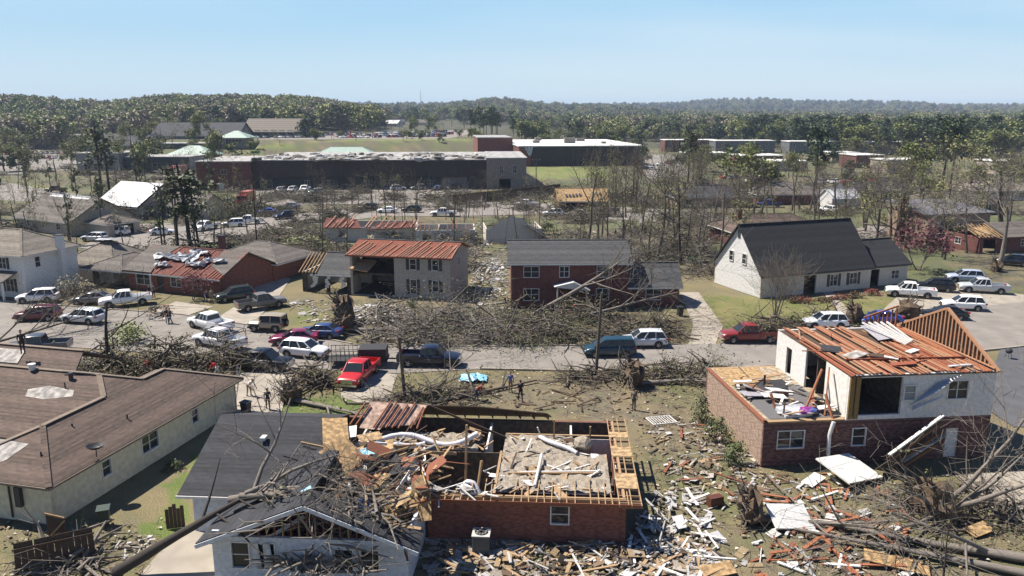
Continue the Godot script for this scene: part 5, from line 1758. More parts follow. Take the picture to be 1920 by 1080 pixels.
	for i in 5:
		mb.slab([Vector3(3.0 + i * 0.9, 3.0 + i * 0.15, 8.0 - i * 0.5), Vector3(5.2 + i * 0.7, 3.1, 8.4 - i * 0.6), Vector3(5.0 + i, 3.9, 6.0 - i * 0.3), Vector3(3.4 + i * 0.8, 3.8, 5.6)], 0.05)
	part(t, "broken_decking", mb, M.plywood)
	# --- houses behind
	var hips := [["hip_roofed_house", "brown hip-roofed brick house with chimney behind the dark-roofed white house", Vector3(38.5, 0, -136.0), 10.0, 18.0, 10.0, "roof_brown", "brick_wine"],
		["hip_roofed_house", "grey-brown hip-roofed house under the yellow-green tree", Vector3(62.0, 0, -199.0), 3.0, 18.0, 11.0, "roof_taupe", "brick_wine"],
		["hip_roofed_house", "long grey-roofed house right of the white gable", Vector3(84.5, 0, -203.0), 8.0, 24.0, 10.0, "roof_slate", "brick_pale"],
		["hip_roofed_house", "grey hip-roofed house screened by bare trees", Vector3(40.0, 0, -192.0), 4.0, 19.0, 10.0, "roof_slate", "brick_tan"],
		["hip_roofed_house", "low brown-roofed house behind the tan brick house", Vector3(92.0, 0, -178.0), 6.0, 20.0, 10.0, "roof_taupe", "brick_tan"],
		["hip_roofed_house", "low house with tan roof at the picture's right edge under trees", Vector3(120.0, 0, -208.0), 4.0, 18.0, 10.0, "roof_tan", "brick_pale"]]
	for h in hips:
		t = thing(h[0], h[1], "house", h[2], h[3])
		walls4(t, 0, h[4], -h[5], 0, 0, 2.7, M[h[7]], {front = [[3, 0.8, 1.6, 1.3, "w"], [h[4] / 2, 0.05, 1.0, 2.1, "d"], [h[4] - 3.5, 0.8, 1.6, 1.3, "w"]]})
		hip_roof(t, 0, h[4], -h[5], 0, 2.7, 0.42, 0.6, M[h[6]])
		chimney(t, Vector3(3.0, 3.0, -h[5] * 0.45), 2.7, M.brick_wine)
	t = thing("garage", "small white gabled garage beyond the dark-roofed white house", "garage", Vector3(76.5, 0, -189.0), 10.0)
	walls4(t, 0, 7.5, -6, 0, 0, 2.6, M.siding_white, {front = [[3.7, 0.0, 2.6, 2.2, "d", M.trim]]})
	gable_roof(t, 0, 7.5, -6, 0, 2.6, 2.0, 0.3, mat("roof_white", Color(0.6, 0.62, 0.64), 0.6, "grain", 0.3), M.siding_white)
	# --- the row of ruined houses
	t = thing("ruined_house", "low ruined house with splintered red roof boards on grey walls", "house", Vector3(-33.5, 0, -141.0), 2.0)
	walls4(t, 0, 16, -9, 0, 0, 2.6, M.brick_pale, {front = [[3, 0.8, 1.4, 1.3, "h"], [8, 0.0, 1.2, 2.1, "h"], [12.5, 0.8, 1.6, 1.3, "h"]]})
	mb = MB.new()
	mb.slab([Vector3(-0.4, 2.6, 0.4), Vector3(6.5, 2.5, 0.4), Vector3(5.2, 3.6, -3.4), Vector3(-0.4, 3.9, -3.6)], 0.1)
	mb.slab([Vector3(7.4, 2.3, 0.7), Vector3(16.2, 2.6, 0.4), Vector3(15.4, 3.3, -3.0), Vector3(9.0, 2.9, -3.2)], 0.1)
	part(t, "roof_deck", mb, M.deck_rust)
	rafters(t, "roof_board", Vector3(-0.4, 2.7, 0.4), Vector3(16.4, 2.6, 0.4), Vector3(-0.4, 4.5, -4.5), Vector3(16.4, 4.2, -4.5), 30, 0.2, 0.1, M.board_pale, 8, 0.6, 0.08)
	t = thing("ruined_house", "roofless grey ruin with gaping walls behind the red boards of the torn house", "house", Vector3(-17.0, 0, -138.0), 4.0)
	walls4(t, 0, 10.5, -8, 0, 0, 2.5, M.brick_pale, {front = [[2, 0.0, 1.5, 2.3, "h"], [5.2, 0.6, 1.6, 1.5, "h"], [8.6, 0.0, 2.0, 2.5, "h"]], right = [[4, 0, 3, 2.5, "h"]]})
	wall(t, "inner_wall", Vector2(4, -0.3), Vector2(4, -7.6), 0, 2.5, 0.12, M.plaster)
	rafters(t, "rafter", Vector3(0, 2.6, 0.2), Vector3(10.5, 2.6, 0.2), Vector3(0, 4.0, -4), Vector3(10.5, 4.0, -4), 14, 0.09, 0.18, M.lumber_red, 5, 0.4)
	t = thing("ruined_house", "grey roofless gable wall of a ruined house standing alone", "house", Vector3(-4.6, 0, -139.0), 6.0)
	walls4(t, 0, 10, -9, 0, 0, 2.6, M.brick_pale, {skip = ["back"], right = [[4, 0.5, 2.0, 1.8, "h"]]})
	mb = MB.new()
	for q in [-0.1, -0.3]:
		mb.poly([Vector3(5.0, 2.6, q), Vector3(0, 2.6, q), Vector3(1.6, 3.1, q), Vector3(2.6, 4.2, q), Vector3(3.4, 4.0, q), Vector3(4.6, 5.0, q), Vector3(5.6, 4.4, q), Vector3(6.4, 4.5, q), Vector3(7.6, 3.2, q), Vector3(9, 2.6, q)], Vector3(0, 0, -q - 0.2))
	part(t, "gable", mb, M.brick_pale)
	mb = MB.new()
	mb.slab([Vector3(7.0, 3.4, 0.9), Vector3(10.9, 0.9, 1.3), Vector3(10.4, 1.6, -6), Vector3(6.5, 3.6, -5)], 0.12)
	part(t, "roof_slope", mb, M.roof_taupe)
	t = thing("ruined_house", "house with bare plywood roof and dark plates painted as gaps above the tree debris", "house", Vector3(11.0, 0, -184.0), 4.0)
	walls4(t, 0, 11.5, -9, 0, 0, 2.6, M.brick_wine, {front = [[2.5, 0.0, 2.6, 2.2, "h"], [7.5, 0.8, 1.6, 1.3, "h"]]})
	gable_roof(t, 0, 11.5, -9, 0, 2.6, 2.4, 0.4, M.plywood, M.brick_wine)
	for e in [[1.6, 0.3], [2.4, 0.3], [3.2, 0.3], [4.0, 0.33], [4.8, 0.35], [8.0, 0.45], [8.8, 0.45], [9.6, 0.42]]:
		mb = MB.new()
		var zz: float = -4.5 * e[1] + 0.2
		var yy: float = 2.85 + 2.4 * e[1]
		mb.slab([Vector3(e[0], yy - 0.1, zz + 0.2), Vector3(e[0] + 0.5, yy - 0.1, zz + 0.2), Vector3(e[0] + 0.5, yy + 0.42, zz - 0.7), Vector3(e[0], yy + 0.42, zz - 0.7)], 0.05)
		part(t, "gap_shade_plate", mb, M.dark_trim)  # solid plate on the roof, coloured like the shade in a gap

func flat_block(called: String, label: String, at: Vector3, turn: float, w: float, d: float, h: float, m: Material, roof: Material, spec := {}) -> Node3D:
	var t := thing(called, label, "building", at, turn, spec.get("group", ""))
	walls4(t, 0, w, -d, 0, 0, h, m, spec, M.trim)
	var mb := MB.new()
	mb.bx(-0.3, w + 0.3, h, h + 0.35, -d - 0.3, 0.3)
	part(t, "roof", mb, roof)
	return t

func make_far_buildings() -> void:
	var t: Node3D
	var mb: MB
	var g := RandomNumberGenerator.new()
	g.seed = 19
	mat("roof_membrane", Color(0.5, 0.49, 0.47), 0.7, "blotch", 0.05)
	mat("roof_bright", Color(0.74, 0.73, 0.7), 0.7, "grain", 0.05)
	mat("store_dark", Color(0.05, 0.041, 0.033), 0.85, "streak", 0.08)
	mat("store_low", Color(0.045, 0.06, 0.062), 0.8, "grain", 0.1)
	mat("concrete_wall", Color(0.22, 0.2, 0.18), 0.9, "grain", 0.1)
	mat("roof_mint", Color(0.42, 0.56, 0.48), 0.6, "streak", 0.1)
	# the long store, its upper wall hanging out over the recessed ground floor
	t = thing("long_store", "long dark flat-roofed store with brick end and torn white roof", "building", Vector3(-77.5, 0, -236.0), 2.6)
	mb = MB.new()
	mb.bx(0, 70, 3.7, 8.6, -2.6, -2.2)
	part(t, "upper_wall", mb, M.store_dark)
	mb = MB.new()
	mb.bx(0, 70, 3.5, 3.7, -5, -2.2)
	part(t, "soffit", mb, M.store_dark)
	for i in 9:
		mb = MB.new()
		mb.bx(7.6 * i + 3.6, 7.6 * i + 3.75, 3.7, 8.6, -2.2, -2.12)
		part(t, "panel_joint", mb, M.dark_trim)
	var op := []
	for i in 11:
		op.append([3.2 + i * 6.2, 0.1, 1.6 if i % 3 else 3.6, 2.4, "d" if i % 3 == 1 else "w"])
	var hl := openings(t, Vector2(0, -4.9), Vector2(70, -4.9), 0.2, op, M.trim)
	wall(t, "lower_wall", Vector2(0, -4.9), Vector2(70, -4.9), 0, 3.5, 0.2, M.store_low, hl)
	mb = MB.new()
	mb.bx(56.5, 64.0, 0, 3.4, -4.75, -4.5)
	part(t, "shutter", mb, mat("shutter_grey", Color(0.3, 0.31, 0.32), 0.6, "streak", 0.2))
	walls4(t, 0, 70, -48, -5.0, 0, 8.5, M.concrete_wall, {skip = ["front"]})
	mb = MB.new()
	mb.bx(-0.2, 70.2, 8.5, 8.75, -48.2, -2.1)
	part(t, "roof", mb, M.roof_membrane)
	for i in 130:
		mb = MB.new()
		var gx := g.randf_range(1, 69)
		mb.col = [Color(0.5, 0.48, 0.45), Color(0.12, 0.11, 0.1), Color(0.65, 0.64, 0.62), Color(0.25, 0.22, 0.19)][i % 4]
		mb.blob(Vector3(gx, 8.8, -2.6 - 30.0 * pow(g.randf(), 1.6)), Vector3(g.randf_range(0.6, 2.6), g.randf_range(0.2, 0.9), g.randf_range(0.6, 2.5)), 4, 6, 0.35, g)
		part(t, "torn_roofing", mb, M.scrap)
	walls4(t, -16, 0, -30, -1.0, 0, 8.2, M.brick_wine, {front = [[7, 0.0, 1.6, 2.2, "d", M.trim], [8, 4.6, 1.8, 1.4, "w"]], right = [], left = [[10, 3, 2, 2, "w"]]})
	mb = MB.new()
	mb.bx(-16.3, 0.3, 8.2, 8.5, -30, -0.8)
	part(t, "roof", mb, M.roof_membrane)
	mb = MB.new()
	mb.bx(-16.1, 0.1, 5.1, 5.4, -1.0, -0.9)
	mb.bx(-16.1, 0.1, 6.3, 6.5, -1.0, -0.9)
	part(t, "brick_band", mb, M.brick_red)
	walls4(t, 70, 82, -40, -1.5, 0, 9.0, M.concrete_wall, {front = [[4.5, 4.6, 1.2, 2.4, "w"], [8.5, 4.6, 1.2, 2.4, "w"], [5.5, 0, 3.4, 3.0, "h"]]})
	mb = MB.new()
	mb.bx(69.8, 82.3, 9.0, 9.3, -40, -1.3)
	part(t, "roof", mb, M.roof_membrane)
	for i in 16:
		mb = MB.new()
		mb.bx(82.0 + i * 0.45, 82.5 + i * 0.45, 0, 4.4 - i * 0.28, -4.5, -1.7)
		part(t, "step", mb, M.concrete)
	mb = MB.new()
	var arc := PackedVector3Array()
	var ar := PackedFloat32Array()
	for i in 11:
		arc.append(Vector3(71.5 + i * 0.9, 2.6 + 1.7 * sin(PI * i / 10.0), -1.3))
		ar.append(0.18)
	mb.tube(arc, ar, 6)
	part(t, "stair_arch", mb, M.concrete)
	# the brick hall with the white roof
	t = thing("brick_hall", "dark brick hall with broad white roof and a torn corner", "building", Vector3(3.0, 0, -340.0), 6.0)
	walls4(t, 0, 54, -75, 0, 0, 8.2, M.brick_wine, {front_m = M.store_dark})
	mb = MB.new()
	mb.bx(-0.3, 54.3, 8.2, 8.6, -75, 0.3)
	part(t, "roof", mb, M.roof_bright)
	mb = MB.new()
	mb.bx(0, 5, 0, 8.15, 0.02, 0.1)
	part(t, "brick_panel", mb, M.brick_red)
	for e in [[10, -30, 3, 1.2], [24, -26, 5, 2.4], [34, -50, 4, 1.4], [40, -20, 2, 0.9], [15, -60, 3, 1.5]]:
		mb = MB.new()
		mb.bx(e[0], e[0] + e[2], 8.6, 8.6 + e[3], e[1] - 3, e[1])
		part(t, "roof_unit", mb, M.concrete_wall)
	walls4(t, -16, -0.1, -60, -25, 0, 11.0, M.brick_red, {})
	mb = MB.new()
	mb.bx(-16.2, 0.0, 11.0, 11.4, -60.2, -24.8)
	part(t, "roof", mb, M.roof_membrane)
	mb = MB.new()
	mb.slab([Vector3(2, 8.5, 0.35), Vector3(6, 8.5, 0.35), Vector3(5, 4.4, 0.7), Vector3(4, 4.6, 0.6)], 0.05)
	part(t, "hanging_membrane", mb, M.tarp_white)
	# the church-like halls below the wooded hill
	for e in [["broad hall with dark pitched roof below the wooded hill", -196.0, -438.0, 2.0, 46.0, 30.0, 3.6, 6.6, "roof_slate"], ["tan-roofed hall right of the broad dark-roofed hall", -157.0, -470.0, -3.0, 32.0, 26.0, 3.6, 7.0, "roof_tan"], ["steel-blue gabled hall left of the broad dark-roofed hall", -236.0, -445.0, -12.0, 32.0, 24.0, 5.0, 5.0, "roof_slate"], ["low dark hall beside the lot at the picture's far left", -300.0, -500.0, -6.0, 62.0, 25.0, 6.0, 3.0, "roof_slate"]]:
		t = thing("pitched_hall", e[0], "building", Vector3(e[1], hill(e[1], e[2]), e[2]), e[3])
		var wn := []
		for i in 6:
			wn.append([4.0 + i * (e[4] - 8.0) / 5.0, 1.0, 3.4, 3.0, "w"])
		walls4(t, 0, e[4], -e[5], 0, -2, e[6], mat("hall_wall", Color(0.16, 0.17, 0.19), 0.7, "grain", 0.05), {front = wn})
		gable_roof(t, 0, e[4], -e[5], 0, e[6], e[7], 1.0, M[e[8]], M.hall_wall)
	# green-roofed shops
	for e in [["green-roofed shop with a wide hip roof behind the red trucks", -154.0, -358.0, -3.0, 19.0, 14.0], ["small green-roofed shop right of the wide one", -145.0, -400.0, -2.0, 13.0, 11.0], ["green-roofed shop with blue tarp beyond the long store", -84.0, -330.0, 2.0, 29.0, 16.0]]:
		t = thing("green_roofed_shop", e[0], "building", Vector3(e[1], hill(e[1], e[2] - 6.0), e[2]), e[3])
		walls4(t, 0, e[4], -e[5], 0, -2, 4.2, M.concrete_wall, {front = [[4, 0.4, 3.0, 2.6, "w"], [e[4] / 2, 0, 2.0, 2.6, "d"], [e[4] - 4, 0.4, 3.0, 2.6, "w"]]})
		hip_roof(t, 0, e[4], -e[5], 0, 4.2, 0.5, 1.2, M.roof_mint)
		if e[1] > -100.0:
			mb = MB.new()
			mb.slab([Vector3(-1.6, 2.6, 1.6), Vector3(3.0, 3.8, 1.6), Vector3(4.0, 6.6, -3.5), Vector3(-1.2, 5.2, -4)], 0.1)
			part(t, "tarp", mb, M.tarp_blue)
	# flat white-roofed shops at the left
	for e in [["pale flat-roofed shop behind the broken trees", -172.0, -316.0, -2.0, 17.0, 18.0, 6.5], ["low white-roofed shop with dark front beside the pale shop", -154.0, -318.0, -2.0, 26.0, 16.0, 5.0], ["white-roofed shop with pillars beyond the low shop", -190.0, -400.0, -2.0, 46.0, 16.0, 7.0], ["two-storey shop with white roof edge at the far left lot", -258.0, -470.0, -4.0, 36.0, 18.0, 9.0]]:
		flat_block("flat_roofed_shop", e[0], Vector3(e[1], 0, e[2]), e[3], e[4], e[5], e[6], mat("shop_wall", Color(0.3, 0.28, 0.27), 0.85, "grain", 0.1), M.roof_membrane, {front = [[4, 0.4, 3.0, 2.4, "w"], [e[4] / 2, 0.4, 4.0, 2.4, "w"], [e[4] - 4, 0.4, 3.0, 2.4, "w"]], front_m = M.store_low if e[4] > 20 else M.shop_wall})
	# the flats with white roof edges among the trees
	var flats := [["farthest flats with white roof edge left of the pines", 88.0, -462.0, 2.0, 30.0, 12.0, 6.5, "wine"], ["long grey flats with white roof edge", 114.0, -450.0, 3.0, 34.0, 12.0, 6.5, "grey"], ["grey flats behind the yellow-green tree", 152.0, -440.0, 3.0, 30.0, 12.0, 6.5, "grey"], ["grey flats with white roof edge beside tall pines", 188.0, -430.0, 3.0, 27.0, 12.0, 6.5, "grey"],
		["white-roofed low flats beyond the bare trees", 82.0, -372.0, 5.0, 20.0, 14.0, 3.6, "tan"], ["white-roofed flats with dark red wall", 96.0, -335.0, 5.0, 18.0, 14.0, 4.5, "wine"], ["white-roofed flats nearest the bare trees", 101.0, -312.0, 5.0, 15.0, 12.0, 3.6, "tan"],
		["white-roofed flats right of the tall pine", 146.0, -365.0, 4.0, 13.0, 14.0, 4.2, "tan"], ["white-roofed flats with brown wall beyond the grey roof", 142.0, -330.0, 6.0, 12.0, 14.0, 5.0, "wine"], ["white-roofed flats with pale wall beyond the grey roof", 141.0, -300.0, 6.0, 18.0, 12.0, 4.8, "tan"],
		["white-roofed flats behind two dark pines", 176.0, -290.0, 4.0, 16.0, 12.0, 5.0, "tan"], ["white-roofed flats deep in the trees at the right", 236.0, -420.0, 4.0, 24.0, 12.0, 5.0, "grey"], ["white-roofed flats at the picture's right edge", 300.0, -480.0, 4.0, 30.0, 12.0, 6.0, "grey"]]
	for e in flats:
		var wm: Material = {"wine": M.brick_wine, "grey": mat("flat_grey", Color(0.13, 0.14, 0.15), 0.8, "grain", 0.1), "tan": mat("flat_tan", Color(0.35, 0.3, 0.25), 0.85, "grain", 0.1)}[e[7]]
		var wn := []
		for i in int(e[4] / 4.5):
			wn.append([2.5 + i * 4.5, 0.9, 1.6, 1.5, "w"])
			if e[6] > 5.5:
				wn.append([2.5 + i * 4.5, 3.9, 1.6, 1.5, "w"])
		flat_block("flats", e[0], Vector3(e[1], 0, e[2]), e[3], e[4], e[5], e[6], wm, M.roof_bright, {front = wn, group = "white-roofed flats"})
	# houses scattered over the middle hillside
	for i in 42:
		var az := g.randf_range(-13.0, -4.0) if i < 26 else g.randf_range(3.0, 30.0)
		var p := px_dir(az, g.randf_range(750.0, 1500.0))
		t = thing("hillside_house", "tiny house on the far hillside " + ("left of the hill crest" if i < 26 else "right of the hill crest"), "house", p, g.randf_range(-40, 40), "far hillside houses " + ("left of the crest" if i < 26 else "right of the crest"))
		walls4(t, 0, 16, -10, 0, -2, 3.2, M.brick_pale if i % 3 else M.brick_tan, {})
		gable_roof(t, 0, 16, -10, 0, 3.2, 3.0, 0.5, M[["roof_grey", "roof_tan", "roof_white", "roof_taupe"][i % 4]], M.brick_pale)
	# timber fence below the store
	t = thing("timber_fence", "dark timber retaining fence running up to the bare plywood roof", "fence", Vector3(-14.6, 0, -198.0))
	var fa := Vector3(0, 0, 0)
	var fb := Vector3(28.2, 0, -29.5)
	for i in 60:
		var p := fa.lerp(fb, i / 59.0)
		mb = MB.new()
		mb.box(p + Vector3(0, 1.25 + g.randf_range(-0.05, 0.05), 0), Vector3(0.66, 2.5, 0.08), Basis(Vector3.UP, atan2(29.5, 28.2)))
		part(t, "board", mb, M.lumber_brown)
	mb = MB.new()
	mb.beam(fa + Vector3(0, 2.55, 0), fb + Vector3(0, 2.55, 0), 0.25, 0.08)
	part(t, "top_rail", mb, M.lumber_brown)


# ---------------------------------------------------------------- the three near houses
func torn_slab(t: Node, called: String, p: Array, th: float, m: Material) -> MeshInstance3D:
	var mb := MB.new()
	mb.slab(p, th)
	return part(t, called, mb, m)

func make_house_left() -> void:
	var t := thing("hip_roofed_house", "cream house with long brown hip roof and pale patched spots", "house", Vector3(-25.7, 0, -40.4), -13.9)
	mat("cream_wall", Color(0.6, 0.56, 0.42), 0.85, "grain", 0.3)
	mat("patch_pale", Color(0.46, 0.43, 0.4), 0.85, "blotch", 0.2)
	mat("cap_tan", Color(0.19, 0.15, 0.115), 0.9, "grain", 0.4)
	var wl := openings(t, Vector2(-0.55, -0.6), Vector2(-0.55, -18.7), 0.2, [[4.2, 1.0, 0.85, 1.1, "w"], [8.2, 0.95, 1.7, 1.25, "w"], [13.0, 1.0, 0.85, 1.1, "w"]], M.trim)
	wall(t, "wall", Vector2(-0.55, -0.6), Vector2(-0.55, -18.7), 0, 2.5, 0.2, M.cream_wall, wl)
	wall(t, "wall", Vector2(-7.5, -0.55), Vector2(-0.45, -0.55), 0, 2.5, 0.2, M.cream_wall)
	wall(t, "wall", Vector2(-7.5, -18.65), Vector2(-0.45, -18.65), 0, 2.5, 0.2, M.cream_wall)
	wall(t, "wall", Vector2(-7.4, -5.4), Vector2(-7.4, -0.7), 0, 2.5, 0.2, M.cream_wall)
	wall(t, "wall", Vector2(-17.8, -5.5), Vector2(-7.4, -5.5), 0, 2.5, 0.2, M.cream_wall)
	wall(t, "wall", Vector2(-17.7, -16.8), Vector2(-17.7, -5.6), 0, 4.0, 0.2, M.cream_wall)
	wall(t, "wall", Vector2(-17.8, -16.8), Vector2(-0.6, -16.8), 0, 2.5, 0.2, M.cream_wall)
	var h := func(x: float, z: float, y: float) -> Vector3: return Vector3(x, y, z)
	var e0 := Vector3(0, 2.6, 0)
	var e1 := Vector3(0, 2.6, -19.2)
	var r0 := Vector3(-4, 4.28, -4)
	var r1 := Vector3(-4, 4.28, -9.1)
	var r2 := Vector3(-5.9, 5.08, -11)
	var r3 := Vector3(-4, 4.28, -12.9)
	var r4 := Vector3(-4, 4.28, -15.2)
	var v1 := Vector3(-8, 2.6, -5.1)
	var v2 := Vector3(-8, 2.6, -16.9)
	var left := [Vector3(-18.3, 2.6, -5.1), Vector3(-18.3, 5.08, -11), Vector3(-18.3, 2.6, -16.9)]
	var mb := MB.new()
	for q in [[e0, Vector3(0, 2.6, -9.1), r1, r0], [Vector3(0, 2.6, -9.1), Vector3(0, 2.6, -12.9), r3, r2, r1], [Vector3(0, 2.6, -12.9), e1, r4, r3]]:
		mb.slab(q, 0.12)
	part(t, "roof_slope", mb, M.roof_brown)
	for q in [[e0, r0, Vector3(-8, 2.6, 0)], [Vector3(-8, 2.6, 0), r0, r1, v1], [v1, r1, r2, left[1], left[0]], [e1, r4, Vector3(-8, 2.6, -19.2)], [Vector3(-8, 2.6, -19.2), r4, r3, v2], [v2, r3, r2, left[1], left[2]]]:
		torn_slab(t, "roof_slope", q, 0.12, M.roof_brown)
	torn_slab(t, "roof_slope", [Vector3(-18.3, 5.0, -11.5), Vector3(-8.3, 5.0, -11.5), Vector3(-9.2, 5.85, -13.4), Vector3(-18.3, 5.85, -13.4)], 0.12, M.roof_brown)
	torn_slab(t, "roof_slope", [Vector3(-18.3, 4.4, -16.4), Vector3(-8.3, 4.4, -16.4), Vector3(-9.2, 5.84, -13.4), Vector3(-18.3, 5.84, -13.4)], 0.12, M.roof_brown)
	for e in [[e0, r0], [r0, Vector3(-8, 2.6, 0)], [r0, r1], [r1, r2], [r2, r3], [r3, r4], [r4, e1], [r2, left[1]], [Vector3(-9.2, 5.85, -13.4), Vector3(-18.3, 5.85, -13.4)]]:
		mb = MB.new()
		mb.beam(e[0] + Vector3(0, 0.03, 0), e[1] + Vector3(0, 0.03, 0), 0.34, 0.05)
		part(t, "ridge_cap", mb, M.roof_brown if e[0] == e0 else M.cap_tan)
	for e in [[e0, e1], [e0, Vector3(-8, 2.6, 0)]]:
		mb = MB.new()
		mb.beam(e[0] + Vector3(0.03, -0.1, 0.03), e[1] + Vector3(0.03, -0.1, 0.03), 0.1, 0.13)
		part(t, "gutter", mb, M.cap_tan)
	# pale worn patches lie on the slopes as thin sheets of bare felt
	torn_slab(t, "bare_felt", [Vector3(-7.2, 2.87, -0.6), Vector3(-4.9, 2.93, -0.75), Vector3(-4.2, 3.2, -1.4), Vector3(-3.7, 3.72, -2.6), Vector3(-5.9, 3.76, -2.7)], 0.012, M.patch_pale)
	torn_slab(t, "bare_felt", [Vector3(-9.8, 4.04, -8.5), Vector3(-8.2, 4.0, -8.4), Vector3(-6.3, 4.2, -8.9), Vector3(-6.6, 4.42, -9.4), Vector3(-8.8, 4.5, -9.6), Vector3(-10.1, 4.3, -9.1)], 0.012, M.patch_pale)
	torn_slab(t, "bare_decking", [Vector3(-17.5, 5.12, -11.6), Vector3(-13.4, 5.12, -11.6), Vector3(-13.9, 5.7, -12.9), Vector3(-16.5, 5.7, -12.9)], 0.03, M.patch_pale)
	for e in [[-7.6, 4.85, -10.3, 0.45, 0.16], [-3.0, 3.75, -5.2, 0.3, 0.06], [-1.6, 3.25, -8.3, 0.35, 0.06], [-7.4, 4.5, -9.5, 0.4, 0.05], [-2.2, 3.4, -1.9, 0.3, 0.05]]:
		mb = MB.new()
		mb.tube(PackedVector3Array([Vector3(e[0], e[1] - 0.2, e[2]), Vector3(e[0], e[1] + e[3], e[2])]), PackedFloat32Array([e[4], e[4]]), 8)
		part(t, "vent_pipe", mb, M.dark_trim)
	mb = MB.new()
	mb.tube(PackedVector3Array([Vector3(-11.3, 5.05, -10.8), Vector3(-11.3, 5.5, -10.8)]), PackedFloat32Array([0.2, 0.26]), 12)
	part(t, "roof_vent", mb, M.trim)
	mb = MB.new()
	mb.beam(Vector3(-8.6, 5.16, -10.7), Vector3(-6.2, 5.1, -10.9), 0.1, 0.1)
	part(t, "flue_pipe", mb, M.dark_trim)
	mb = MB.new()
	mb.tube(PackedVector3Array([Vector3(-3.2, 0.2, -0.38), Vector3(-3.2, 2.45, -0.38)]), PackedFloat32Array([0.06, 0.06]), 6)
	mb.bx(-2.7, -2.3, 1.0, 2.2, -0.44, -0.2)
	part(t, "meter_box", mb, M.dark_trim)
	# dish on the near eave
	var d := thing("satellite_dish", "black satellite dish torn loose on the brown roof's lower edge", "dish", Vector3(-24.9, 2.95, -44.1), 30.0)
	mb = MB.new()
	var rings := []
	for i in 5:
		var ring := []
		for j in 14:
			var a := TAU * j / 14
			ring.append(Vector3(cos(a) * 0.13 * (i + 0.2), 0.28 + 0.035 * i * i * 0.5, sin(a) * 0.11 * (i + 0.2)))
		rings.append(ring)
	loft(mb, rings, false)
	part(d, "reflector", mb, M.dark_trim)
	mb = MB.new()
	mb.beam(Vector3(0, -0.2, 0), Vector3(0, 0.28, 0), 0.06, 0.06)
	mb.beam(Vector3(0.4, 0.3, 0), Vector3(0.1, 0.7, 0.3), 0.03, 0.03)
	part(d, "mount", mb, M.dark_trim)
	# fence, gate and bins by the near corner
	t = thing("board_fence", "dark board fence with a leaning gate at the cream house's corner", "fence", Vector3(-22.2, 0, -37.6), 28.0)
	for i in 12:
		mb = MB.new()
		mb.box(Vector3(-3.2 + i * 0.3, 0.85, 0), Vector3(0.28, 1.7, 0.03), Basis.from_euler(Vector3(-0.12, 0, 0.03 * (i % 3 - 1))))
		part(t, "board", mb, M.lumber_brown)
	mb = MB.new()
	mb.beam(Vector3(-3.4, 1.4, 0.05), Vector3(0.3, 1.4, 0.05), 0.05, 0.09)
	mb.beam(Vector3(-3.4, 0.4, 0.05), Vector3(0.3, 0.4, 0.05), 0.05, 0.09)
	part(t, "rail", mb, M.lumber_brown)
	t = thing("gate", "broken timber gate leaning by the cream house's near corner", "gate", Vector3(-24.6, 0, -38.9), -20.0)
	for i in 6:
		mb = MB.new()
		mb.box(Vector3(i * 0.24 - 0.6, 0.92, 0), Vector3(0.22, 1.8, 0.03))
		part(t, "board", mb, M.lumber_brown)
	mb = MB.new()
	mb.beam(Vector3(-0.7, 0.25, 0.05), Vector3(0.7, 1.6, 0.05), 0.05, 0.09)
	mb.beam(Vector3(-0.72, 1.75, 0.05), Vector3(0.72, 1.75, 0.05), 0.05, 0.09)
	mb.beam(Vector3(-0.72, 0.2, 0.05), Vector3(0.72, 0.2, 0.05), 0.05, 0.09)
	part(t, "brace", mb, M.lumber)
	t = thing("fence_panel", "short broken fence panel standing on the green strip", "fence", Vector3(-18.99, 0, -40.68), 15.0)
	for i in 5:
		mb = MB.new()
		mb.box(Vector3(i * 0.2 - 0.4, 0.6 + 0.07 * (i % 3), 0), Vector3(0.19, 1.2 + 0.14 * (i % 3), 0.03))
		part(t, "board", mb, M.lumber_brown)
	bin("dark green wheeled bin behind the dark board fence", Vector3(-23.15, 0, -40.98), 20.0, Color(0.02, 0.04, 0.03))
	bin("black wheeled bin by the cream house's far corner", Vector3(-20.59, 0, -57.73), 70.0, Color(0.015, 0.015, 0.017))
	bin("black wheeled bin beside the brick house's drive", Vector3(19.34, 0, -88.19), 10.0, Color(0.015, 0.015, 0.017))

func bin(label: String, at: Vector3, turn: float, c: Color) -> void:
	var t := thing("wheeled_bin", label, "bin", at, turn)
	mat("bin" + c.to_html(), c, 0.5)
	var m: Material = M["bin" + c.to_html()]
	var mb := MB.new()
	var rings := []
	for e in [[0.08, 0.24], [1.0, 0.31]]:
		rings.append([Vector3(-e[1], e[0], -e[1]), Vector3(e[1], e[0], -e[1]), Vector3(e[1], e[0], e[1]), Vector3(-e[1], e[0], e[1])])
	for i in 4:
		var j := (i + 1) % 4
		mb.poly([rings[0][i], rings[0][j], rings[1][j], rings[1][i]], rings[0][i] + rings[0][j])
	mb.poly(rings[0], Vector3.DOWN)
	part(t, "body", mb, m)
	mb = MB.new()
	mb.slab([Vector3(-0.35, 1.08, 0.36), Vector3(0.35, 1.08, 0.36), Vector3(0.35, 1.12, -0.36), Vector3(-0.35, 1.12, -0.36)], 0.06)
	part(t, "lid", mb, m)
	for sd in [-1, 1]:
		mb = MB.new()
		mb.tube(PackedVector3Array([Vector3(sd * 0.26, 0.12, -0.26), Vector3(sd * 0.31, 0.12, -0.26)]), PackedFloat32Array([0.12, 0.12]), 10)
		part(t, "wheel", mb, M.tyre)

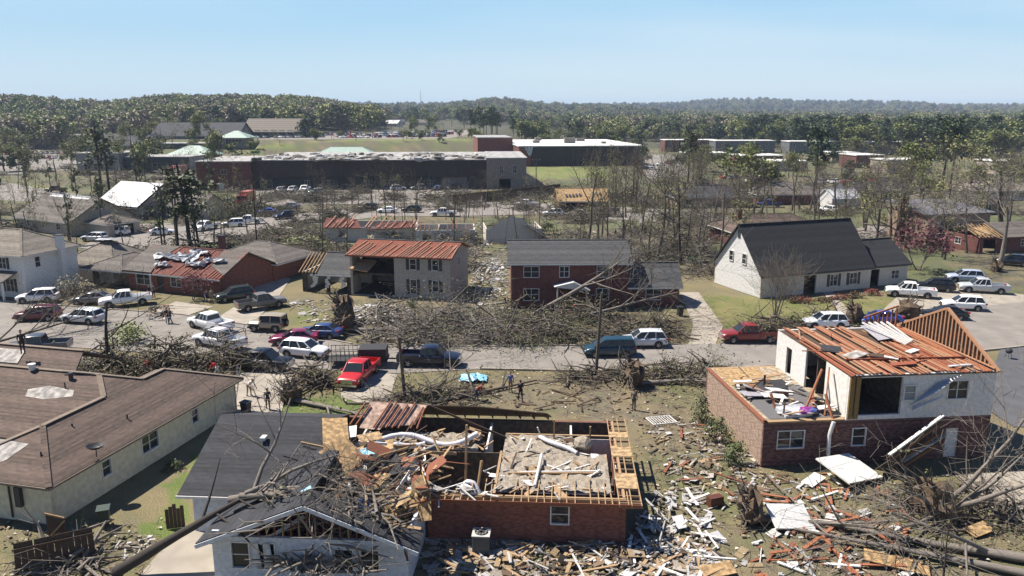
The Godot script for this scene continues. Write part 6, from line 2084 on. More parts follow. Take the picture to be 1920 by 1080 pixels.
func make_house_middle() -> void:
	# local origin: the near right corner of the eaves
	var t := thing("wrecked_house", "red brick house with its roof ripped off, rooms and ceilings laid open", "house", Vector3(6.55, 0, -38.4), -3.5)
	var g := RandomNumberGenerator.new()
	g.seed = 91
	mat("insulation", Color(0.5, 0.43, 0.34), 0.97, "fine", 0.5)
	mat("soffit_tan", Color(0.56, 0.38, 0.2), 0.85, "blotch", 0.3)
	mat("felt_black", Color(0.038, 0.04, 0.048), 0.92, "shingle", 0.42)
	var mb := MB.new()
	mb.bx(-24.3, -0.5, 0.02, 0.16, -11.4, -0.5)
	part(t, "floor", mb, M.ply_and_shade)
	var hl := openings(t, Vector2(-11.2, -0.55), Vector2(-0.45, -0.55), 0.2, [[7.2, 1.1, 1.05, 1.15, "w"]], M.trim)
	wall(t, "wall", Vector2(-11.2, -0.55), Vector2(-0.45, -0.55), 0, 2.6, 0.2, M.brick_red, hl)
	hl = openings(t, Vector2(-0.55, -0.66), Vector2(-0.55, -11.4), 0.2, [[5, 1.1, 1.0, 1.1, "w"]], M.trim)
	wall(t, "wall", Vector2(-0.55, -0.66), Vector2(-0.55, -11.4), 0, 2.6, 0.2, M.brick_red, hl)
	wall(t, "wall", Vector2(-24.4, -11.5), Vector2(-0.45, -11.5), 0, 2.6, 0.2, M.brick_red, [[6, 7, 0, 2.1], [12, 14, 0.9, 2.2], [18.5, 20.5, 0.9, 2.2]])
	wall(t, "wall", Vector2(-24.3, -11.4), Vector2(-24.3, -0.5), 0, 2.5, 0.2, M.siding_blue)
	wall(t, "wall", Vector2(-24.2, -0.55), Vector2(-21.4, -0.55), 0, 2.45, 0.2, M.siding_blue)
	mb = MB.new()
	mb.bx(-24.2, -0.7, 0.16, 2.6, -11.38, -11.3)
	part(t, "shade_lining", mb, M.ply_and_shade)  # added dark sheet, painting the far wall's inner face as shaded
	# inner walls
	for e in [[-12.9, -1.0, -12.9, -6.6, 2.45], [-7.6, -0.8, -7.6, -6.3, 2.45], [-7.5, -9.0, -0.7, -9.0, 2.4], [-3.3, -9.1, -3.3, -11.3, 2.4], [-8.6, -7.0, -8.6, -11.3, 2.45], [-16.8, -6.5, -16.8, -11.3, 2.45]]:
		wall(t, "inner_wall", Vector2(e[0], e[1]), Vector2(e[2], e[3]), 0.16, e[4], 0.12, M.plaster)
	wall(t, "inner_wall", Vector2(-12.8, -6.5), Vector2(-7.7, -6.5), 0.16, 2.45, 0.12, M.ply_and_shade)  # dark colour here replaces the shade inside the open room
	mb = MB.new()
	mb.bx(-8.75, -8.68, 0.16, 2.3, -3.6, -2.7)
	part(t, "open_door", mb, M.ply_and_shade)
	# ceilings still in place, under loose insulation
	for e in [[-7.5, -1.2, -6.3, -1.35], [-7.5, -3.2, -8.9, -6.4], [-16.5, -9.1, -9.0, -6.7]]:
		mb = MB.new()
		mb.bx(e[0], e[1], 2.46, 2.5, e[2], e[3])
		part(t, "ceiling", mb, M.plaster)
		mb = MB.new()
		var nx := int((e[1] - e[0]) / 0.2)
		var nz := int((e[3] - e[2]) / 0.2)
		var hh := []
		for i in nx + 1:
			var row := []
			for j in nz + 1:
				var x: float = lerpf(e[0], e[1], i / float(nx))
				var z: float = lerpf(e[2], e[3], j / float(nz))
				var k := gnoise.get_noise_2d(x * 40.0, z * 40.0) + 0.6 * gnoise.get_noise_2d(x * 130.0, z * 130.0)
				row.append(Vector3(x, 2.52 + maxf(0.0, 0.1 + 0.16 * k), z))
			hh.append(row)
		for i in nx:
			for j in nz:
				var kk := g.randf_range(0.75, 1.1)
				mb.col = Color(kk, kk, kk)
				mb.poly([hh[i][j], hh[i + 1][j], hh[i + 1][j + 1]], Vector3.UP)
				mb.poly([hh[i][j], hh[i + 1][j + 1], hh[i][j + 1]], Vector3.UP)
		part(t, "insulation", mb, M.insulation)
	# plates along the wall heads
	for e in [[-11.2, -0.55, -0.45, -0.55], [-0.55, -0.7, -0.55, -11.5], [-7.6, -0.8, -7.6, -6.3], [-12.9, -1.0, -12.9, -6.5], [-7.5, -9.0, -0.7, -9.0]]:
		mb = MB.new()
		mb.beam(Vector3(e[0], 2.64, e[1]), Vector3(e[2], 2.64, e[3]), 0.14, 0.08)
		part(t, "top_plate", mb, M.lumber)
	# near eave: joist ends, lookouts, soffit panels
	for i in 27:
		var x := -11.0 + i * 0.41
		mb = MB.new()
		if g.randf() < 0.22:
			continue
		var back := -1.0 - g.randf() * 1.8
		mb.beam(Vector3(x + g.randf_range(-0.12, 0.12), 2.66 + (g.randf_range(0, 0.5) if g.randf() < 0.2 else 0.0), back), Vector3(x + g.randf_range(-0.05, 0.05), 2.6, 0.12), 0.05, 0.13)
		part(t, "joist", mb, M.lumber)
	for z in [0.14, -0.32]:
		mb = MB.new()
		mb.beam(Vector3(-11.2, 2.6, z), Vector3(0.3, 2.6, z), 0.045, 0.2)
		part(t, "fascia", mb, M.lumber_red if z > 0 else M.lumber)
	for i in 11:
		if i == 4 or i == 8:
			continue
		mb = MB.new()
		mb.bx(-11.0 + i * 1.02, -10.06 + i * 1.02, 2.46, 2.48, -0.4, 0.1)
		part(t, "soffit_panel", mb, M.soffit_tan)
	# right eave
	for x in [0.32, -0.2, -0.85]:
		mb = MB.new()
		mb.beam(Vector3(x, 2.62, 0.2), Vector3(x, 2.62, -11.9), 0.05, 0.16)
		part(t, "fly_rafter", mb, M.lumber)
	for i in 15:
		mb = MB.new()
		mb.beam(Vector3(-0.85, 2.62, -0.1 - i * 0.82), Vector3(0.3, 2.62, -0.1 - i * 0.82), 0.05, 0.13)
		part(t, "lookout", mb, M.lumber)
	for e in [[-3.6, -1.7], [-7.3, -5.9], [-9.6, -8.7]]:
		mb = MB.new()
		mb.bx(-0.9, 0.34, 2.7, 2.72, e[0], e[1])
		part(t, "sheathing_panel", mb, M.soffit_tan)
	# leftover far slope, seen from inside, and bare rafters
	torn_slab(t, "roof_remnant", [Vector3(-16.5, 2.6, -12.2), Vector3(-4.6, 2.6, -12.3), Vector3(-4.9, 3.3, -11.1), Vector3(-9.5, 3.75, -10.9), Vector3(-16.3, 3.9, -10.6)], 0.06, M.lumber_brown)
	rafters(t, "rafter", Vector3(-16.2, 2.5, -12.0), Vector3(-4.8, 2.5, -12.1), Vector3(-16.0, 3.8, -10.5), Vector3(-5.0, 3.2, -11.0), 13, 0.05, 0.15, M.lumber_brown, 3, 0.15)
	rafters(t, "rafter", Vector3(-17.6, 3.2, -8.2), Vector3(-13.2, 3.1, -8.4), Vector3(-17.2, 4.5, -10.4), Vector3(-12.8, 4.3, -10.6), 12, 0.08, 0.1, M.lumber_red, 7, 0.35, 0.12)
	torn_slab(t, "broken_ceiling", [Vector3(-16.9, 3.1, -8.3), Vector3(-15.6, 3.0, -8.3), Vector3(-15.2, 3.4, -9.0), Vector3(-13.4, 3.2, -8.8), Vector3(-12.8, 4.0, -10.3), Vector3(-16.6, 4.2, -10.2)], 0.04, mat("plaster_pink", Color(0.6, 0.42, 0.33), 0.85, "blotch", 0.3))
	# posts still up
	for e in [[-9.8, -5.9, -9.7, -6.1, 4.4], [-4.4, -8.4, -4.4, -8.3, 4.0], [-8.9, -1.5, -8.4, -2.2, 3.9], [-2.1, -8.7, -2.1, -8.7, 3.4]]:
		mb = MB.new()
		mb.beam(Vector3(e[0], 0.2, e[1]), Vector3(e[2], e[4], e[3]), 0.1, 0.14)
		part(t, "post", mb, M.lumber)
	mb = MB.new()
	mb.beam(Vector3(-12.5, 4.1, -9.8), Vector3(-7.4, 2.8, -8.0), 0.06, 0.14)
	part(t, "rafter", mb, M.lumber_brown)
	# silver ducts
	mat("duct", Color(0.62, 0.62, 0.66), 0.45, "grain", 0.8)
	for e in [[Vector3(-15.5, 2.85, -6.9), Vector3(-13.6, 3.05, -7.5), Vector3(-11.0, 2.75, -6.8), Vector3(-9.2, 3.2, -7.6), 0.16], [Vector3(-9.6, 1.2, -1.5), Vector3(-9.5, 2.3, -1.9), Vector3(-8.9, 2.6, -2.0), Vector3(-8.3, 1.7, -1.4), 0.17], [Vector3(-5.3, 2.75, -8.4), Vector3(-4.6, 2.9, -7.3), Vector3(-3.6, 2.85, -6.6), Vector3(-3.0, 2.7, -6.2), 0.13], [Vector3(-15.0, 2.7, -5.9), Vector3(-14.2, 2.9, -6.3), Vector3(-13.2, 2.75, -6.5), Vector3(-12.4, 2.8, -6.8), 0.14]]:
		mb = MB.new()
		var cv := Curve3D.new()
		for k in 4:
			var tan: Vector3 = (e[mini(k + 1, 3)] - e[maxi(k - 1, 0)]) * 0.22
			cv.add_point(e[k], -tan, tan)
		var pp := PackedVector3Array()
		var rr := PackedFloat32Array()
		for k in 22:
			pp.append(cv.sample_baked(cv.get_baked_length() * k / 21.0))
			rr.append(e[4] * (1.0 + 0.12 * (k % 2)))
		mb.tube(pp, rr, 9)
		part(t, "duct", mb, M.duct)
	mb = MB.new()
	mb.tube(PackedVector3Array([Vector3(-6.3, 2.7, -3.4), Vector3(-1.6, 2.75, -3.7)]), PackedFloat32Array([0.06, 0.06]), 6)
	part(t, "pipe", mb, M.trim)
	mb = MB.new()
	mb.tube(PackedVector3Array([Vector3(-7.0, 2.65, -3.3), Vector3(-1.9, 2.7, -3.55)]), PackedFloat32Array([0.07, 0.07]), 6)
	part(t, "pipe", mb, M.lumber)
	mb = MB.new()
	mb.tube(PackedVector3Array([Vector3(-5.4, 2.72, -1.7), Vector3(-5.1, 3.0, -5.2)]), PackedFloat32Array([0.09, 0.09]), 7)
	part(t, "pipe", mb, M.trim)
	# dark shingled roof that stayed on, torn along its right edge
	torn_slab(t, "roof_slope", [Vector3(-24.9, 2.5, 0.2), Vector3(-19.2, 2.5, 0.2), Vector3(-18.4, 3.2, -1.8), Vector3(-17.6, 3.4, -2.4), Vector3(-17.9, 4.1, -4.2), Vector3(-17.4, 4.75, -6.0), Vector3(-24.9, 4.75, -6.0)], 0.13, M.felt_black)
	torn_slab(t, "roof_slope", [Vector3(-24.9, 2.5, -12.1), Vector3(-18.6, 2.5, -12.1), Vector3(-17.4, 4.74, -6.0), Vector3(-24.9, 4.74, -6.0)], 0.13, M.felt_black)
	mb = MB.new()
	mb.poly([Vector3(-24.4, 2.5, -0.5), Vector3(-24.4, 2.5, -11.4), Vector3(-24.4, 4.6, -6)], Vector3.LEFT)
	part(t, "gable", mb, M.siding_blue)
	mb = MB.new()
	mb.beam(Vector3(-24.95, 2.42, 0.24), Vector3(-21.9, 2.42, 0.24), 0.06, 0.14)
	part(t, "fascia", mb, M.trim)
	mb = MB.new()
	mb.bx(-21.6, -21.3, 4.12, 4.3, -4.1, -3.6)
	part(t, "roof_vent", mb, M.trim)
	# the gabled wing towards the camera
	hl = openings(t, Vector2(-21.2, 4.1), Vector2(-11.4, 4.1), 0.2, [[1.4, 0.75, 1.0, 1.5, "w"], [2.7, 0.75, 1.0, 1.5, "w"], [6.6, 0.75, 1.0, 1.3, "w"], [7.9, 0.75, 1.0, 1.3, "w"]], M.trim)
	wall(t, "wall", Vector2(-21.2, 4.1), Vector2(-11.4, 4.1), 0, 2.5, 0.2, M.siding_blue, hl)
	wall(t, "wall", Vector2(-21.1, -0.4), Vector2(-21.1, 4.0), 0, 2.5, 0.2, M.siding_blue)
	wall(t, "wall", Vector2(-11.5, 4.0), Vector2(-11.5, -0.6), 0, 2.5, 0.2, M.siding_blue)
	torn_slab(t, "roof_slope", [Vector3(-21.8, 2.36, 4.7), Vector3(-16.3, 4.62, 4.7), Vector3(-16.3, 4.62, -1.5), Vector3(-18.0, 3.9, -3.2), Vector3(-21.8, 2.36, -0.2)], 0.13, M.felt_black)
	torn_slab(t, "roof_slope", [Vector3(-10.8, 2.36, 4.7), Vector3(-16.3, 4.62, 4.7), Vector3(-16.3, 4.62, 3.2), Vector3(-14.6, 3.9, 2.6), Vector3(-13.2, 3.3, 3.3), Vector3(-10.8, 2.36, 2.8)], 0.13, M.felt_black)
	for i in 23:
		var x := -20.9 + i * 0.41
		var top := 2.5 + (4.7 - absf(x + 16.3)) * 0.41
		if top < 2.62:
			continue
		mb = MB.new()
		mb.bx(x - 0.025, x + 0.025, 2.5, top, 4.0, 4.12)
		part(t, "stud", mb, M.lumber_red if i % 2 else M.lumber)
	for sd in [-1, 1]:
		mb = MB.new()
		mb.beam(Vector3(-16.3 + sd * 5.5, 2.2, 4.76), Vector3(-16.3, 4.46, 4.76), 0.05, 0.2)
		part(t, "barge_board", mb, M.siding_blue)
	mb = MB.new()
	mb.bx(-21.2, -19.9, 2.5, 2.75, 4.02, 4.14)
	part(t, "gable_siding", mb, M.siding_blue)
	mb = MB.new()
	mb.bx(-21.0, -11.6, 0.02, 0.14, -0.4, 4.0)
	part(t, "floor", mb, M.ply_and_shade)
	for e in [[-19.2, 0.28], [-18.6, 0.2]]:
		mb = MB.new()
		mb.slab([Vector3(e[0], 2.2, 4.3), Vector3(e[0] + 0.35, 2.25, 4.3), Vector3(e[0] + 0.5, 0.9, 4.36), Vector3(e[0] + 0.05, 0.95, 4.36)], 0.03)
		part(t, "curtain", mb, M.tarp_white)
	# collapsed roof sheets over the joint of wing and house
	var sheets := [
		["plywood", Vector3(-17.3, 4.0, -4.4), Vector3(1.3, 0, 2.6), 0.25, -0.1, 0.3], ["plywood", Vector3(-16.2, 3.5, -2.2), Vector3(1.6, 0, 2.0), 0.5, 0.3, 1.0], ["plywood", Vector3(-15.0, 3.2, -3.8), Vector3(2.2, 0, 1.3), 0.15, 0.2, 0.2],
		["plywood", Vector3(-14.2, 2.9, -0.6), Vector3(1.1, 0, 2.2), -0.3, 0.5, 0.7], ["felt_black", Vector3(-14.5, 3.1, -1.8), Vector3(2.6, 0, 1.8), 0.3, 0.2, 0.4], ["felt_black", Vector3(-12.9, 2.5, 1.3), Vector3(1.6, 0, 1.4), 0.7, 0.4, 0.2],
		["soffit_tan", Vector3(-13.4, 2.4, 0.9), Vector3(0.9, 0, 2.4), 0.5, -0.4, 0.9], ["soffit_tan", Vector3(-11.6, 2.3, 1.0), Vector3(1.5, 0, 1.4), 0.9, 0.3, 0.2], ["soffit_tan", Vector3(-13.0, 1.9, 2.6), Vector3(0.8, 0, 2.2), 0.7, -0.3, -0.5],
		["tarp_blue", Vector3(-13.9, 2.5, 1.6), Vector3(1.6, 0, 0.9), 0.5, -0.4, 0.5], ["sky_blue_sheet", Vector3(-15.2, 3.35, -3.0), Vector3(1.1, 0, 0.8), 0.2, 0.2, 0.8], ["trim", Vector3(-16.7, 3.85, -4.9), Vector3(0.9, 0, 0.9), 0.3, 0.1, 0.2], ["trim", Vector3(-13.1, 2.75, -2.4), Vector3(2.4, 0, 0.35), 0.1, 0.2, -0.3], ["sky_blue_sheet", Vector3(-16.6, 3.95, 3.2), Vector3(0.5, 0, 0.9), 0.2, 0.5, 0.4]]
	for e in sheets:
		mb = MB.new()
		var b := Basis.from_euler(Vector3(e[3], e[5], e[4]))
		mb.box(e[1] + Vector3(0, 0.4, 0), Vector3(e[2].x, 0.03, e[2].z) * 1.15, b)
		part(t, "roof_sheet", mb, M[e[0]])
	for i in 130:
		mb = MB.new()
		var p := Vector3(g.randf_range(-17.8, -11.0), 0, g.randf_range(-5.0, 3.9))
		p.y = 2.5 + g.randf_range(0.0, 1.2) * clampf(1.0 - absf(p.x + 15.0) / 5.0, 0.1, 1.0)
		var dd := Vector3(g.randfn(), g.randfn() * 0.25, g.randfn()).normalized() * g.randf_range(0.6, 2.6)
		mb.beam(p, p + dd, g.randf_range(0.04, 0.1), g.randf_range(0.04, 0.2), g.randf() * 3.0)
		part(t, "broken_board", mb, M[["lumber", "lumber_red", "lumber_brown", "lumber", "trim", "soffit_tan"][i % 6]])
	for i in 44:
		mb = MB.new()
		var p := Vector3(g.randf_range(-17.0, -10.8), 0, g.randf_range(-4.6, 2.4))
		p.y = 3.3 + g.randf_range(0.2, 1.0) * clampf(1.0 - absf(p.x + 14.5) / 6.0, 0.1, 1.0)
		if i % 3 == 0:
			mb.box(p, Vector3(g.randf_range(0.7, 1.9), 0.03, g.randf_range(0.5, 1.1)), Basis.from_euler(Vector3(g.randfn() * 0.35, g.randf() * 6.0, g.randfn() * 0.35)))
		else:
			mb.beam(p, p + Vector3(g.randfn(), g.randfn() * 0.2 - 0.1, g.randfn()).normalized() * g.randf_range(1.2, 3.2), 0.06, 0.16, g.randf() * 3.0)
		part(t, "splintered_plank", mb, M[["soffit_tan", "lumber", "plywood", "lumber_red", "lumber", "trim"][i % 6]])
	# wires and bits over the open rooms
	for i in 150:
		mb = MB.new()
		var p := Vector3(g.randf_range(-8.0, -1.2), 2.62, g.randf_range(-8.9, -0.7))
		if i > 60:
			p = Vector3(g.randf_range(-16.4, -8.6), 2.72, g.randf_range(-9.6, -6.5)) if i % 2 else Vector3(g.randf_range(-14.0, -7.8), 2.6 + g.randf() * 0.3, g.randf_range(-1.6, 0.1))
		if g.randf() < 0.5:
			mb.beam(p, p + Vector3(g.randfn(), 0.1 + g.randf() * 0.2, g.randfn()).normalized() * g.randf_range(0.5, 1.8), 0.08, 0.05)
		else:
			mb.box(p, Vector3(g.randf_range(0.2, 0.8), 0.03, g.randf_range(0.2, 0.7)), Basis.from_euler(Vector3(g.randf_range(-0.4, 0.4), g.randf() * 6.0, g.randf_range(-0.4, 0.4))))
		part(t, "ceiling_scrap", mb, M[["trim", "lumber", "plaster", "lumber_brown", "patch_pale", "lumber"][i % 6]])
	mb = MB.new()
	mb.blob(Vector3(-2.6, 2.9, -7.2), Vector3(0.6, 0.5, 0.55), 6, 9, 0.12, g)
	part(t, "water_tank_jacket", mb, M.insulation)
	# the condenser by the wall
	var a := thing("condenser_unit", "grey air conditioning condenser standing against the red brick wall", "air conditioner", Vector3(-1.63, 0, -38.24), -3.5)
	mb = MB.new()
	mb.bx(-0.45, 0.45, 0.05, 1.1, -0.45, 0.45)
	part(a, "cabinet", mb, mat("cabinet_grey", Color(0.1, 0.1, 0.1), 0.5, "grain", 0.8))
	for i in 9:
		mb = MB.new()
		mb.bx(-0.46, 0.46, 0.15 + i * 0.1, 0.17 + i * 0.1, 0.45, 0.475)
		part(a, "louvre", mb, M.cabinet_grey)
	mb = MB.new()
	mb.bx(-0.48, 0.48, 1.1, 1.15, -0.48, 0.48)
	part(a, "lid", mb, mat("lid_grey", Color(0.42, 0.42, 0.4), 0.5))
	mb = MB.new()
	var rg := PackedVector3Array()
	var rw := PackedFloat32Array()
	for i in 17:
		rg.append(Vector3(cos(TAU * i / 16) * 0.33, 1.17, sin(TAU * i / 16) * 0.33))
		rw.append(0.035)
	mb.tube(rg, rw, 5, false)
	part(a, "fan_ring", mb, M.dark_trim)
	for i in 4:
		mb = MB.new()
		mb.box(Vector3(0, 1.165, 0), Vector3(0.6, 0.012, 0.1), Basis(Vector3.UP, i * PI / 4))
		part(a, "fan_blade", mb, M.dark_trim)

func make_house_right() -> void:
	# local origin: near left corner; the upper storey begins at x = 5.6
	var t := thing("wrecked_house", "two-storey house, brick below white siding, orange attic boards laid bare", "house", Vector3(16.5, 0, -48.6), 5.4)
	var g := RandomNumberGenerator.new()
	g.seed = 43
	mat("attic_orange", Color(0.46, 0.165, 0.075), 0.8, "streak", 0.8)
	mat("attic_pale", Color(0.5, 0.27, 0.15), 0.8, "streak", 0.8)
	mat("attic_red", Color(0.36, 0.1, 0.045), 0.85, "streak", 0.8)
	mat("jamb_brown", Color(0.32, 0.16, 0.08), 0.85, "streak", 0.6)
	mat("jamb_ochre", Color(0.3, 0.19, 0.06), 0.85, "streak", 0.6)
	var mb := MB.new()
	var fr := [[1.9, 1.2, 1.9, 1.3, "w"], [6.6, 1.2, 1.0, 1.3, "w"], [13.2, 0.1, 0.95, 2.1, "d", M.trim], [11.4, 1.0, 0.9, 1.2, "w"]]
	walls4(t, 0, 15.8, -11.2, 0, 0, 3.05, M.brick_mixed, {front = fr, right = [[5, 1, 1.2, 1.2, "w"]], left_m = M.brick_tan})
	mb = MB.new()
	mb.bx(0.3, 15.5, 0.02, 0.12, -10.9, -0.3)
	part(t, "ground_floor", mb, M.ply_and_shade)
	mb = MB.new()
	mb.bx(0.25, 15.6, 3.0, 3.16, -10.95, -0.25)
	part(t, "upper_floor", mb, mat("floor_tan", Color(0.48, 0.38, 0.26), 0.85, "blotch", 0.25))
	for e in [[0.1, 0.05, 0.1, -11.1], [0, -0.1, 5.5, -0.1], [0.2, -11.1, 5.5, -11.1]]:
		mb = MB.new()
		mb.beam(Vector3(e[0], 3.1, e[1]), Vector3(e[2], 3.1, e[3]), 0.3, 0.1)
		part(t, "wall_plate", mb, M.lumber_red if e[0] == 0.1 else M.lumber)
	# upper storey
	var hl := openings(t, Vector2(5.6, -0.1), Vector2(15.8, -0.1), 0.2, [[2.0, 3.35, 3.4, 2.6, "h"], [7.6, 4.25, 1.5, 1.35, "w"]], M.trim)
	wall(t, "upper_wall", Vector2(5.6, -0.1), Vector2(15.8, -0.1), 3.05, 6.15, 0.2, M.siding_white, hl)
	wall(t, "upper_wall", Vector2(15.7, -0.2), Vector2(15.7, -11.0), 3.05, 6.15, 0.2, M.siding_white)
	wall(t, "upper_wall", Vector2(5.6, -11.1), Vector2(15.8, -11.1), 3.05, 6.15, 0.2, M.siding_white)
	wall(t, "upper_wall", Vector2(5.66, -3.2), Vector2(5.66, -0.2), 3.05, 6.1, 0.14, M.plaster)
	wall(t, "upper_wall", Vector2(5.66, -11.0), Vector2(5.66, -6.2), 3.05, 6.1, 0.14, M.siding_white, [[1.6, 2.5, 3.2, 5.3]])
	wall(t, "inner_wall", Vector2(9.6, -0.3), Vector2(9.6, -10.8), 3.16, 6.0, 0.12, M.ply_and_shade)  # coloured dark so the torn-open upper room looks shaded
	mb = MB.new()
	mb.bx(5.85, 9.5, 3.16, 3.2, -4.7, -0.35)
	part(t, "carpet_and_shade_sheet", mb, M.ply_and_shade)  # added dark floor sheet with the room's shade in its colour
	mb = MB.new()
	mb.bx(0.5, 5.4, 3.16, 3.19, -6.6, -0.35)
	part(t, "carpet_and_shade_sheet", mb, mat("carpet_grey", Color(0.2, 0.195, 0.2), 0.95, "fine", 0.6))
	wall(t, "inner_wall", Vector2(5.8, -4.8), Vector2(9.5, -4.8), 3.16, 6.0, 0.12, M.ply_and_shade)
	for x in [5.75, 6.15]:
		mb = MB.new()
		mb.bx(x - 0.14, x + 0.16, 3.16, 6.05, -0.05, 0.14)
		part(t, "jamb", mb, M.jamb_ochre)
	window(t, Vector2(9.2, 0.0), Vector2(10.4, 0.0), 0.6, 4.3, 0.9, 1.1, 0.14, M.trim, 1, 2, M.glass_pale)
	torn_slab(t, "torn_siding", [Vector3(9.7, 4.0, 0.25), Vector3(11.2, 4.9, 0.5), Vector3(13.2, 6.05, 0.2), Vector3(11.6, 5.5, 0.15)], 0.03, M.siding_white)
	torn_slab(t, "torn_siding", [Vector3(9.9, 3.7, 0.3), Vector3(11.6, 4.6, 0.6), Vector3(11.9, 4.8, 0.5), Vector3(10.0, 4.0, 0.25)], 0.03, M.trim)
	# attic floor: boards running front to back
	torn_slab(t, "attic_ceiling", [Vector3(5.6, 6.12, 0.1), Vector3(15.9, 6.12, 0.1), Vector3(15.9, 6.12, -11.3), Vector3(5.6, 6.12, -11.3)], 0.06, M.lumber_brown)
	for i in 41:
		var x := 5.6 + i * 0.256
		mb = MB.new()
		var z1 := g.randf_range(0.1, 0.35)
		var z0 := -11.3 if g.randf() < 0.7 else g.randf_range(-8.0, -5.0)
		if x > 11.3 and x < 13.6:
			z0 = g.randf_range(-7.5, -6.0)
		if g.randf() < 0.13:
			continue
		var tilt := g.randf_range(-0.05, 0.16)
		mb.beam(Vector3(x, 6.2 + maxf(tilt, 0), z1), Vector3(x + g.randf_range(-0.1, 0.1), 6.2 + g.randf_range(0, 0.1), z0), g.randf_range(0.12, 0.21), 0.05)
		part(t, "attic_board", mb, M[["attic_orange", "attic_orange", "attic_pale", "attic_red"][g.randi() % 4]])
	mb = MB.new()
	mb.beam(Vector3(6.6, 6.36, -2.6), Vector3(15.2, 6.36, -2.4), 0.08, 0.16)
	part(t, "strongback", mb, mat("attic_red", Color(0.36, 0.08, 0.035), 0.85, "streak", 0.8))
	for i in 40:
		mb = MB.new()
		var p := Vector3(g.randf_range(5.8, 15.0), 6.26, g.randf_range(-10.6, -0.3))
		mb.beam(p, p + Vector3(g.randfn(), g.randf() * 0.15, g.randfn() * 1.4).normalized() * g.randf_range(0.5, 2.4), 0.08, 0.06)
		part(t, "loose_batten", mb, M[["attic_orange", "attic_red", "attic_orange", "lumber"][i % 4]])
	for e in [[7.8, -3.5, 1.5, 1.1, "patch_pale"], [9.2, -3.2, 1.0, 0.8, "lumber_brown"], [9.9, -2.6, 0.9, 0.4, "trim"], [10.0, -1.3, 1.6, 0.5, "attic_red"], [12.3, -4.0, 0.9, 0.5, "trim"], [13.6, -0.6, 1.9, 0.3, "duct"], [6.8, -5.0, 1.4, 1.0, "felt_black"]]:
		mb = MB.new()
		mb.box(Vector3(e[0], 6.42, e[1]), Vector3(e[2], 0.06, e[3]), Basis.from_euler(Vector3(g.randf_range(-0.2, 0.2), g.randf_range(-0.6, 0.6), g.randf_range(-0.2, 0.2))))
		part(t, "attic_scrap", mb, M[e[4]])
	torn_slab(t, "membrane_scrap", [Vector3(11.4, 6.4, -6.8), Vector3(13.2, 6.5, -7.2), Vector3(13.4, 6.7, -10.0), Vector3(11.8, 6.6, -10.2)], 0.03, mat("membrane_grey", Color(0.35, 0.34, 0.37), 0.5, "grain", 0.4))
	for i in 5:
		mb = MB.new()
		mb.beam(Vector3(12.8 + i * 0.25, 6.4, -5.6 - i * 0.2), Vector3(11.6 + i * 0.5, 7.0, -9.6), 0.1, 0.12)
		part(t, "white_rafter", mb, M.trim)
	# bare gable at the right
	mb = MB.new()
	mb.poly([Vector3(15.74, 6.2, 0.1), Vector3(15.74, 6.2, -11.3), Vector3(15.74, 8.95, -5.6)], Vector3.LEFT)
	mb.poly([Vector3(15.8, 6.2, 0.1), Vector3(15.8, 6.2, -11.3), Vector3(15.8, 8.95, -5.6)], Vector3.RIGHT)
	part(t, "gable_sheathing", mb, M.ply_and_shade)
	for i in 27:
		var z := -0.2 - i * 0.42
		var top := 6.2 + (5.7 - absf(z + 5.6)) * 0.482
		mb = MB.new()
		mb.bx(15.62, 15.73, 6.2, top, z - 0.06, z + 0.06)
		part(t, "gable_stud", mb, M.attic_pale)
	for e in [[0.3, -5.6], [-11.5, -5.6]]:
		mb = MB.new()
		mb.beam(Vector3(15.7, 6.2, e[0]), Vector3(15.7, 9.05, e[1]), 0.2, 0.16)
		part(t, "rake_board", mb, M.attic_pale)
	for i in 8:
		mb = MB.new()
		mb.bx(12.6 + i * 0.36, 12.7 + i * 0.36, 6.2, 7.0 + 0.1 * i, -11.0, -10.9)
		part(t, "gable_stud", mb, M.attic_orange)
	mb = MB.new()
	mb.beam(Vector3(12.5, 7.0, -11.0), Vector3(15.3, 7.9, -11.0), 0.1, 0.12)
	part(t, "rake_board", mb, M.attic_orange)
	# the wing's open top: torn panels, bedding, boards
	mb = MB.new()
	mb.bx(0.4, 3.8, 3.17, 3.21, -10.8, -6.9)
	part(t, "tan_lining", mb, M.plywood)
	var junk := [["trim", 2.2, -3.6, 1.8, 0.7, 0.5], ["trim", 3.2, -4.9, 2.4, 0.8, 0.35], ["patch_pale", 1.6, -5.6, 1.6, 1.4, 0.2], ["felt_black", 3.0, -6.0, 2.0, 1.2, 0.3], ["lumber", 2.6, -7.3, 3.4, 0.25, 0.6], ["membrane_grey", 1.7, -4.6, 2.8, 1.3, 0.12], ["trim", 1.2, -6.9, 1.3, 0.3, 0.4], ["plaster", 4.8, -1.2, 1.2, 0.8, 0.5], ["felt_black", 4.9, -2.8, 1.0, 1.0, 0.5], ["lumber_red", 4.3, -2.2, 0.25, 2.6, 0.9], ["lumber_brown", 3.6, -6.6, 1.6, 0.5, 0.4], ["trim", 2.6, -1.6, 2.3, 0.1, 0.15]]
	for e in junk:
		mb = MB.new()
		mb.box(Vector3(e[1], 3.3 + e[5] * 0.5, e[2]), Vector3(e[3], 0.06, e[4]), Basis.from_euler(Vector3(g.randf_range(-0.3, 0.3), g.randf_range(-0.5, 0.5), g.randf_range(-0.25, 0.25))))
		part(t, "torn_panel", mb, M[e[0]])
	for i in 46:
		mb = MB.new()
		var p := Vector3(g.randf_range(0.6, 5.4), 3.25, g.randf_range(-8.5, -0.6))
		mb.beam(p, p + Vector3(g.randfn(), g.randf() * 0.5, g.randfn()).normalized() * g.randf_range(0.3, 1.6), g.randf_range(0.05, 0.3), 0.05)
		part(t, "scrap_board", mb, M[["trim", "lumber", "attic_orange", "lumber_brown", "plaster", "patch_pale"][i % 6]])
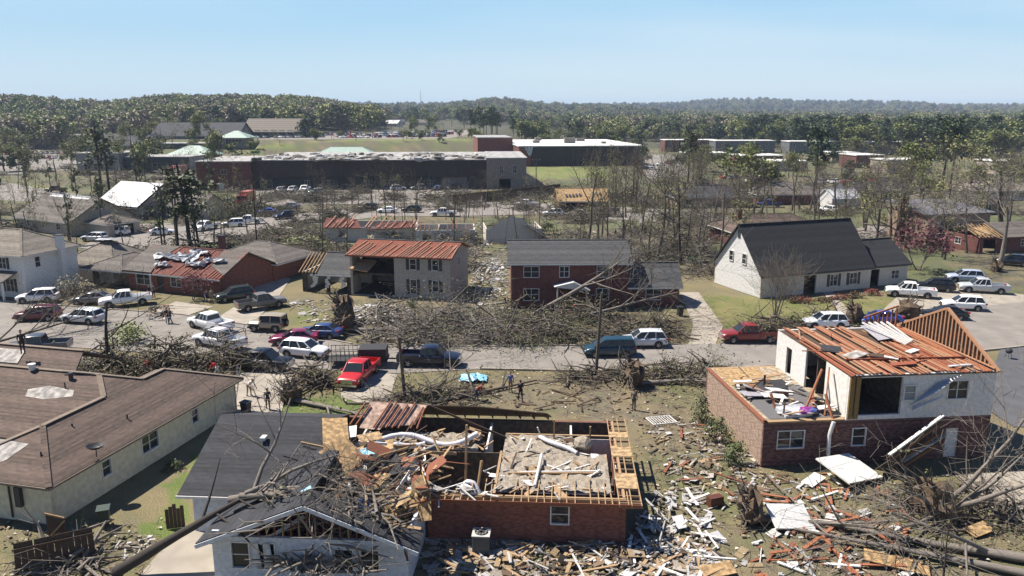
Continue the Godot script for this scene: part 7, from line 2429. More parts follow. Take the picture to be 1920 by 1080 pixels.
	for e in [[Vector3(4.4, 3.2, -0.6), Vector3(5.3, 6.0, -2.2)], [Vector3(4.9, 2.3, 0.25), Vector3(4.5, 4.6, -0.9)], [Vector3(3.8, 3.3, -2.0), Vector3(5.2, 5.6, -3.0)]]:
		mb = MB.new()
		mb.beam(e[0], e[1], 0.1, 0.18)
		part(t, "leaning_rafter", mb, M.attic_orange)
	# bed
	var b := thing("mattress", "white mattress with purple and blue bedding in the roofless wing", "bedding", Vector3(18.9, 3.2, -50.0), 10.0)
	mb = MB.new()
	mb.box(Vector3(0, 0.14, 0), Vector3(1.9, 0.24, 1.4), Basis.from_euler(Vector3(0.1, 0, 0.06)))
	part(b, "pad", mb, M.tarp_white)
	for e in [[Vector3(0.75, 0.32, 0.25), Color(0.35, 0.02, 0.3)], [Vector3(1.05, 0.3, 0.35), Color(0.12, 0.16, 0.5)], [Vector3(0.45, 0.3, 0.5), Color(0.4, 0.1, 0.45)]]:
		mb = MB.new()
		mb.col = e[1]
		mb.blob(e[0], Vector3(0.42, 0.16, 0.36), 6, 9, 0.3, g)
		part(b, "quilt", mb, M.scrap)
	# wreckage hanging down the front wall
	mb = MB.new()
	mb.tube(PackedVector3Array([Vector3(4.6, 3.1, 0.3), Vector3(4.35, 2.2, 0.35), Vector3(4.3, 0.9, 0.5), Vector3(4.6, 0.5, 0.7)]), PackedFloat32Array([0.13, 0.13, 0.13, 0.12]), 8)
	part(t, "downpipe", mb, M.trim)
	for i in 9:
		mb = MB.new()
		var k := i / 8.0
		mb.beam(Vector3(7.5, 1.15, 2.05).lerp(Vector3(9.2, 0.1, 1.3), k), Vector3(11.7, 3.25, 0.95).lerp(Vector3(12.0, 1.2, 0.6), k) - Vector3(0.3 * (i % 3), 0.15 * (i % 3), 0), 0.05, 0.24)
		part(t, "porch_plank", mb, M[["lumber_brown", "jamb_brown", "lumber_brown"][i % 3]])
	torn_slab(t, "porch_roof", [Vector3(6.4, 0.7, 2.5), Vector3(7.6, 1.15, 2.1), Vector3(9.2, 0.1, 1.2), Vector3(7.6, 0.06, 1.4)], 0.05, M.ply_and_shade)
	mb = MB.new()
	mb.beam(Vector3(7.6, 1.4, 2.0), Vector3(11.6, 3.6, 1.1), 0.22, 0.1)
	part(t, "gutter", mb, M.trim)
	mb = MB.new()
	mb.beam(Vector3(8.6, 0.9, 2.0), Vector3(12.0, 2.2, 1.0), 0.2, 0.06)
	part(t, "broken_board", mb, M.patch_pale)


# ---------------------------------------------------------------- wreckage
const PALETTE := {
	"mixed": [Color(0.5, 0.36, 0.2), Color(0.62, 0.56, 0.48), Color(0.75, 0.74, 0.72), Color(0.3, 0.2, 0.12), Color(0.12, 0.09, 0.07), Color(0.45, 0.4, 0.34)],
	"white": [Color(0.78, 0.77, 0.75), Color(0.65, 0.62, 0.58), Color(0.5, 0.42, 0.32), Color(0.72, 0.72, 0.74), Color(0.3, 0.24, 0.18)],
	"red": [Color(0.45, 0.15, 0.065), Color(0.5, 0.2, 0.1), Color(0.7, 0.69, 0.66), Color(0.5, 0.38, 0.22), Color(0.75, 0.75, 0.74), Color(0.2, 0.12, 0.08)],
	"brown": [Color(0.16, 0.11, 0.07), Color(0.24, 0.17, 0.1), Color(0.1, 0.075, 0.05), Color(0.3, 0.23, 0.15)],
	"grey": [Color(0.3, 0.28, 0.26), Color(0.45, 0.42, 0.39), Color(0.2, 0.15, 0.11), Color(0.55, 0.5, 0.44)],
}

func scatter(called: String, label: String, pts: Array, n: int, pal: String, seed_: int, heap := 0.0, big := 1.0, lone := 0.35) -> void:
	# loose broken bits lying about an area, heaped towards its middle
	var g := RandomNumberGenerator.new()
	g.seed = seed_
	var pv := PackedVector2Array(pts)
	var lo := pv[0]
	var hi := pv[0]
	for p in pv:
		lo = lo.min(p)
		hi = hi.max(p)
	var mid := (lo + hi) / 2
	var cs: Array = PALETTE[pal]
	var mb := MB.new()
	var made := 0
	while made < n:
		var p := Vector2(g.randf_range(lo.x, hi.x), g.randf_range(lo.y, hi.y))
		if not Geometry2D.is_point_in_polygon(p, pv):
			made += 1
			continue
		made += 1
		var f := clampf(1.0 - ((p - mid) / (hi - lo) * 2.0).length(), 0.0, 1.0)
		var bump := 0.6 + 0.8 * gnoise.get_noise_2d(p.x * 25.0, p.y * 25.0)
		var y := heap * f * maxf(bump, 0.0) * g.randf() + 0.02
		mb.col = cs[g.randi() % cs.size()] * g.randf_range(0.8, 1.1)
		var at := Vector3(p.x - mid.x, y, p.y - mid.y)
		var tl := 0.1 + 0.5 * clampf(heap, 0.0, 1.0) * f
		var b := Basis.from_euler(Vector3(g.randfn() * tl, g.randf() * TAU, g.randfn() * tl))
		var q := g.randf()
		if q < lone:
			mb.box(at, Vector3(g.randf_range(0.4, 1.9) * big, 0.05, g.randf_range(0.05, 0.14)), b)
		elif q < lone + 0.2:
			mb.box(at, Vector3(g.randf_range(0.25, 1.1) * big, 0.025, g.randf_range(0.2, 0.7) * big), b)
		else:
			mb.box(at, Vector3(g.randf_range(0.1, 0.4), g.randf_range(0.03, 0.12), g.randf_range(0.06, 0.25)), b)
	single(called, label, "debris", mb, M.scrap, Vector3(mid.x, 0, mid.y), "", "stuff")

func twigs(label: String, pts: Array, n: int, seed_: int) -> void:
	var g := RandomNumberGenerator.new()
	g.seed = seed_
	var pv := PackedVector2Array(pts)
	var lo := pv[0]
	var hi := pv[0]
	for p in pv:
		lo = lo.min(p)
		hi = hi.max(p)
	var mid := (lo + hi) / 2
	var mb := MB.new()
	for i in n:
		var p := Vector2(g.randf_range(lo.x, hi.x), g.randf_range(lo.y, hi.y))
		if not Geometry2D.is_point_in_polygon(p, pv):
			continue
		var a := g.randf() * TAU
		var l := g.randf_range(0.3, 1.7)
		var at := Vector3(p.x - mid.x, 0.02, p.y - mid.y)
		var d := Vector3(cos(a), g.randf_range(0.0, 0.25), sin(a))
		var k := g.randf_range(0.5, 1.4)
		mb.col = Color(0.16, 0.125, 0.09) * k
		if g.randf() < 0.45:
			mb.tube(PackedVector3Array([at, at + d * l * 0.5 + rv(g) * Vector3(0.1, 0.03, 0.1), at + d * l]), PackedFloat32Array([0.02, 0.015, 0.006]), 3, false)
		else:
			mb.col = [Color(0.2, 0.14, 0.08), Color(0.28, 0.21, 0.12), Color(0.1, 0.075, 0.05), Color(0.12, 0.13, 0.05), Color(0.45, 0.4, 0.33)][i % 5]
			mb.leaf(at + Vector3(0, 0.01, 0), g.randf_range(0.1, 0.26), Basis.from_euler(Vector3(-PI / 2 + g.randfn() * 0.25, a, 0)))
	single("leaf_litter", label, "litter", mb, M.leaf, Vector3(mid.x, 0, mid.y), "", "stuff")

func board(label: String, group: String, at: Vector3, size: Vector3, turn: Vector3, m: Material, called := "broken_board", category := "board") -> void:
	var mb := MB.new()
	mb.box(Vector3.ZERO, size)
	var o := single(called, label, category, mb, m, at, group)
	o.rotation = turn

func boards(label: String, group: String, pts: Array, n: int, m: Material, seed_: int, lmin := 1.2, lmax := 4.0) -> void:
	var g := RandomNumberGenerator.new()
	g.seed = seed_
	var pv := PackedVector2Array(pts)
	var lo := pv[0]
	var hi := pv[0]
	for p in pv:
		lo = lo.min(p)
		hi = hi.max(p)
	var left := n
	while left > 0:
		var p := Vector2(g.randf_range(lo.x, hi.x), g.randf_range(lo.y, hi.y))
		if Geometry2D.is_point_in_polygon(p, pv):
			left -= 1
			var l := g.randf_range(lmin, lmax)
			var tl := g.randf_range(0.02, 0.16)
			board(label, group, Vector3(p.x, 0.06 + sin(tl) * l * 0.5, p.y), Vector3(l, 0.06, g.randf_range(0.1, 0.2)), Vector3(0, g.randf() * TAU, tl), m)

func utility_pole(label: String, a: Vector3, top: Vector3, arm := true) -> Node3D:
	var t := thing("utility_pole", label, "pole", a)
	var mb := MB.new()
	mb.tube(PackedVector3Array([Vector3(0, -0.3, 0), top * 0.5, top]), PackedFloat32Array([0.16, 0.14, 0.11]), 8)
	part(t, "shaft", mb, M.bark)
	if arm:
		mb = MB.new()
		mb.beam(top + Vector3(-1.2, -0.6, 0), top + Vector3(1.2, -0.6, 0), 0.1, 0.12)
		part(t, "crossarm", mb, M.bark_grey)
		for x in [-1.0, 0.0, 1.0]:
			mb = MB.new()
			mb.tube(PackedVector3Array([top + Vector3(x, -0.55, 0), top + Vector3(x, -0.3, 0)]), PackedFloat32Array([0.06, 0.04]), 6)
			part(t, "insulator", mb, M.trim)
	return t

func box_truck(label: String, at: Vector3, turn: float, c: Color, boxc: Color) -> void:
	var t := thing("box_truck", label, "truck", at + Vector3(0, 0.01, 0), turn)
	var mb := MB.new()
	mb.bx(-3.6, 1.2, 0.9, 3.3, -1.15, 1.15)
	part(t, "box_body", mb, car_paint(boxc))
	mb = MB.new()
	mb.bx(1.3, 3.2, 0.6, 2.5, -1.05, 1.05)
	mb.bx(-3.5, 3.0, 0.5, 0.85, -0.9, 0.9)
	part(t, "cab", mb, car_paint(c))
	mb = MB.new()
	mb.bx(3.2, 3.23, 1.5, 2.3, -0.95, 0.95)
	part(t, "windshield", mb, M.glass)
	for sd in [-1, 1]:
		mb = MB.new()
		mb.bx(1.8, 2.9, 1.5, 2.25, sd * 1.06 - 0.015, sd * 1.06 + 0.015)
		part(t, "side_window", mb, M.glass)
		for x in [-2.3, 2.3]:
			mb = MB.new()
			mb.tube(PackedVector3Array([Vector3(x, 0.48, sd * 0.75), Vector3(x, 0.48, sd * 1.08)]), PackedFloat32Array([0.48, 0.48]), 14)
			part(t, "wheel", mb, M.tyre)

func make_wreckage() -> void:
	var t: Node3D
	var mb: MB
	# --- fallen trees near the camera
	fallen("fallen_tree", "long fallen trunk lying up over the white gabled wing", Vector3(-20.02, 0, -35.72), Vector3(-14.11, 3.3, -37.64), 0.34, 12, {flat = 1.0, floor = 0.05, kids = 2, depth = 1, bark = "bark_dark", crook = 0.06, from = 0.6})
	var cr := thing("broken_treetop", "bare crown of the fallen tree sprawled over the dark roof", "fallen tree", Vector3(-14.38, 3.2, -37.6))
	var g := RandomNumberGenerator.new()
	g.seed = 27
	mb = MB.new()
	var tips := []
	for e in [[Vector3(-0.3, 0.1, 0), Vector3(1, 0.22, -0.2), 6.0, 0.24], [Vector3(0.3, 0.35, 0), Vector3(1, 0.12, 0.2), 5.5, 0.18], [Vector3(0.9, 0.4, -0.3), Vector3(0.35, 0.75, -0.8), 5.4, 0.13], [Vector3(1.6, 0.6, 0.1), Vector3(1, -0.05, 0.5), 4.6, 0.14], [Vector3(0.6, 0.5, 0), Vector3(1, 0.3, -0.05), 5.2, 0.14], [Vector3(2.4, 0.8, 0), Vector3(1, 0.05, 0.1), 5.0, 0.12]]:
		limb(mb, g, e[0], e[1].normalized(), e[2], e[3], 3, {crook = 0.17, kids = 4, spread = 0.8, from = 0.25, end = 0.3, rise = -0.03}, tips)
	part(cr, "limbs", mb, M.bark_grey)
	brush("brush_pile", "tangle of grey twigs hanging down the white gable end", Vector3(-11.2, 1.2, -34.3), Vector3(-6.4, 1.2, -35.2), 1.2, 2.4, 120, 66, 0.0, "bark_grey")
	brush("brush_pile", "dense grey tangle of branches over the wing's broken roof", Vector3(-12.6, 3.6, -36.6), Vector3(-6.6, 2.9, -36.6), 2.2, 1.3, 110, 45, 0.03, "bark_grey")
	brush("brush_pile", "branches and twigs on the joint of wing and wrecked house", Vector3(-11.2, 3.3, -39.2), Vector3(-5.6, 2.7, -38.0), 1.8, 0.6, 30, 46, 0.05, "bark")
	brush("brush_pile", "tangle of bare twigs on the grass at the picture's lower left", Vector3(-25.45, 0, -36.92), Vector3(-21.56, 0, -37.41), 2.0, 0.6, 120, 44, 0.1, "bark_grey")
	fallen("fallen_tree", "great grey fallen oak with bare crown at the lower right", Vector3(27.67, 0, -36.92), Vector3(17.96, 0.6, -40.49), 0.42, 71, {root = 0.0, kids = 4, from = 0.2, depth = 3, spread = 0.9})
	fallen("fallen_tree", "second grey trunk lying below the great fallen oak", Vector3(27.64, 0, -35.26), Vector3(15.73, 0.5, -40.08), 0.33, 76, {kids = 3, from = 0.35, depth = 3, spread = 0.7})
	fallen("fallen_tree", "uprooted tree with root plate beside the white wall panel", Vector3(13.77, 0, -41.58), Vector3(20.14, 0.4, -39.97), 0.36, 73, {root = 1.15, kids = 3, from = 0.5, depth = 3})
	var sc := thing("broken_treetop", "tall bare treetop arching before the white siding at the right", "fallen tree", Vector3(25.08, 0, -42.51))
	mb = MB.new()
	g.seed = 81
	for e in [[Vector3(0, 0.2, 0), Vector3(0.55, 0.7, 0.1), 7.5, 0.19], [Vector3(0.2, 0.3, 0.3), Vector3(0.8, 0.35, 0.2), 7.0, 0.17], [Vector3(-0.3, 0.2, 0.2), Vector3(-0.45, 0.45, 0.3), 5.5, 0.14], [Vector3(-0.2, 0.1, 0.6), Vector3(-0.9, 0.12, 0.5), 5.5, 0.15], [Vector3(0.8, 0.2, 0.2), Vector3(0.9, 0.6, -0.15), 6.0, 0.14], [Vector3(0.3, 0.2, 0.6), Vector3(0.2, 0.9, 0.4), 5.5, 0.1]]:
		limb(mb, g, e[0], e[1].normalized(), e[2], e[3], 3, {crook = 0.15, kids = 4, spread = 0.75, from = 0.3, end = 0.28, rise = 0.0}, tips)
	part(sc, "limbs", mb, M.bark_grey)
	root_plate(sc, Vector3(-0.6, 0.9, 0.2), 1.5, 17, Vector3(-1, 0, 0.4))
	tree("young_tree", "thin bare young tree standing in the lower right debris", "bare", 1, Vector3(20.73, 0, -34.15), 6.5, 0.55, 0.8, "bark_dark")
	brush("brush_pile", "dark brush heaped behind the great fallen oak", Vector3(22.88, 0, -42.51), Vector3(29.46, 0, -42.51), 2.5, 1.4, 260, 82, 0.15)
	# --- along the street
	fallen("fallen_tree", "bare fallen tree reaching in from the picture's left edge", Vector3(-53.81, 0, -72.77), Vector3(-45.89, 1.6, -82.97), 0.26, 33, {kids = 7, from = 0.3, depth = 3, spread = 0.45, bark = "bark"})
	fallen("fallen_tree", "uprooted tree with torn top beside the driveway of the red pickup", Vector3(-17.85, 0, -60.73), Vector3(-11.75, 0.3, -56.97), 0.3, 31, {root = 1.0, kids = 3, from = 0.5, leaves = 3})
	brush("brush_pile", "round heap of brush beside the red pickup's driveway", Vector3(-17.89, 0, -64.58), Vector3(-16.09, 0, -65.13), 1.8, 1.8, 170, 32, 0.3)
	brush("brush_pile", "long heap of dark brush behind the brown hip roof", Vector3(-38.81, 0, -67.7), Vector3(-31.95, 0, -68.44), 3.4, 2.5, 480, 35, 0.45)
	brush("brush_pile", "long heap of leafless brush before the white utility pickup", Vector3(-32.5, 0, -68.6), Vector3(-25.43, 0, -69.21), 3.2, 2.8, 520, 36, 0.3)
	tree("snapped_tree", "stubby snapped tree standing in the brush by the silver wagon", "snapped", 2, Vector3(-36.72, 0, -68.6), 7.0, 1.5, 0.4, "bark_dark")
	bush("pale green leafy treetop lying behind the snapped tree", Vector3(-39.4, 0, -77.82), Vector3(3.0, 2.2, 2.0), Color(0.14, 0.17, 0.05), Color(0.25, 0.27, 0.1), 55, 900, 0.22)
	fallen("fallen_log", "long dark log lying behind the wrecked red brick house", Vector3(-7.62, 0, -59.2), Vector3(2.31, 0.3, -65.1), 0.3, 37, {kids = 2, from = 0.5, depth = 2, bark = "bark_dark"})
	fallen("fallen_tree", "thin bent tree fallen towards the dark blue pickup", Vector3(-12.74, 0, -55.39), Vector3(-3.81, 0.4, -67.4), 0.2, 38, {kids = 4, from = 0.3, depth = 2})
	brush("brush_pile", "brush strewn along the log and the blue sheet", Vector3(-11.32, 0, -58.62), Vector3(-2.68, 0, -62.86), 2.6, 0.8, 260, 39, 0.15)
	fallen("fallen_tree", "uprooted tree with earthy root plate beyond the bare lawn", Vector3(10.55, 0, -64.58), Vector3(17.16, 0.2, -65.39), 0.36, 40, {root = 1.35, kids = 5, from = 0.45, leaves = 2})
	brush("brush_pile", "low brush piled at the kerb beyond the root plate", Vector3(4.68, 0, -65.96), Vector3(10.43, 0, -66.96), 2.0, 0.7, 200, 41, 0.2)
	brush("brush_pile", "brush piled at the kerb left of the orange decked house", Vector3(12.02, 0, -66.53), Vector3(17.73, 0, -67.7), 2.6, 1.3, 280, 42, 0.3)
	# --- the great windfall before the two-storey houses
	fallen("fallen_tree", "thick trunk with root plate lying before the torn white house", Vector3(-18.66, 0, -84.91), Vector3(-6.68, 0.5, -87.23), 0.5, 51, {root = 1.9, kids = 4, from = 0.55, depth = 3, leaves = 1})
	fallen("fallen_tree", "second thick trunk lying nearer the street before the torn house", Vector3(-17.65, 0, -81.42), Vector3(-5.08, 0.4, -80.84), 0.42, 52, {kids = 5, from = 0.4, leaves = 1, root = 1.3})
	fallen("fallen_tree", "leafy fallen tree crossing the lawn between the two-storey houses", Vector3(3.01, 0, -86.28), Vector3(-9.27, 1.4, -83.28), 0.4, 53, {kids = 6, from = 0.3, leaves = 3, spread = 0.8, flat = 0.4})
	fallen("fallen_tree", "leafy fallen tree before the dark red brick house", Vector3(15.94, 0, -81.42), Vector3(0, 1, -79.93), 0.38, 54, {kids = 6, from = 0.25, leaves = 4, spread = 0.7, flat = 0.4, ca = Color(0.06, 0.085, 0.025), cb = Color(0.13, 0.15, 0.05)})
	fallen("leaning_tree", "bare tree toppled against the dark red brick house", Vector3(2.44, 0, -87.71), Vector3(13.0, 4.9, -90.3), 0.3, 57, {kids = 6, from = 0.45, depth = 3, spread = 0.75, flat = 1.0})
	fallen("fallen_tree", "bare limbs broken over the brick house's low wing", Vector3(8.48, 1.2, -84.05), Vector3(19.0, 2.3, -87.5), 0.2, 58, {kids = 5, from = 0.3, depth = 3, spread = 0.7, flat = 0.9})
	brush("brush_pile", "long windrow of brush along the kerb before the torn white house", Vector3(-14.73, 0, -77.82), Vector3(0, 0, -77.82), 3.2, 2.2, 700, 61, 0.08, "bark_grey")
	brush("brush_pile", "long windrow of brush along the kerb before the dark red brick house", Vector3(0, 0, -78.2), Vector3(17.4, 0, -80.19), 3.6, 2.0, 700, 62, 0.22)
	brush("brush_pile", "tangle of brush on the lawn before the torn white house", Vector3(-15.75, 0, -83.57), Vector3(-1.78, 0, -84.91), 5.0, 2.6, 640, 63, 0.06, "bark_grey")
	brush("brush_pile", "tangle of brush on the lawn before the dark red brick house", Vector3(-1.18, 0, -84.91), Vector3(13.1, 0, -85.36), 4.5, 2.4, 600, 64, 0.25)
	for e in [[Vector3(-11.23, 0, -80.19), Vector3(-15.09, 0.8, -83.28), 0.24], [Vector3(-6.09, 0, -78.98), Vector3(-1.4, 1.2, -80.48), 0.2], [Vector3(-3.13, 0, -81.42), Vector3(-6.78, 1.6, -81.16), 0.2], [Vector3(1.4, 0, -79.78), Vector3(5.69, 1, -81.65), 0.18], [Vector3(6.67, 0, -79.38), Vector3(2.78, 1.2, -79.63), 0.2], [Vector3(11.17, 0, -79.78), Vector3(16.05, 0.8, -80.66), 0.18], [Vector3(-13.1, 0, -77.82), Vector3(-8.62, 0.6, -76.92), 0.2]]:
		fallen("fallen_limb", "torn-off grey limb lying across the brush before the two-storey houses", e[0], e[1], e[2], int(e[0].x * 7.0) + 400, {kids = 3, from = 0.4, depth = 2, spread = 0.8, flat = 0.9, bark = "bark_grey"}).set_meta("group", "torn limbs in the windrow")
	# --- right end of the street
	fallen("tree_stump", "dark overturned stump on the lawn before the dark-roofed white house", Vector3(38.22, 0, -85.36), Vector3(40.16, 0.3, -84.7), 0.45, 65, {root = 1.3, kids = 0, depth = 0, bark = "bark_dark"})
	fallen("tree_stump", "dark overturned stump beside the white pickup's driveway", Vector3(44.96, 0, -87.23), Vector3(41.04, 0.3, -84.7), 0.45, 67, {root = 1.3, kids = 1, depth = 1, bark = "bark_dark"})
	fallen("tree_stump", "overturned root plate at the foot of the pale-trunked tree", Vector3(71.36, 0, -114.33), Vector3(73.33, 0.2, -114.13), 0.3, 68, {root = 1.0, kids = 0, depth = 0})
	brush("brush_pile", "load of branches heaped on the old red pickup", Vector3(24.12, 0, -78.2) + Vector3(0.2, 0.9, -0.2), Vector3(27.1, 0, -78.59), 1.6, 2.0, 130, 69, 0.1)
	brush("brush_pile", "brush lying along the kerb behind the orange decked roof", Vector3(27.6, 0, -82.27), Vector3(38.49, 0, -86.28), 2.5, 1.3, 260, 70, 0.2)
	# --- between and behind the houses
	brush("brush_pile", "tangled brush behind the torn white house's left wing", Vector3(-40.74, 0, -126.63), Vector3(-28.63, 0, -122.87), 6.0, 3.0, 520, 101, 0.5)
	brush("brush_pile", "brush below the turning circle", Vector3(-67.36, 0, -129.61), Vector3(-54.61, 0, -126.63), 5.0, 2.0, 300, 102, 0.4)
	brush("brush_pile", "brush behind the dark red brick house's low wing", Vector3(18.34, 0, -127.61), Vector3(31.15, 0, -122.87), 7.0, 3.6, 620, 103, 0.3, "bark_grey")
	brush("brush_pile", "brush between the roofless ruin and the brick house", Vector3(4.75, 0, -139.39), Vector3(20.42, 0, -135.98), 6.0, 2.6, 420, 104, 0.35, "bark_grey")
	brush("brush_pile", "brush behind the ruined houses' red boards", Vector3(-42.87, 0, -157.8), Vector3(-35.47, 0, -153.47), 4.0, 2.0, 160, 105, 0.5)
	brush("brush_pile", "brush beyond the timber fence", Vector3(3.28, 0, -243.85), Vector3(27.09, 0, -237.12), 8.0, 2.4, 320, 106, 0.35)
	brush("brush_pile", "brush along the edge of the store's lot", Vector3(-52.4, 0, -204.51), Vector3(-36.94, 0, -210.83), 5.0, 1.6, 240, 107, 0.3)
	brush("brush_pile", "brush beyond the tarped ranch houses", Vector3(-139.13, 0, -252.81), Vector3(-101.77, 0, -240.44), 9.0, 3.0, 480, 108, 0.55)
	brush("brush_pile", "brush left of the dark-roofed white house", Vector3(27.08, 0, -115.95), Vector3(28.71, 0, -109.73), 4.0, 1.8, 160, 109, 0.5)
	brush("brush_pile", "brush under the bare trees by the brick house at the right", Vector3(62.41, 0, -145.47), Vector3(63.82, 0, -129.61), 6.0, 3.0, 320, 110, 0.4, "bark_grey")
	brush("brush_pile", "brush beside the timber fence", Vector3(-40.57, 0, -187.6), Vector3(-14.41, 0, -194.02), 3.0, 1.2, 240, 111, 0.2)
	bush("pale green leafy treetop lying behind the torn house's left wing", Vector3(-34.57, 0, -129.61), Vector3(4.5, 3.0, 3.0), Color(0.13, 0.16, 0.05), Color(0.26, 0.27, 0.11), 113, 1100, 0.3)
	bush("pale green leafy shrub at the roofless grey gable", Vector3(7.11, 0, -149.36), Vector3(2.6, 3.0, 2.0), Color(0.08, 0.11, 0.03), Color(0.18, 0.2, 0.07), 114, 600, 0.3)
	bush("yellow-green shrub at the picture's left edge", Vector3(-85.04, 0, -131.67), Vector3(5.0, 3.6, 3.0), Color(0.15, 0.19, 0.04), Color(0.26, 0.28, 0.08), 115, 900, 0.3)
	# --- storm brush all through the second row's yards and beyond
	var heaps := []
	for e in [[-52.0, 6.0, -150.0, -112.0, 34, "heap of storm brush in the yards behind the torn white house"], [8.0, 44.0, -175.0, -112.0, 26, "heap of storm brush under the bare trees behind the dark red brick house"], [-125.0, -50.0, -235.0, -150.0, 34, "heap of storm brush around the tarped ranch houses"], [-64.0, 34.0, -232.0, -152.0, 44, "heap of storm brush between the second street and the long store"], [-200.0, -95.0, -330.0, -235.0, 34, "heap of storm brush around the shops at the left"], [44.0, 140.0, -280.0, -135.0, 44, "heap of storm brush among the houses at the right"]]:
		for i in e[4]:
			var p := Vector3(g.randf_range(e[0], e[1]), 0, g.randf_range(e[2], e[3]))
			if heaps.size() < 26:
				var a := g.randf() * TAU
				var l := g.randf_range(4.0, 11.0)
				heaps.append(brush("brush_pile", e[5], p, p + Vector3(cos(a) * l, 0, sin(a) * l * 0.6), g.randf_range(2.5, 5.0), g.randf_range(1.0, 2.6), 170, 500 + i, g.randf_range(0.05, 0.7), ["bark", "bark_grey", "bark_dark"][i % 3], e[5]))
			else:
				var o: Node3D = heaps[g.randi() % heaps.size()].duplicate()
				o.name = numbered("brush_pile")
				add_child(o)
				o.position = p
				o.rotation.y = g.randf() * TAU
				o.scale = Vector3.ONE * g.randf_range(0.7, 1.4)
				o.set_meta("label", e[5])
				o.set_meta("group", e[5])
	# --- broken bits
	scatter("rubble", "splintered boards and shingles strewn before the wrecked red brick house", [Vector2(-4.76, -40.1), Vector2(6.47, -39.54), Vector2(11.01, -40.1), Vector2(10.45, -34.58), Vector2(-4.18, -34.58)], 900, "mixed", 201, 0.7)
	scatter("rubble", "white and tan wreckage heaped at the wrecked house's right corner", [Vector2(6.55, -40.1), Vector2(10.87, -48.18), Vector2(11.58, -46.64), Vector2(11.46, -40.1), Vector2(10.57, -35.03), Vector2(5.08, -35.48)], 420, "white", 202, 1.1)
	scatter("rubble", "orange battens and white panels strewn before the orange decked house", [Vector2(14.99, -46.64), Vector2(21.05, -48.18), Vector2(24.47, -43.81), Vector2(19.78, -35.48), Vector2(10.98, -34.58)], 430, "red", 203, 0.45)
	scatter("rubble", "small scraps scattered over the bare lawn behind the wrecked house", [Vector2(9.52, -56.43), Vector2(14.99, -56.43), Vector2(16.14, -48.18), Vector2(13.79, -42.51), Vector2(9.88, -46.64)], 260, "mixed", 204, 0.1, 0.7, 0.2)
	scatter("rubble", "scraps scattered over the lawn beyond the wrecked house", [Vector2(-7.83, -64.85), Vector2(16.41, -64.17), Vector2(15.39, -56.43), Vector2(9.56, -55.39), Vector2(9.48, -57.51), Vector2(-6.83, -59.78)], 110, "brown", 205, 0.1, 0.8, 0.3)
	scatter("rubble", "heap of white lumber before the torn white house", [Vector2(-20.23, -92.51), Vector2(-12.95, -93.32), Vector2(-11.43, -86.28), Vector2(-18.64, -86.28)], 420, "white", 206, 1.2)
	scatter("rubble", "wall of white and tan wreckage between the two-storey houses", [Vector2(-6.69, -121.96), Vector2(-0.84, -121.96), Vector2(-0.32, -91.2), Vector2(-4.44, -91.2)], 620, "white", 207, 2.2)
	scatter("rubble", "pale wreckage behind the gap between the two-storey houses", [Vector2(-10.01, -163.95), Vector2(0, -168.03), Vector2(0, -126.63), Vector2(-6.81, -124.25)], 420, "mixed", 208, 2.0)
	scatter("rubble", "rubbish heap on the verge by the red-roofed ranch house", [Vector2(-43.84, -91.72), Vector2(-41.77, -93.32), Vector2(-38.61, -86.28), Vector2(-40.48, -85.36)], 220, "mixed", 209, 1.4)
	scatter("rubble", "lumber and plaster heap behind the brown hip roof", [Vector2(-43.82, -72.77), Vector2(-40.42, -74.14), Vector2(-37.35, -68.6), Vector2(-40.73, -67.7)], 260, "white", 210, 1.5)
	scatter("rubble", "litter on the lawn by the drive of the grey pickup", [Vector2(-27.74, -95.25), Vector2(-21.43, -96.68), Vector2(-18.64, -86.28), Vector2(-23.75, -85.13)], 160, "white", 211, 0.25)
	scatter("rubble", "wreckage along the row of ruined houses", [Vector2(-43.46, -160.05), Vector2(6.67, -163.95), Vector2(5.02, -121.96), Vector2(-33.44, -121.96)], 1500, "white", 212, 0.7)
	scatter("rubble", "wreckage strewn below the long store", [Vector2(-70.75, -218.94), Vector2(-16.85, -227.67), Vector2(-13.55, -200.9), Vector2(-61.52, -189.69)], 420, "brown", 213, 0.5)
	scatter("rubble", "broken shingles at the foot of the dark-roofed house's drive", [Vector2(14.43, -86.28), Vector2(19.24, -86.28), Vector2(17.46, -77.82), Vector2(13.1, -77.82)], 120, "brown", 214, 0.3)
	scatter("rubble", "scraps in the yard at the picture's lower left", [Vector2(-30.09, -42.51), Vector2(-25.02, -40.68), Vector2(-20.54, -40.1), Vector2(-18.5, -35.03), Vector2(-25.37, -35.03)], 60, "brown", 215, 0.1, 0.7)
	scatter("rubble", "white scraps by the fallen trunk at the patio", [Vector2(-21.63, -38.99), Vector2(-19.94, -40.1), Vector2(-18.93, -38.45), Vector2(-20.04, -37.16)], 70, "white", 216, 0.4, 0.6)
	scatter("rubble", "bits of wreckage in the shade of the orange decked house", [Vector2(9.82, -48.18), Vector2(14.73, -55.39), Vector2(16.74, -48.99), Vector2(15.67, -44.49), Vector2(12.22, -42.51), Vector2(9.93, -45.19)], 260, "mixed", 217, 0.35, 0.8)
	scatter("rubble", "wreckage around the tarped ranch houses", [Vector2(-131.62, -203.29), Vector2(-103.18, -243.85), Vector2(-74.04, -203.29), Vector2(-70.07, -163.95), Vector2(-76.47, -156.33), Vector2(-91.47, -149.36)], 260, "grey", 218, 0.4)
	scatter("rubble", "wreckage under the bare trees behind the brick house", [Vector2(4.91, -181.57), Vector2(44.36, -172.32), Vector2(30.68, -117.61), Vector2(4.33, -126.63)], 800, "grey", 219, 0.4)
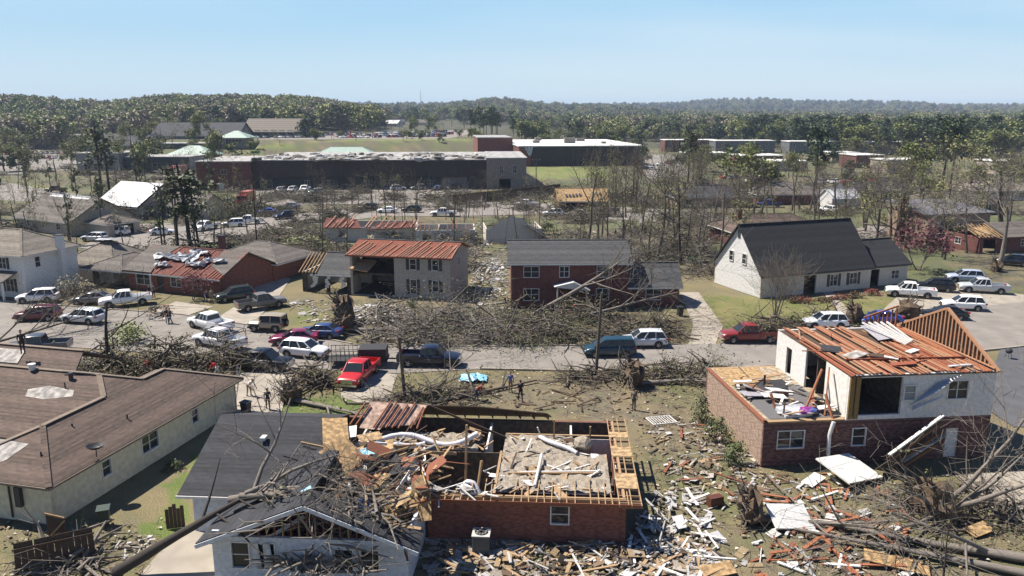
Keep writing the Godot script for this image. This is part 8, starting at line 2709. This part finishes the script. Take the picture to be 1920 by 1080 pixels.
	twigs("leaves and twigs over the yards beside the wrecked red brick house", [Vector2(-9.78, -69.21), Vector2(18.1, -69.21), Vector2(18.39, -46.64), Vector2(33.67, -48.18), Vector2(25.95, -35.95), Vector2(-4.32, -35.95), Vector2(6.85, -40.1), Vector2(9.32, -56.43), Vector2(-7.55, -58.62)], 5200, 221)
	twigs("leaves and twigs on the near lawn at the left", [Vector2(-31.34, -44.49), Vector2(-20.5, -40.68), Vector2(-20.36, -45.19), Vector2(-20.92, -59.78), Vector2(-14.18, -62.22), Vector2(-10.53, -56.43), Vector2(-20.24, -44.49), Vector2(-18.5, -35.03), Vector2(-25.37, -35.03)], 1800, 222)
	twigs("leaves and twigs on the lawns across the street", [Vector2(-26.41, -95.25), Vector2(25.45, -96.68), Vector2(21.04, -76.87), Vector2(-17.14, -76.31)], 3600, 223)
	twigs("leaves and twigs on the lawns at the right", [Vector2(23.44, -96.68), Vector2(80.26, -121.96), Vector2(64.3, -96.68), Vector2(40.89, -86.28), Vector2(24.01, -77.82)], 1500, 224)
	twigs("leaves and twigs on the second row's yards", [Vector2(-56.69, -131.67), Vector2(42.26, -163.95), Vector2(30.68, -117.61), Vector2(-4.02, -96.68), Vector2(-34.76, -109.73)], 3000, 225)
	twigs("leaves and twigs on the street", [Vector2(-61.67, -92.51), Vector2(-38.26, -88.68), Vector2(-16.18, -76.87), Vector2(20.5, -76.87), Vector2(18.02, -68.9), Vector2(-10.54, -67.7), Vector2(-26.42, -72.09), Vector2(-51.2, -75.94)], 900, 226)
	# --- single larger pieces
	board("large white wall panel lying before the orange decked house's brick wall", "", Vector3(21.52, 0, -46.79) + Vector3(0, 0.75, 0), Vector3(3.3, 0.1, 2.7), Vector3(0.22, 0.5, -0.12), M.trim, "wall_panel", "panel")
	board("white panel leaning on the uprooted tree's trunk", "", Vector3(15.77, 0, -40.98) + Vector3(0, 0.55, 0), Vector3(2.4, 0.1, 1.7), Vector3(0.42, 0.12, -0.12), M.trim, "wall_panel", "panel")
	board("narrow white panel beside the large white wall panel", "", Vector3(19.11, 0, -46.27) + Vector3(0, 0.2, 0), Vector3(1.6, 0.05, 0.8), Vector3(0.1, 0.7, 0.1), M.trim, "wall_panel", "panel")
	board("long tan board lying at the lower right edge of the debris", "", Vector3(19.87, 0, -36.82) + Vector3(0, 0.25, 0), Vector3(3.1, 0.05, 0.95), Vector3(0.15, -0.35, -0.1), M.plywood, "plywood_sheet", "board")
	board("tan board under the great fallen oak's trunk", "", Vector3(26.04, 0, -40.1) + Vector3(0, 0.25, 0), Vector3(1.5, 0.05, 0.8), Vector3(0.2, 0.4, 0.1), M.plywood, "plywood_sheet", "board")
	board("cardboard-coloured sheet lying at the picture's lower edge", "", Vector3(10.47, 0, -36.19) + Vector3(0, 0.2, 0), Vector3(1.7, 0.05, 0.9), Vector3(0.2, 0.2, 0.1), M.plywood, "plywood_sheet", "board")
	boards("orange-red broken rafter in the debris before the orange decked house", "orange rafters on the ground", [Vector2(15.34, -44.49), Vector2(21.34, -45.54), Vector2(21.73, -40.1), Vector2(18.38, -35.95), Vector2(13.13, -36.43)], 20, M.attic_orange, 301, 1.0, 3.4)
	boards("pale split board in the debris before the orange decked house", "pale boards before the orange decked house", [Vector2(15.67, -46.64), Vector2(21.12, -46.64), Vector2(22.29, -41.27), Vector2(18.38, -35.95), Vector2(11.89, -35.95)], 14, M.trim, 302, 0.7, 2.2)
	boards("tan broken board before the wrecked red brick house's wall", "tan boards before the wrecked house", [Vector2(-3.75, -38.72), Vector2(6.39, -38.99), Vector2(10.87, -39.54), Vector2(10.04, -35.03), Vector2(-3.7, -35.03)], 40, M.lumber, 303, 0.8, 2.6)
	boards("white broken board beside the wrecked red brick house", "white boards beside the wrecked house", [Vector2(6.98, -40.98), Vector2(10.93, -45.19), Vector2(11.46, -39.54), Vector2(10.16, -35.48), Vector2(5.14, -35.95)], 26, M.trim, 304, 0.7, 2.6)
	boards("red-brown board on the lawn between the wrecked houses", "red-brown boards on the lawn", [Vector2(9.95, -55.39), Vector2(14.58, -56.43), Vector2(15.67, -46.64), Vector2(10.66, -42.51), Vector2(9.88, -46.64)], 9, M.lumber_red, 305, 0.8, 2.4)
	boards("dark board on the lawn beyond the wrecked house", "dark boards on the far lawn", [Vector2(-7.16, -62.86), Vector2(15.35, -63.51), Vector2(14.42, -57.51), Vector2(-6.41, -59.78)], 6, M.lumber_brown, 306, 0.8, 2.6)
	boards("white board in the wreckage between the two-storey houses", "white boards between the two-storey houses", [Vector2(-6.27, -121.96), Vector2(-1, -121.96), Vector2(-0.51, -92.51), Vector2(-4.5, -92.51)], 26, M.trim, 307, 1.0, 3.0)
	boards("white board in the lumber heap before the torn white house", "white boards before the torn house", [Vector2(-20.23, -92.51), Vector2(-12.63, -93.32), Vector2(-11.16, -85.13), Vector2(-18.41, -85.13)], 22, M.trim, 308, 1.0, 3.0)
	# blue sheet, bed frame, box, ladder, grill
	t = thing("plastic_sheet", "crumpled light blue plastic sheet on the lawn by the log", "sheet", Vector3(-3.37, 0, -65.96))
	g.seed = 5
	mb = MB.new()
	var pts := []
	for i in 9:
		var row := []
		for j in 7:
			row.append(Vector3((i - 4) * 0.3 + g.randf_range(-0.1, 0.1), 0.1 + 0.45 * g.randf() * (1.0 - absf(i - 4.0) / 5.0), (j - 3) * 0.3 + g.randf_range(-0.1, 0.1)))
		pts.append(row)
	for i in 8:
		for j in 6:
			mb.poly([pts[i][j], pts[i + 1][j], pts[i + 1][j + 1]], Vector3.UP)
			mb.poly([pts[i][j], pts[i + 1][j + 1], pts[i][j + 1]], Vector3.UP)
	part(t, "sheet", mb, M.sky_blue_sheet)
	t = thing("bed_frame", "pale metal bed base lying flat on the lawn by the root plate", "bed frame", Vector3(11.34, 0, -56.43), 15.0)
	mb = MB.new()
	for e in [[-0.95, -0.7, 0.95, -0.7], [0.95, -0.7, 0.95, 0.7], [0.95, 0.7, -0.95, 0.7], [-0.95, 0.7, -0.95, -0.7]]:
		mb.beam(Vector3(e[0], 0.1, e[1]), Vector3(e[2], 0.1, e[3]), 0.07, 0.07)
	part(t, "frame", mb, M.trim)
	for i in 8:
		mb = MB.new()
		mb.beam(Vector3(-0.75 + i * 0.21, 0.1, -0.68), Vector3(-0.75 + i * 0.21, 0.1, 0.68), 0.05, 0.03)
		part(t, "slat", mb, M.trim)
	t = thing("cabinet", "small red-brown cabinet lying on bare earth by the uprooted tree", "cabinet", Vector3(12.14, 0, -43.41), 20.0)
	mb = MB.new()
	mb.bx(-0.45, 0.45, 0, 0.55, -0.25, 0.25)
	part(t, "carcass", mb, mat("cabinet_brown", Color(0.14, 0.045, 0.025), 0.6, "streak", 0.8))
	for sd in [-1, 1]:
		mb = MB.new()
		mb.bx(-0.21 + sd * 0.22, 0.21 + sd * 0.22, 0.04, 0.5, 0.25, 0.275)
		part(t, "door", mb, M.cabinet_brown)
	t = thing("ladder", "aluminium ladder leaning on the cream house's far corner", "ladder", Vector3(-21.85, 0, -60.25), -35.0)
	for sd in [-0.2, 0.2]:
		mb = MB.new()
		mb.beam(Vector3(sd, 0, 0.7), Vector3(sd, 3.2, -0.1), 0.04, 0.07)
		part(t, "stile", mb, M.chrome)
	for i in 10:
		mb = MB.new()
		mb.beam(Vector3(-0.2, 0.25 + i * 0.3, 0.64 - i * 0.075), Vector3(0.2, 0.25 + i * 0.3, 0.64 - i * 0.075), 0.035, 0.035)
		part(t, "rung", mb, M.chrome)
	t = thing("kettle_grill", "black kettle grill on the dark asphalt at the right", "grill", Vector3(47.25, 0, -72.09))
	mb = MB.new()
	mb.blob(Vector3(0, 0.75, 0), Vector3(0.32, 0.26, 0.32), 7, 12, 0.0, g)
	part(t, "bowl", mb, M.rubber)
	for i in 3:
		mb = MB.new()
		var a := TAU * i / 3
		mb.beam(Vector3(cos(a) * 0.18, 0.6, sin(a) * 0.18), Vector3(cos(a) * 0.34, 0, sin(a) * 0.34), 0.03, 0.03)
		part(t, "leg", mb, M.rubber)
	# trailer beside the red pickup
	t = thing("utility_trailer", "black utility trailer with mesh sides and a covered box", "trailer", Vector3(-13.87, 0, -70.15) + Vector3(0, 0.01, 0), 2.0)
	mb = MB.new()
	mb.bx(-3.1, 2.4, 0.55, 0.7, -1.0, 1.0)
	mb.beam(Vector3(2.4, 0.6, 0), Vector3(3.6, 0.55, 0), 0.12, 0.12)
	part(t, "deck", mb, M.rubber)
	mb = MB.new()
	mb.bx(-0.2, 2.3, 0.7, 1.75, -0.98, 0.98)
	part(t, "box", mb, M.rubber)
	for sd in [-0.98, 0.98]:
		for i in 8:
			mb = MB.new()
			mb.beam(Vector3(-3.0 + i * 0.4, 0.7, sd), Vector3(-3.0 + i * 0.4, 1.6, sd), 0.04, 0.04)
			part(t, "rail_post", mb, M.rubber)
		for y in [1.15, 1.6]:
			mb = MB.new()
			mb.beam(Vector3(-3.05, y, sd), Vector3(-0.2, y, sd), 0.04, 0.05)
			part(t, "rail", mb, M.rubber)
		for x in [-0.6, 0.3]:
			mb = MB.new()
			mb.tube(PackedVector3Array([Vector3(x, 0.36, sd * 0.98), Vector3(x, 0.36, sd * 1.2)]), PackedFloat32Array([0.36, 0.36]), 14)
			part(t, "wheel", mb, M.tyre)
	box_truck("red box truck on the lane beside the long store's brick end", Vector3(-67.11, 0, -199.72), 265.0, Color(0.4, 0.03, 0.03), Color(0.5, 0.16, 0.12))
	box_truck("red and white truck on the road by the green-roofed shop", Vector3(-124.48, 0, -296.2), 230.0, Color(0.45, 0.06, 0.05), Color(0.5, 0.2, 0.16))
	# poles
	utility_pole("utility pole without wires leaning before the teal minivan", Vector3(7.48, 0, -67.26), Vector3(0.35, 7.6, 0.1), false)
	utility_pole("splintered pole stump standing beside the trailer", Vector3(-8.67, 0, -60.73), Vector3(-0.35, 5.4, 0.0), false)
	utility_pole("utility pole with crossarm by the arched steps", Vector3(6.89, 0, -227.67), Vector3(0.0, 10.0, 0), true)
	utility_pole("utility pole with crossarm beyond the brick end of the long store", Vector3(-82.63, 0, -256.58), Vector3(0.0, 10.0, 0), true)
	brush("brush_pile", "litter of bark and sticks at the foot of the pole stump", Vector3(-9.46, 0, -60.25), Vector3(-7.58, 0, -60.73), 1.2, 0.8, 90, 120, 0.1)
	# a mast on the skyline
	t = thing("radio_mast", "thin radio mast on the far hill's skyline", "mast", px_dir(-6.4, 2400.0))
	mb = MB.new()
	for k in 3:
		mb.tube(PackedVector3Array([Vector3(cos(k * 2.1) * 1.6, 0, sin(k * 2.1) * 1.6), Vector3(0, 62, 0)]), PackedFloat32Array([0.35, 0.3]), 4)
	part(t, "lattice", mb, M.concrete_wall)

func make_trees() -> void:
	var g := RandomNumberGenerator.new()
	g.seed = 404
	# trees one can tell apart
	var list := [
		["bare thin tree at the left edge before the tarped ranch house", "bare", Vector3(-93.91, 0, -149.36), 10.5, 0.7, "bark_dark"], ["torn dark pine, leftmost of the group at the turning circle", "snapped", Vector3(-56.58, 0, -127.61), 13.0, 0.6, "bark_dark"], ["torn dark pine, second of the group at the turning circle", "torn_pine", Vector3(-55.4, 0, -129.61), 14.0, 0.8, "bark_dark"], ["torn dark pine with most needles at the turning circle", "torn_pine", Vector3(-53.36, 0, -129.61), 14.5, 1.5, "bark_dark"], ["torn dark pine, rightmost at the turning circle", "torn_pine", Vector3(-53.14, 0, -132.72), 12.5, 1.0, "bark_dark"],
		["tall snapped trunk right of the torn pines", "snapped", Vector3(-41.74, 0, -127.61), 14.5, 0.5, "bark_dark"], ["bare tree before the long store's dark wall", "bare", Vector3(-35.92, 0, -203.29), 12.5, 0.7, "bark_dark"], ["snapped trunk behind the torn white house's red boards", "snapped", Vector3(-9.57, 0, -129.61), 12.0, 0.35, "bark_dark"], ["snapped trunk beside the roofless grey gable", "snapped", Vector3(-4.87, 0, -129.61), 10.0, 0.35, "bark"], ["splintered short trunk before the roofless grey gable", "snapped", Vector3(-1.3, 0, -135.98), 6.5, 0.5, "bark"], ["dark snapped trunk left of the dark red brick house", "snapped", Vector3(-16.65, 0, -131.67), 6.5, 0.5, "bark_dark"],
		["bare tree behind the brick house's roof, leftmost of the grove", "bare", Vector3(14.15, 0, -127.61), 16.0, 0.55, "bark"], ["bare tree behind the brick house's roof, second of the grove", "spring", Vector3(16.2, 0, -131.67), 17.0, 0.5, "bark"], ["bare tree behind the brick house's roof, third of the grove", "bare", Vector3(18.4, 0, -130.63), 17.0, 0.6, "bark"], ["crooked big bare tree behind the brick house's low wing", "bare", Vector3(23.07, 0, -123.79), 18.5, 0.9, "bark"], ["bare tree right of the crooked big one", "bare", Vector3(26.03, 0, -119.31), 19.0, 0.7, "bark_dark"], ["twisted bare tree left of the brown chimney", "bare", Vector3(31.5, 0, -131.67), 13.0, 0.9, "bark_grey"],
		["slim bare tree rising behind the brown roof", "bare", Vector3(43.42, 0, -144.21), 13.0, 0.7, "bark"], ["tall slim tree with upright limbs behind the black roof's ridge", "spring", Vector3(56.08, 0, -156.33), 17.0, 0.5, "bark"], ["thin broken tree behind the black roof's right end", "snapped", Vector3(63.21, 0, -149.36), 12.0, 0.45, "bark_dark"],
		["pale-trunked spreading tree at the right edge", "bare", Vector3(72.08, 0, -115.54), 15.0, 1.5, "bark_grey"], ["large leafing tree behind the pale-trunked one", "spring", Vector3(93.5, 0, -149.36), 22.0, 1.2, "bark"], ["spreading grey tree at the brick house's roof", "bare", Vector3(79.32, 0, -160.05), 14.0, 1.0, "bark"], ["snapped tree beside the brick house's chimney", "snapped", Vector3(93.58, 0, -181.57), 13.0, 0.8, "bark"], ["bare tree at the picture's right edge", "bare", Vector3(86.84, 0, -131.67), 18.0, 1.1, "bark_grey"],
		["dark pine left of the white-roofed flats", "pine", Vector3(56.81, 0, -256.58), 16.0, 1.1, "bark_dark"], ["tall dark pine among the white-roofed flats", "pine", Vector3(93.35, 0, -243.85), 18.0, 1.1, "bark_dark"], ["tall dark pine right of the brown-walled flats", "pine", Vector3(133.7, 0, -247.36), 20.0, 1.2, "bark_dark"], ["second tall dark pine beside the brown-walled flats", "pine", Vector3(141.51, 0, -256.58), 18.0, 1.0, "bark_dark"], ["yellow-green tree beyond the brown chimneyed roof", "green", Vector3(66.37, 0, -209.54), 15.0, 1.2, "bark"], ["bright green tree right of the white-roofed flats", "green", Vector3(111.16, 0, -223.22), 15.0, 1.0, "bark"],
		["purple-leaved tree before the tan brick house", "redbud", Vector3(60.29, 0, -115.13), 9.5, 1.15, "bark_grey"], ["small reddish tree before the red-roofed ranch house", "redbud", Vector3(-39.82, 0, -96.1), 5.0, 0.95, "bark"], ["leafless many-stemmed tree before the dark-roofed white house", "myrtle", Vector3(29.29, 0, -85.36), 8.6, 1.0, "twig"], ["dark torn pine behind the tarped houses, leftmost", "torn_pine", Vector3(-119.47, 0, -230.74), 20.0, 1.2, "bark_dark"], ["dark torn pine behind the tarped houses, second", "torn_pine", Vector3(-118.7, 0, -233.88), 17.0, 1.2, "bark_dark"], ["bare dark trunk behind the tarped houses", "snapped", Vector3(-111.86, 0, -237.12), 19.0, 0.5, "bark_dark"], ["second bare dark trunk behind the tarped houses", "snapped", Vector3(-111.14, 0, -240.44), 16.0, 0.5, "bark_dark"], ["bare tree on the verge at the far left", "bare", Vector3(-162.96, 0, -266.5), 14.0, 0.9, "bark_dark"], ["bare tree on the bank at the far left", "bare", Vector3(-155.12, 0, -270.68), 13.0, 1.2, "bark"], ["lone dark pine on the grass bank beyond the long store", "pine", Vector3(-119.54, 0, -466.92), 18.0, 1.4, "bark_dark"]]
	for i in list.size():
		var e: Array = list[i]
		var called: String = {"bare": "bare_tree", "snapped": "snapped_tree", "spring": "leafing_tree", "green": "leafy_tree", "pine": "pine_tree", "torn_pine": "torn_pine", "redbud": "purple_leaved_tree", "myrtle": "many_stemmed_tree"}[e[1]]
		tree(called, e[0], e[1], i % 3 if e[1] != "myrtle" else 0, e[2], e[3], e[4], g.randf() * TAU, e[5], "", Vector2(g.randf_range(-0.06, 0.06), g.randf_range(-0.04, 0.04)))
	# trees that stand in numbers
	var belts := [
		["tree in the dark evergreen belt below the far right hills", 16.0, 35.0, 470.0, 660.0, 130, ["pine", "pine", "green", "pine"], 14.0, 20.0, 1.45], ["tree in the mixed belt beyond the brick hall", 0.0, 19.0, 500.0, 720.0, 70, ["green", "spring", "pine", "green"], 11.0, 17.0, 1.2], ["tree standing among the white-roofed flats", 9.0, 34.0, 225.0, 420.0, 54, ["spring", "bare", "bare", "spring", "green", "pine"], 7.0, 12.0, 1.1],
		["tree around the shops at the far left", -33.0, -20.0, 330.0, 600.0, 44, ["spring", "green", "bare", "green"], 10.0, 15.0, 1.1], ["grey bare tree between the black roof and the brick house at the right", 13.5, 25.0, 118.0, 215.0, 44, ["bare", "bare", "spring", "snapped"], 7.0, 12.0, 1.1], ["bare tree in the grove behind the dark red brick house", 5.0, 13.5, 125.0, 250.0, 40, ["bare", "spring", "snapped", "bare"], 9.0, 15.0, 0.8], ["tree around the houses at the right edge", 24.0, 34.0, 135.0, 240.0, 26, ["bare", "spring", "bare"], 9.0, 15.0, 1.0],
		["pine in the dark clump right of the far car park", -3.0, 0.2, 480.0, 540.0, 10, ["pine"], 13.0, 17.0, 1.0], ["small tree on the grass bank behind the long store", -22.0, 0.0, 400.0, 480.0, 40, ["green", "bare", "spring"], 4.0, 8.0, 1.1], ["tree along the lots behind the long store", -17.0, -2.0, 560.0, 800.0, 30, ["spring", "bare", "green"], 9.0, 14.0, 1.0], ["broken tree in the wrecked yards of the second row", -14.0, 8.0, 118.0, 215.0, 40, ["snapped", "bare", "snapped"], 5.0, 11.0, 0.6], ["small tree in the wreckage between the second street and the long store", -20.0, 4.0, 165.0, 232.0, 34, ["bare", "snapped", "spring"], 4.0, 8.0, 0.9], ["broken tree around the tarped ranch houses", -34.0, -18.0, 135.0, 300.0, 60, ["snapped", "bare", "torn_pine", "spring"], 7.0, 13.0, 0.7]]
	for e in belts:
		for i in e[5]:
			var p := px_dir(g.randf_range(e[1], e[2]), g.randf_range(e[3], e[4]))
			var kind: String = e[6][g.randi() % e[6].size()]
			var called: String = {"bare": "bare_tree", "snapped": "snapped_tree", "spring": "leafing_tree", "green": "leafy_tree", "pine": "pine_tree", "torn_pine": "torn_pine"}[kind]
			tree(called, e[0] + {"bare": ", leafless", "snapped": ", snapped off", "spring": ", just leafing", "green": ", in green leaf", "pine": ", dark needled", "torn_pine": ", torn pine"}[kind], kind, g.randi() % 3, p, g.randf_range(e[7], e[8]), e[9] * g.randf_range(0.8, 1.2), g.randf() * TAU, "bark", e[0])
	# shrubs
	var az := [Vector3(34.9, 0, -94.97), Vector3(36.15, 0, -94.41), Vector3(38.52, 0, -94.97), Vector3(40.96, 0, -96.1), Vector3(43.45, 0, -97.26), Vector3(46.26, 0, -99.04)]
	for i in az.size():
		bush(["first", "second", "third", "fourth", "fifth", "sixth"][i] + " dark red azalea from the left before the white house", az[i], Vector3(1.3, 0.9, 1.0), Color(0.1, 0.012, 0.015), Color(0.2, 0.05, 0.03) if i % 2 else Color(0.06, 0.06, 0.02), 130 + i, 380, 0.16)
	bush("pale flowering shrub before the tan house", Vector3(-55.23, 0, -97.26), Vector3(2.6, 3.2, 2.0), Color(0.12, 0.12, 0.06), Color(0.34, 0.3, 0.22), 141, 800, 0.22)
	bush("dark round shrub behind the dark grey car", Vector3(-51.91, 0, -96.68), Vector3(1.5, 1.5, 1.2), Color(0.03, 0.04, 0.02), Color(0.07, 0.08, 0.03), 142, 400, 0.18)
	bush("green shrub on the verge beside the white pickup", Vector3(-35.24, 0, -87.23), Vector3(1.2, 1.2, 1.0), Color(0.04, 0.07, 0.03), Color(0.1, 0.13, 0.05), 143, 400, 0.16)
	bush("round clipped shrub at the torn white house's wall", Vector3(-12.4, 0, -92.51), Vector3(1.1, 1.0, 1.0), Color(0.07, 0.09, 0.03), Color(0.12, 0.14, 0.05), 144, 400, 0.14)
	bush("round green shrub left of the dark-roofed white house", Vector3(28.23, 0, -121.06), Vector3(1.6, 1.0, 1.3), Color(0.04, 0.09, 0.02), Color(0.09, 0.15, 0.04), 145, 500, 0.16)
	bush("dark green shrub by the orange decked house's brick side wall", Vector3(14.59, 0, -52.47), Vector3(1.2, 2.0, 1.2), Color(0.04, 0.06, 0.02), Color(0.12, 0.14, 0.05), 146, 700, 0.14)
	bush("leafy shrub at the near end of the brick side wall", Vector3(15, 0, -49.15), Vector3(1.4, 1.5, 1.0), Color(0.045, 0.07, 0.02), Color(0.13, 0.16, 0.05), 147, 700, 0.14)
	bush("grey-green shrub at the far end of the brick side wall", Vector3(14.5, 0, -56.43), Vector3(1.0, 2.4, 1.0), Color(0.07, 0.08, 0.035), Color(0.16, 0.17, 0.08), 148, 700, 0.15)
	bush("dark shrub in the shade below the cream house's wall", Vector3(-22.1, 0, -48.18), Vector3(1.0, 0.6, 0.8), Color(0.03, 0.045, 0.015), Color(0.07, 0.09, 0.03), 149, 300, 0.13)
	person("person standing on the brown roof's rear ridge", "stand", Vector3(-35.6, 5.75, -55.2), 30, Color(0.02, 0.02, 0.024), Color(0.025, 0.025, 0.03))


func _ready() -> void:
	set_camera()
	set_light()
	rng.seed = 77
	make_materials()
	make_ground()
	make_roads()
	far_forest()
	make_house_left()
	make_house_middle()
	make_house_right()
	make_mid_houses()
	make_far_buildings()
	make_cars()
	make_people()
	make_wreckage()
	make_trees()
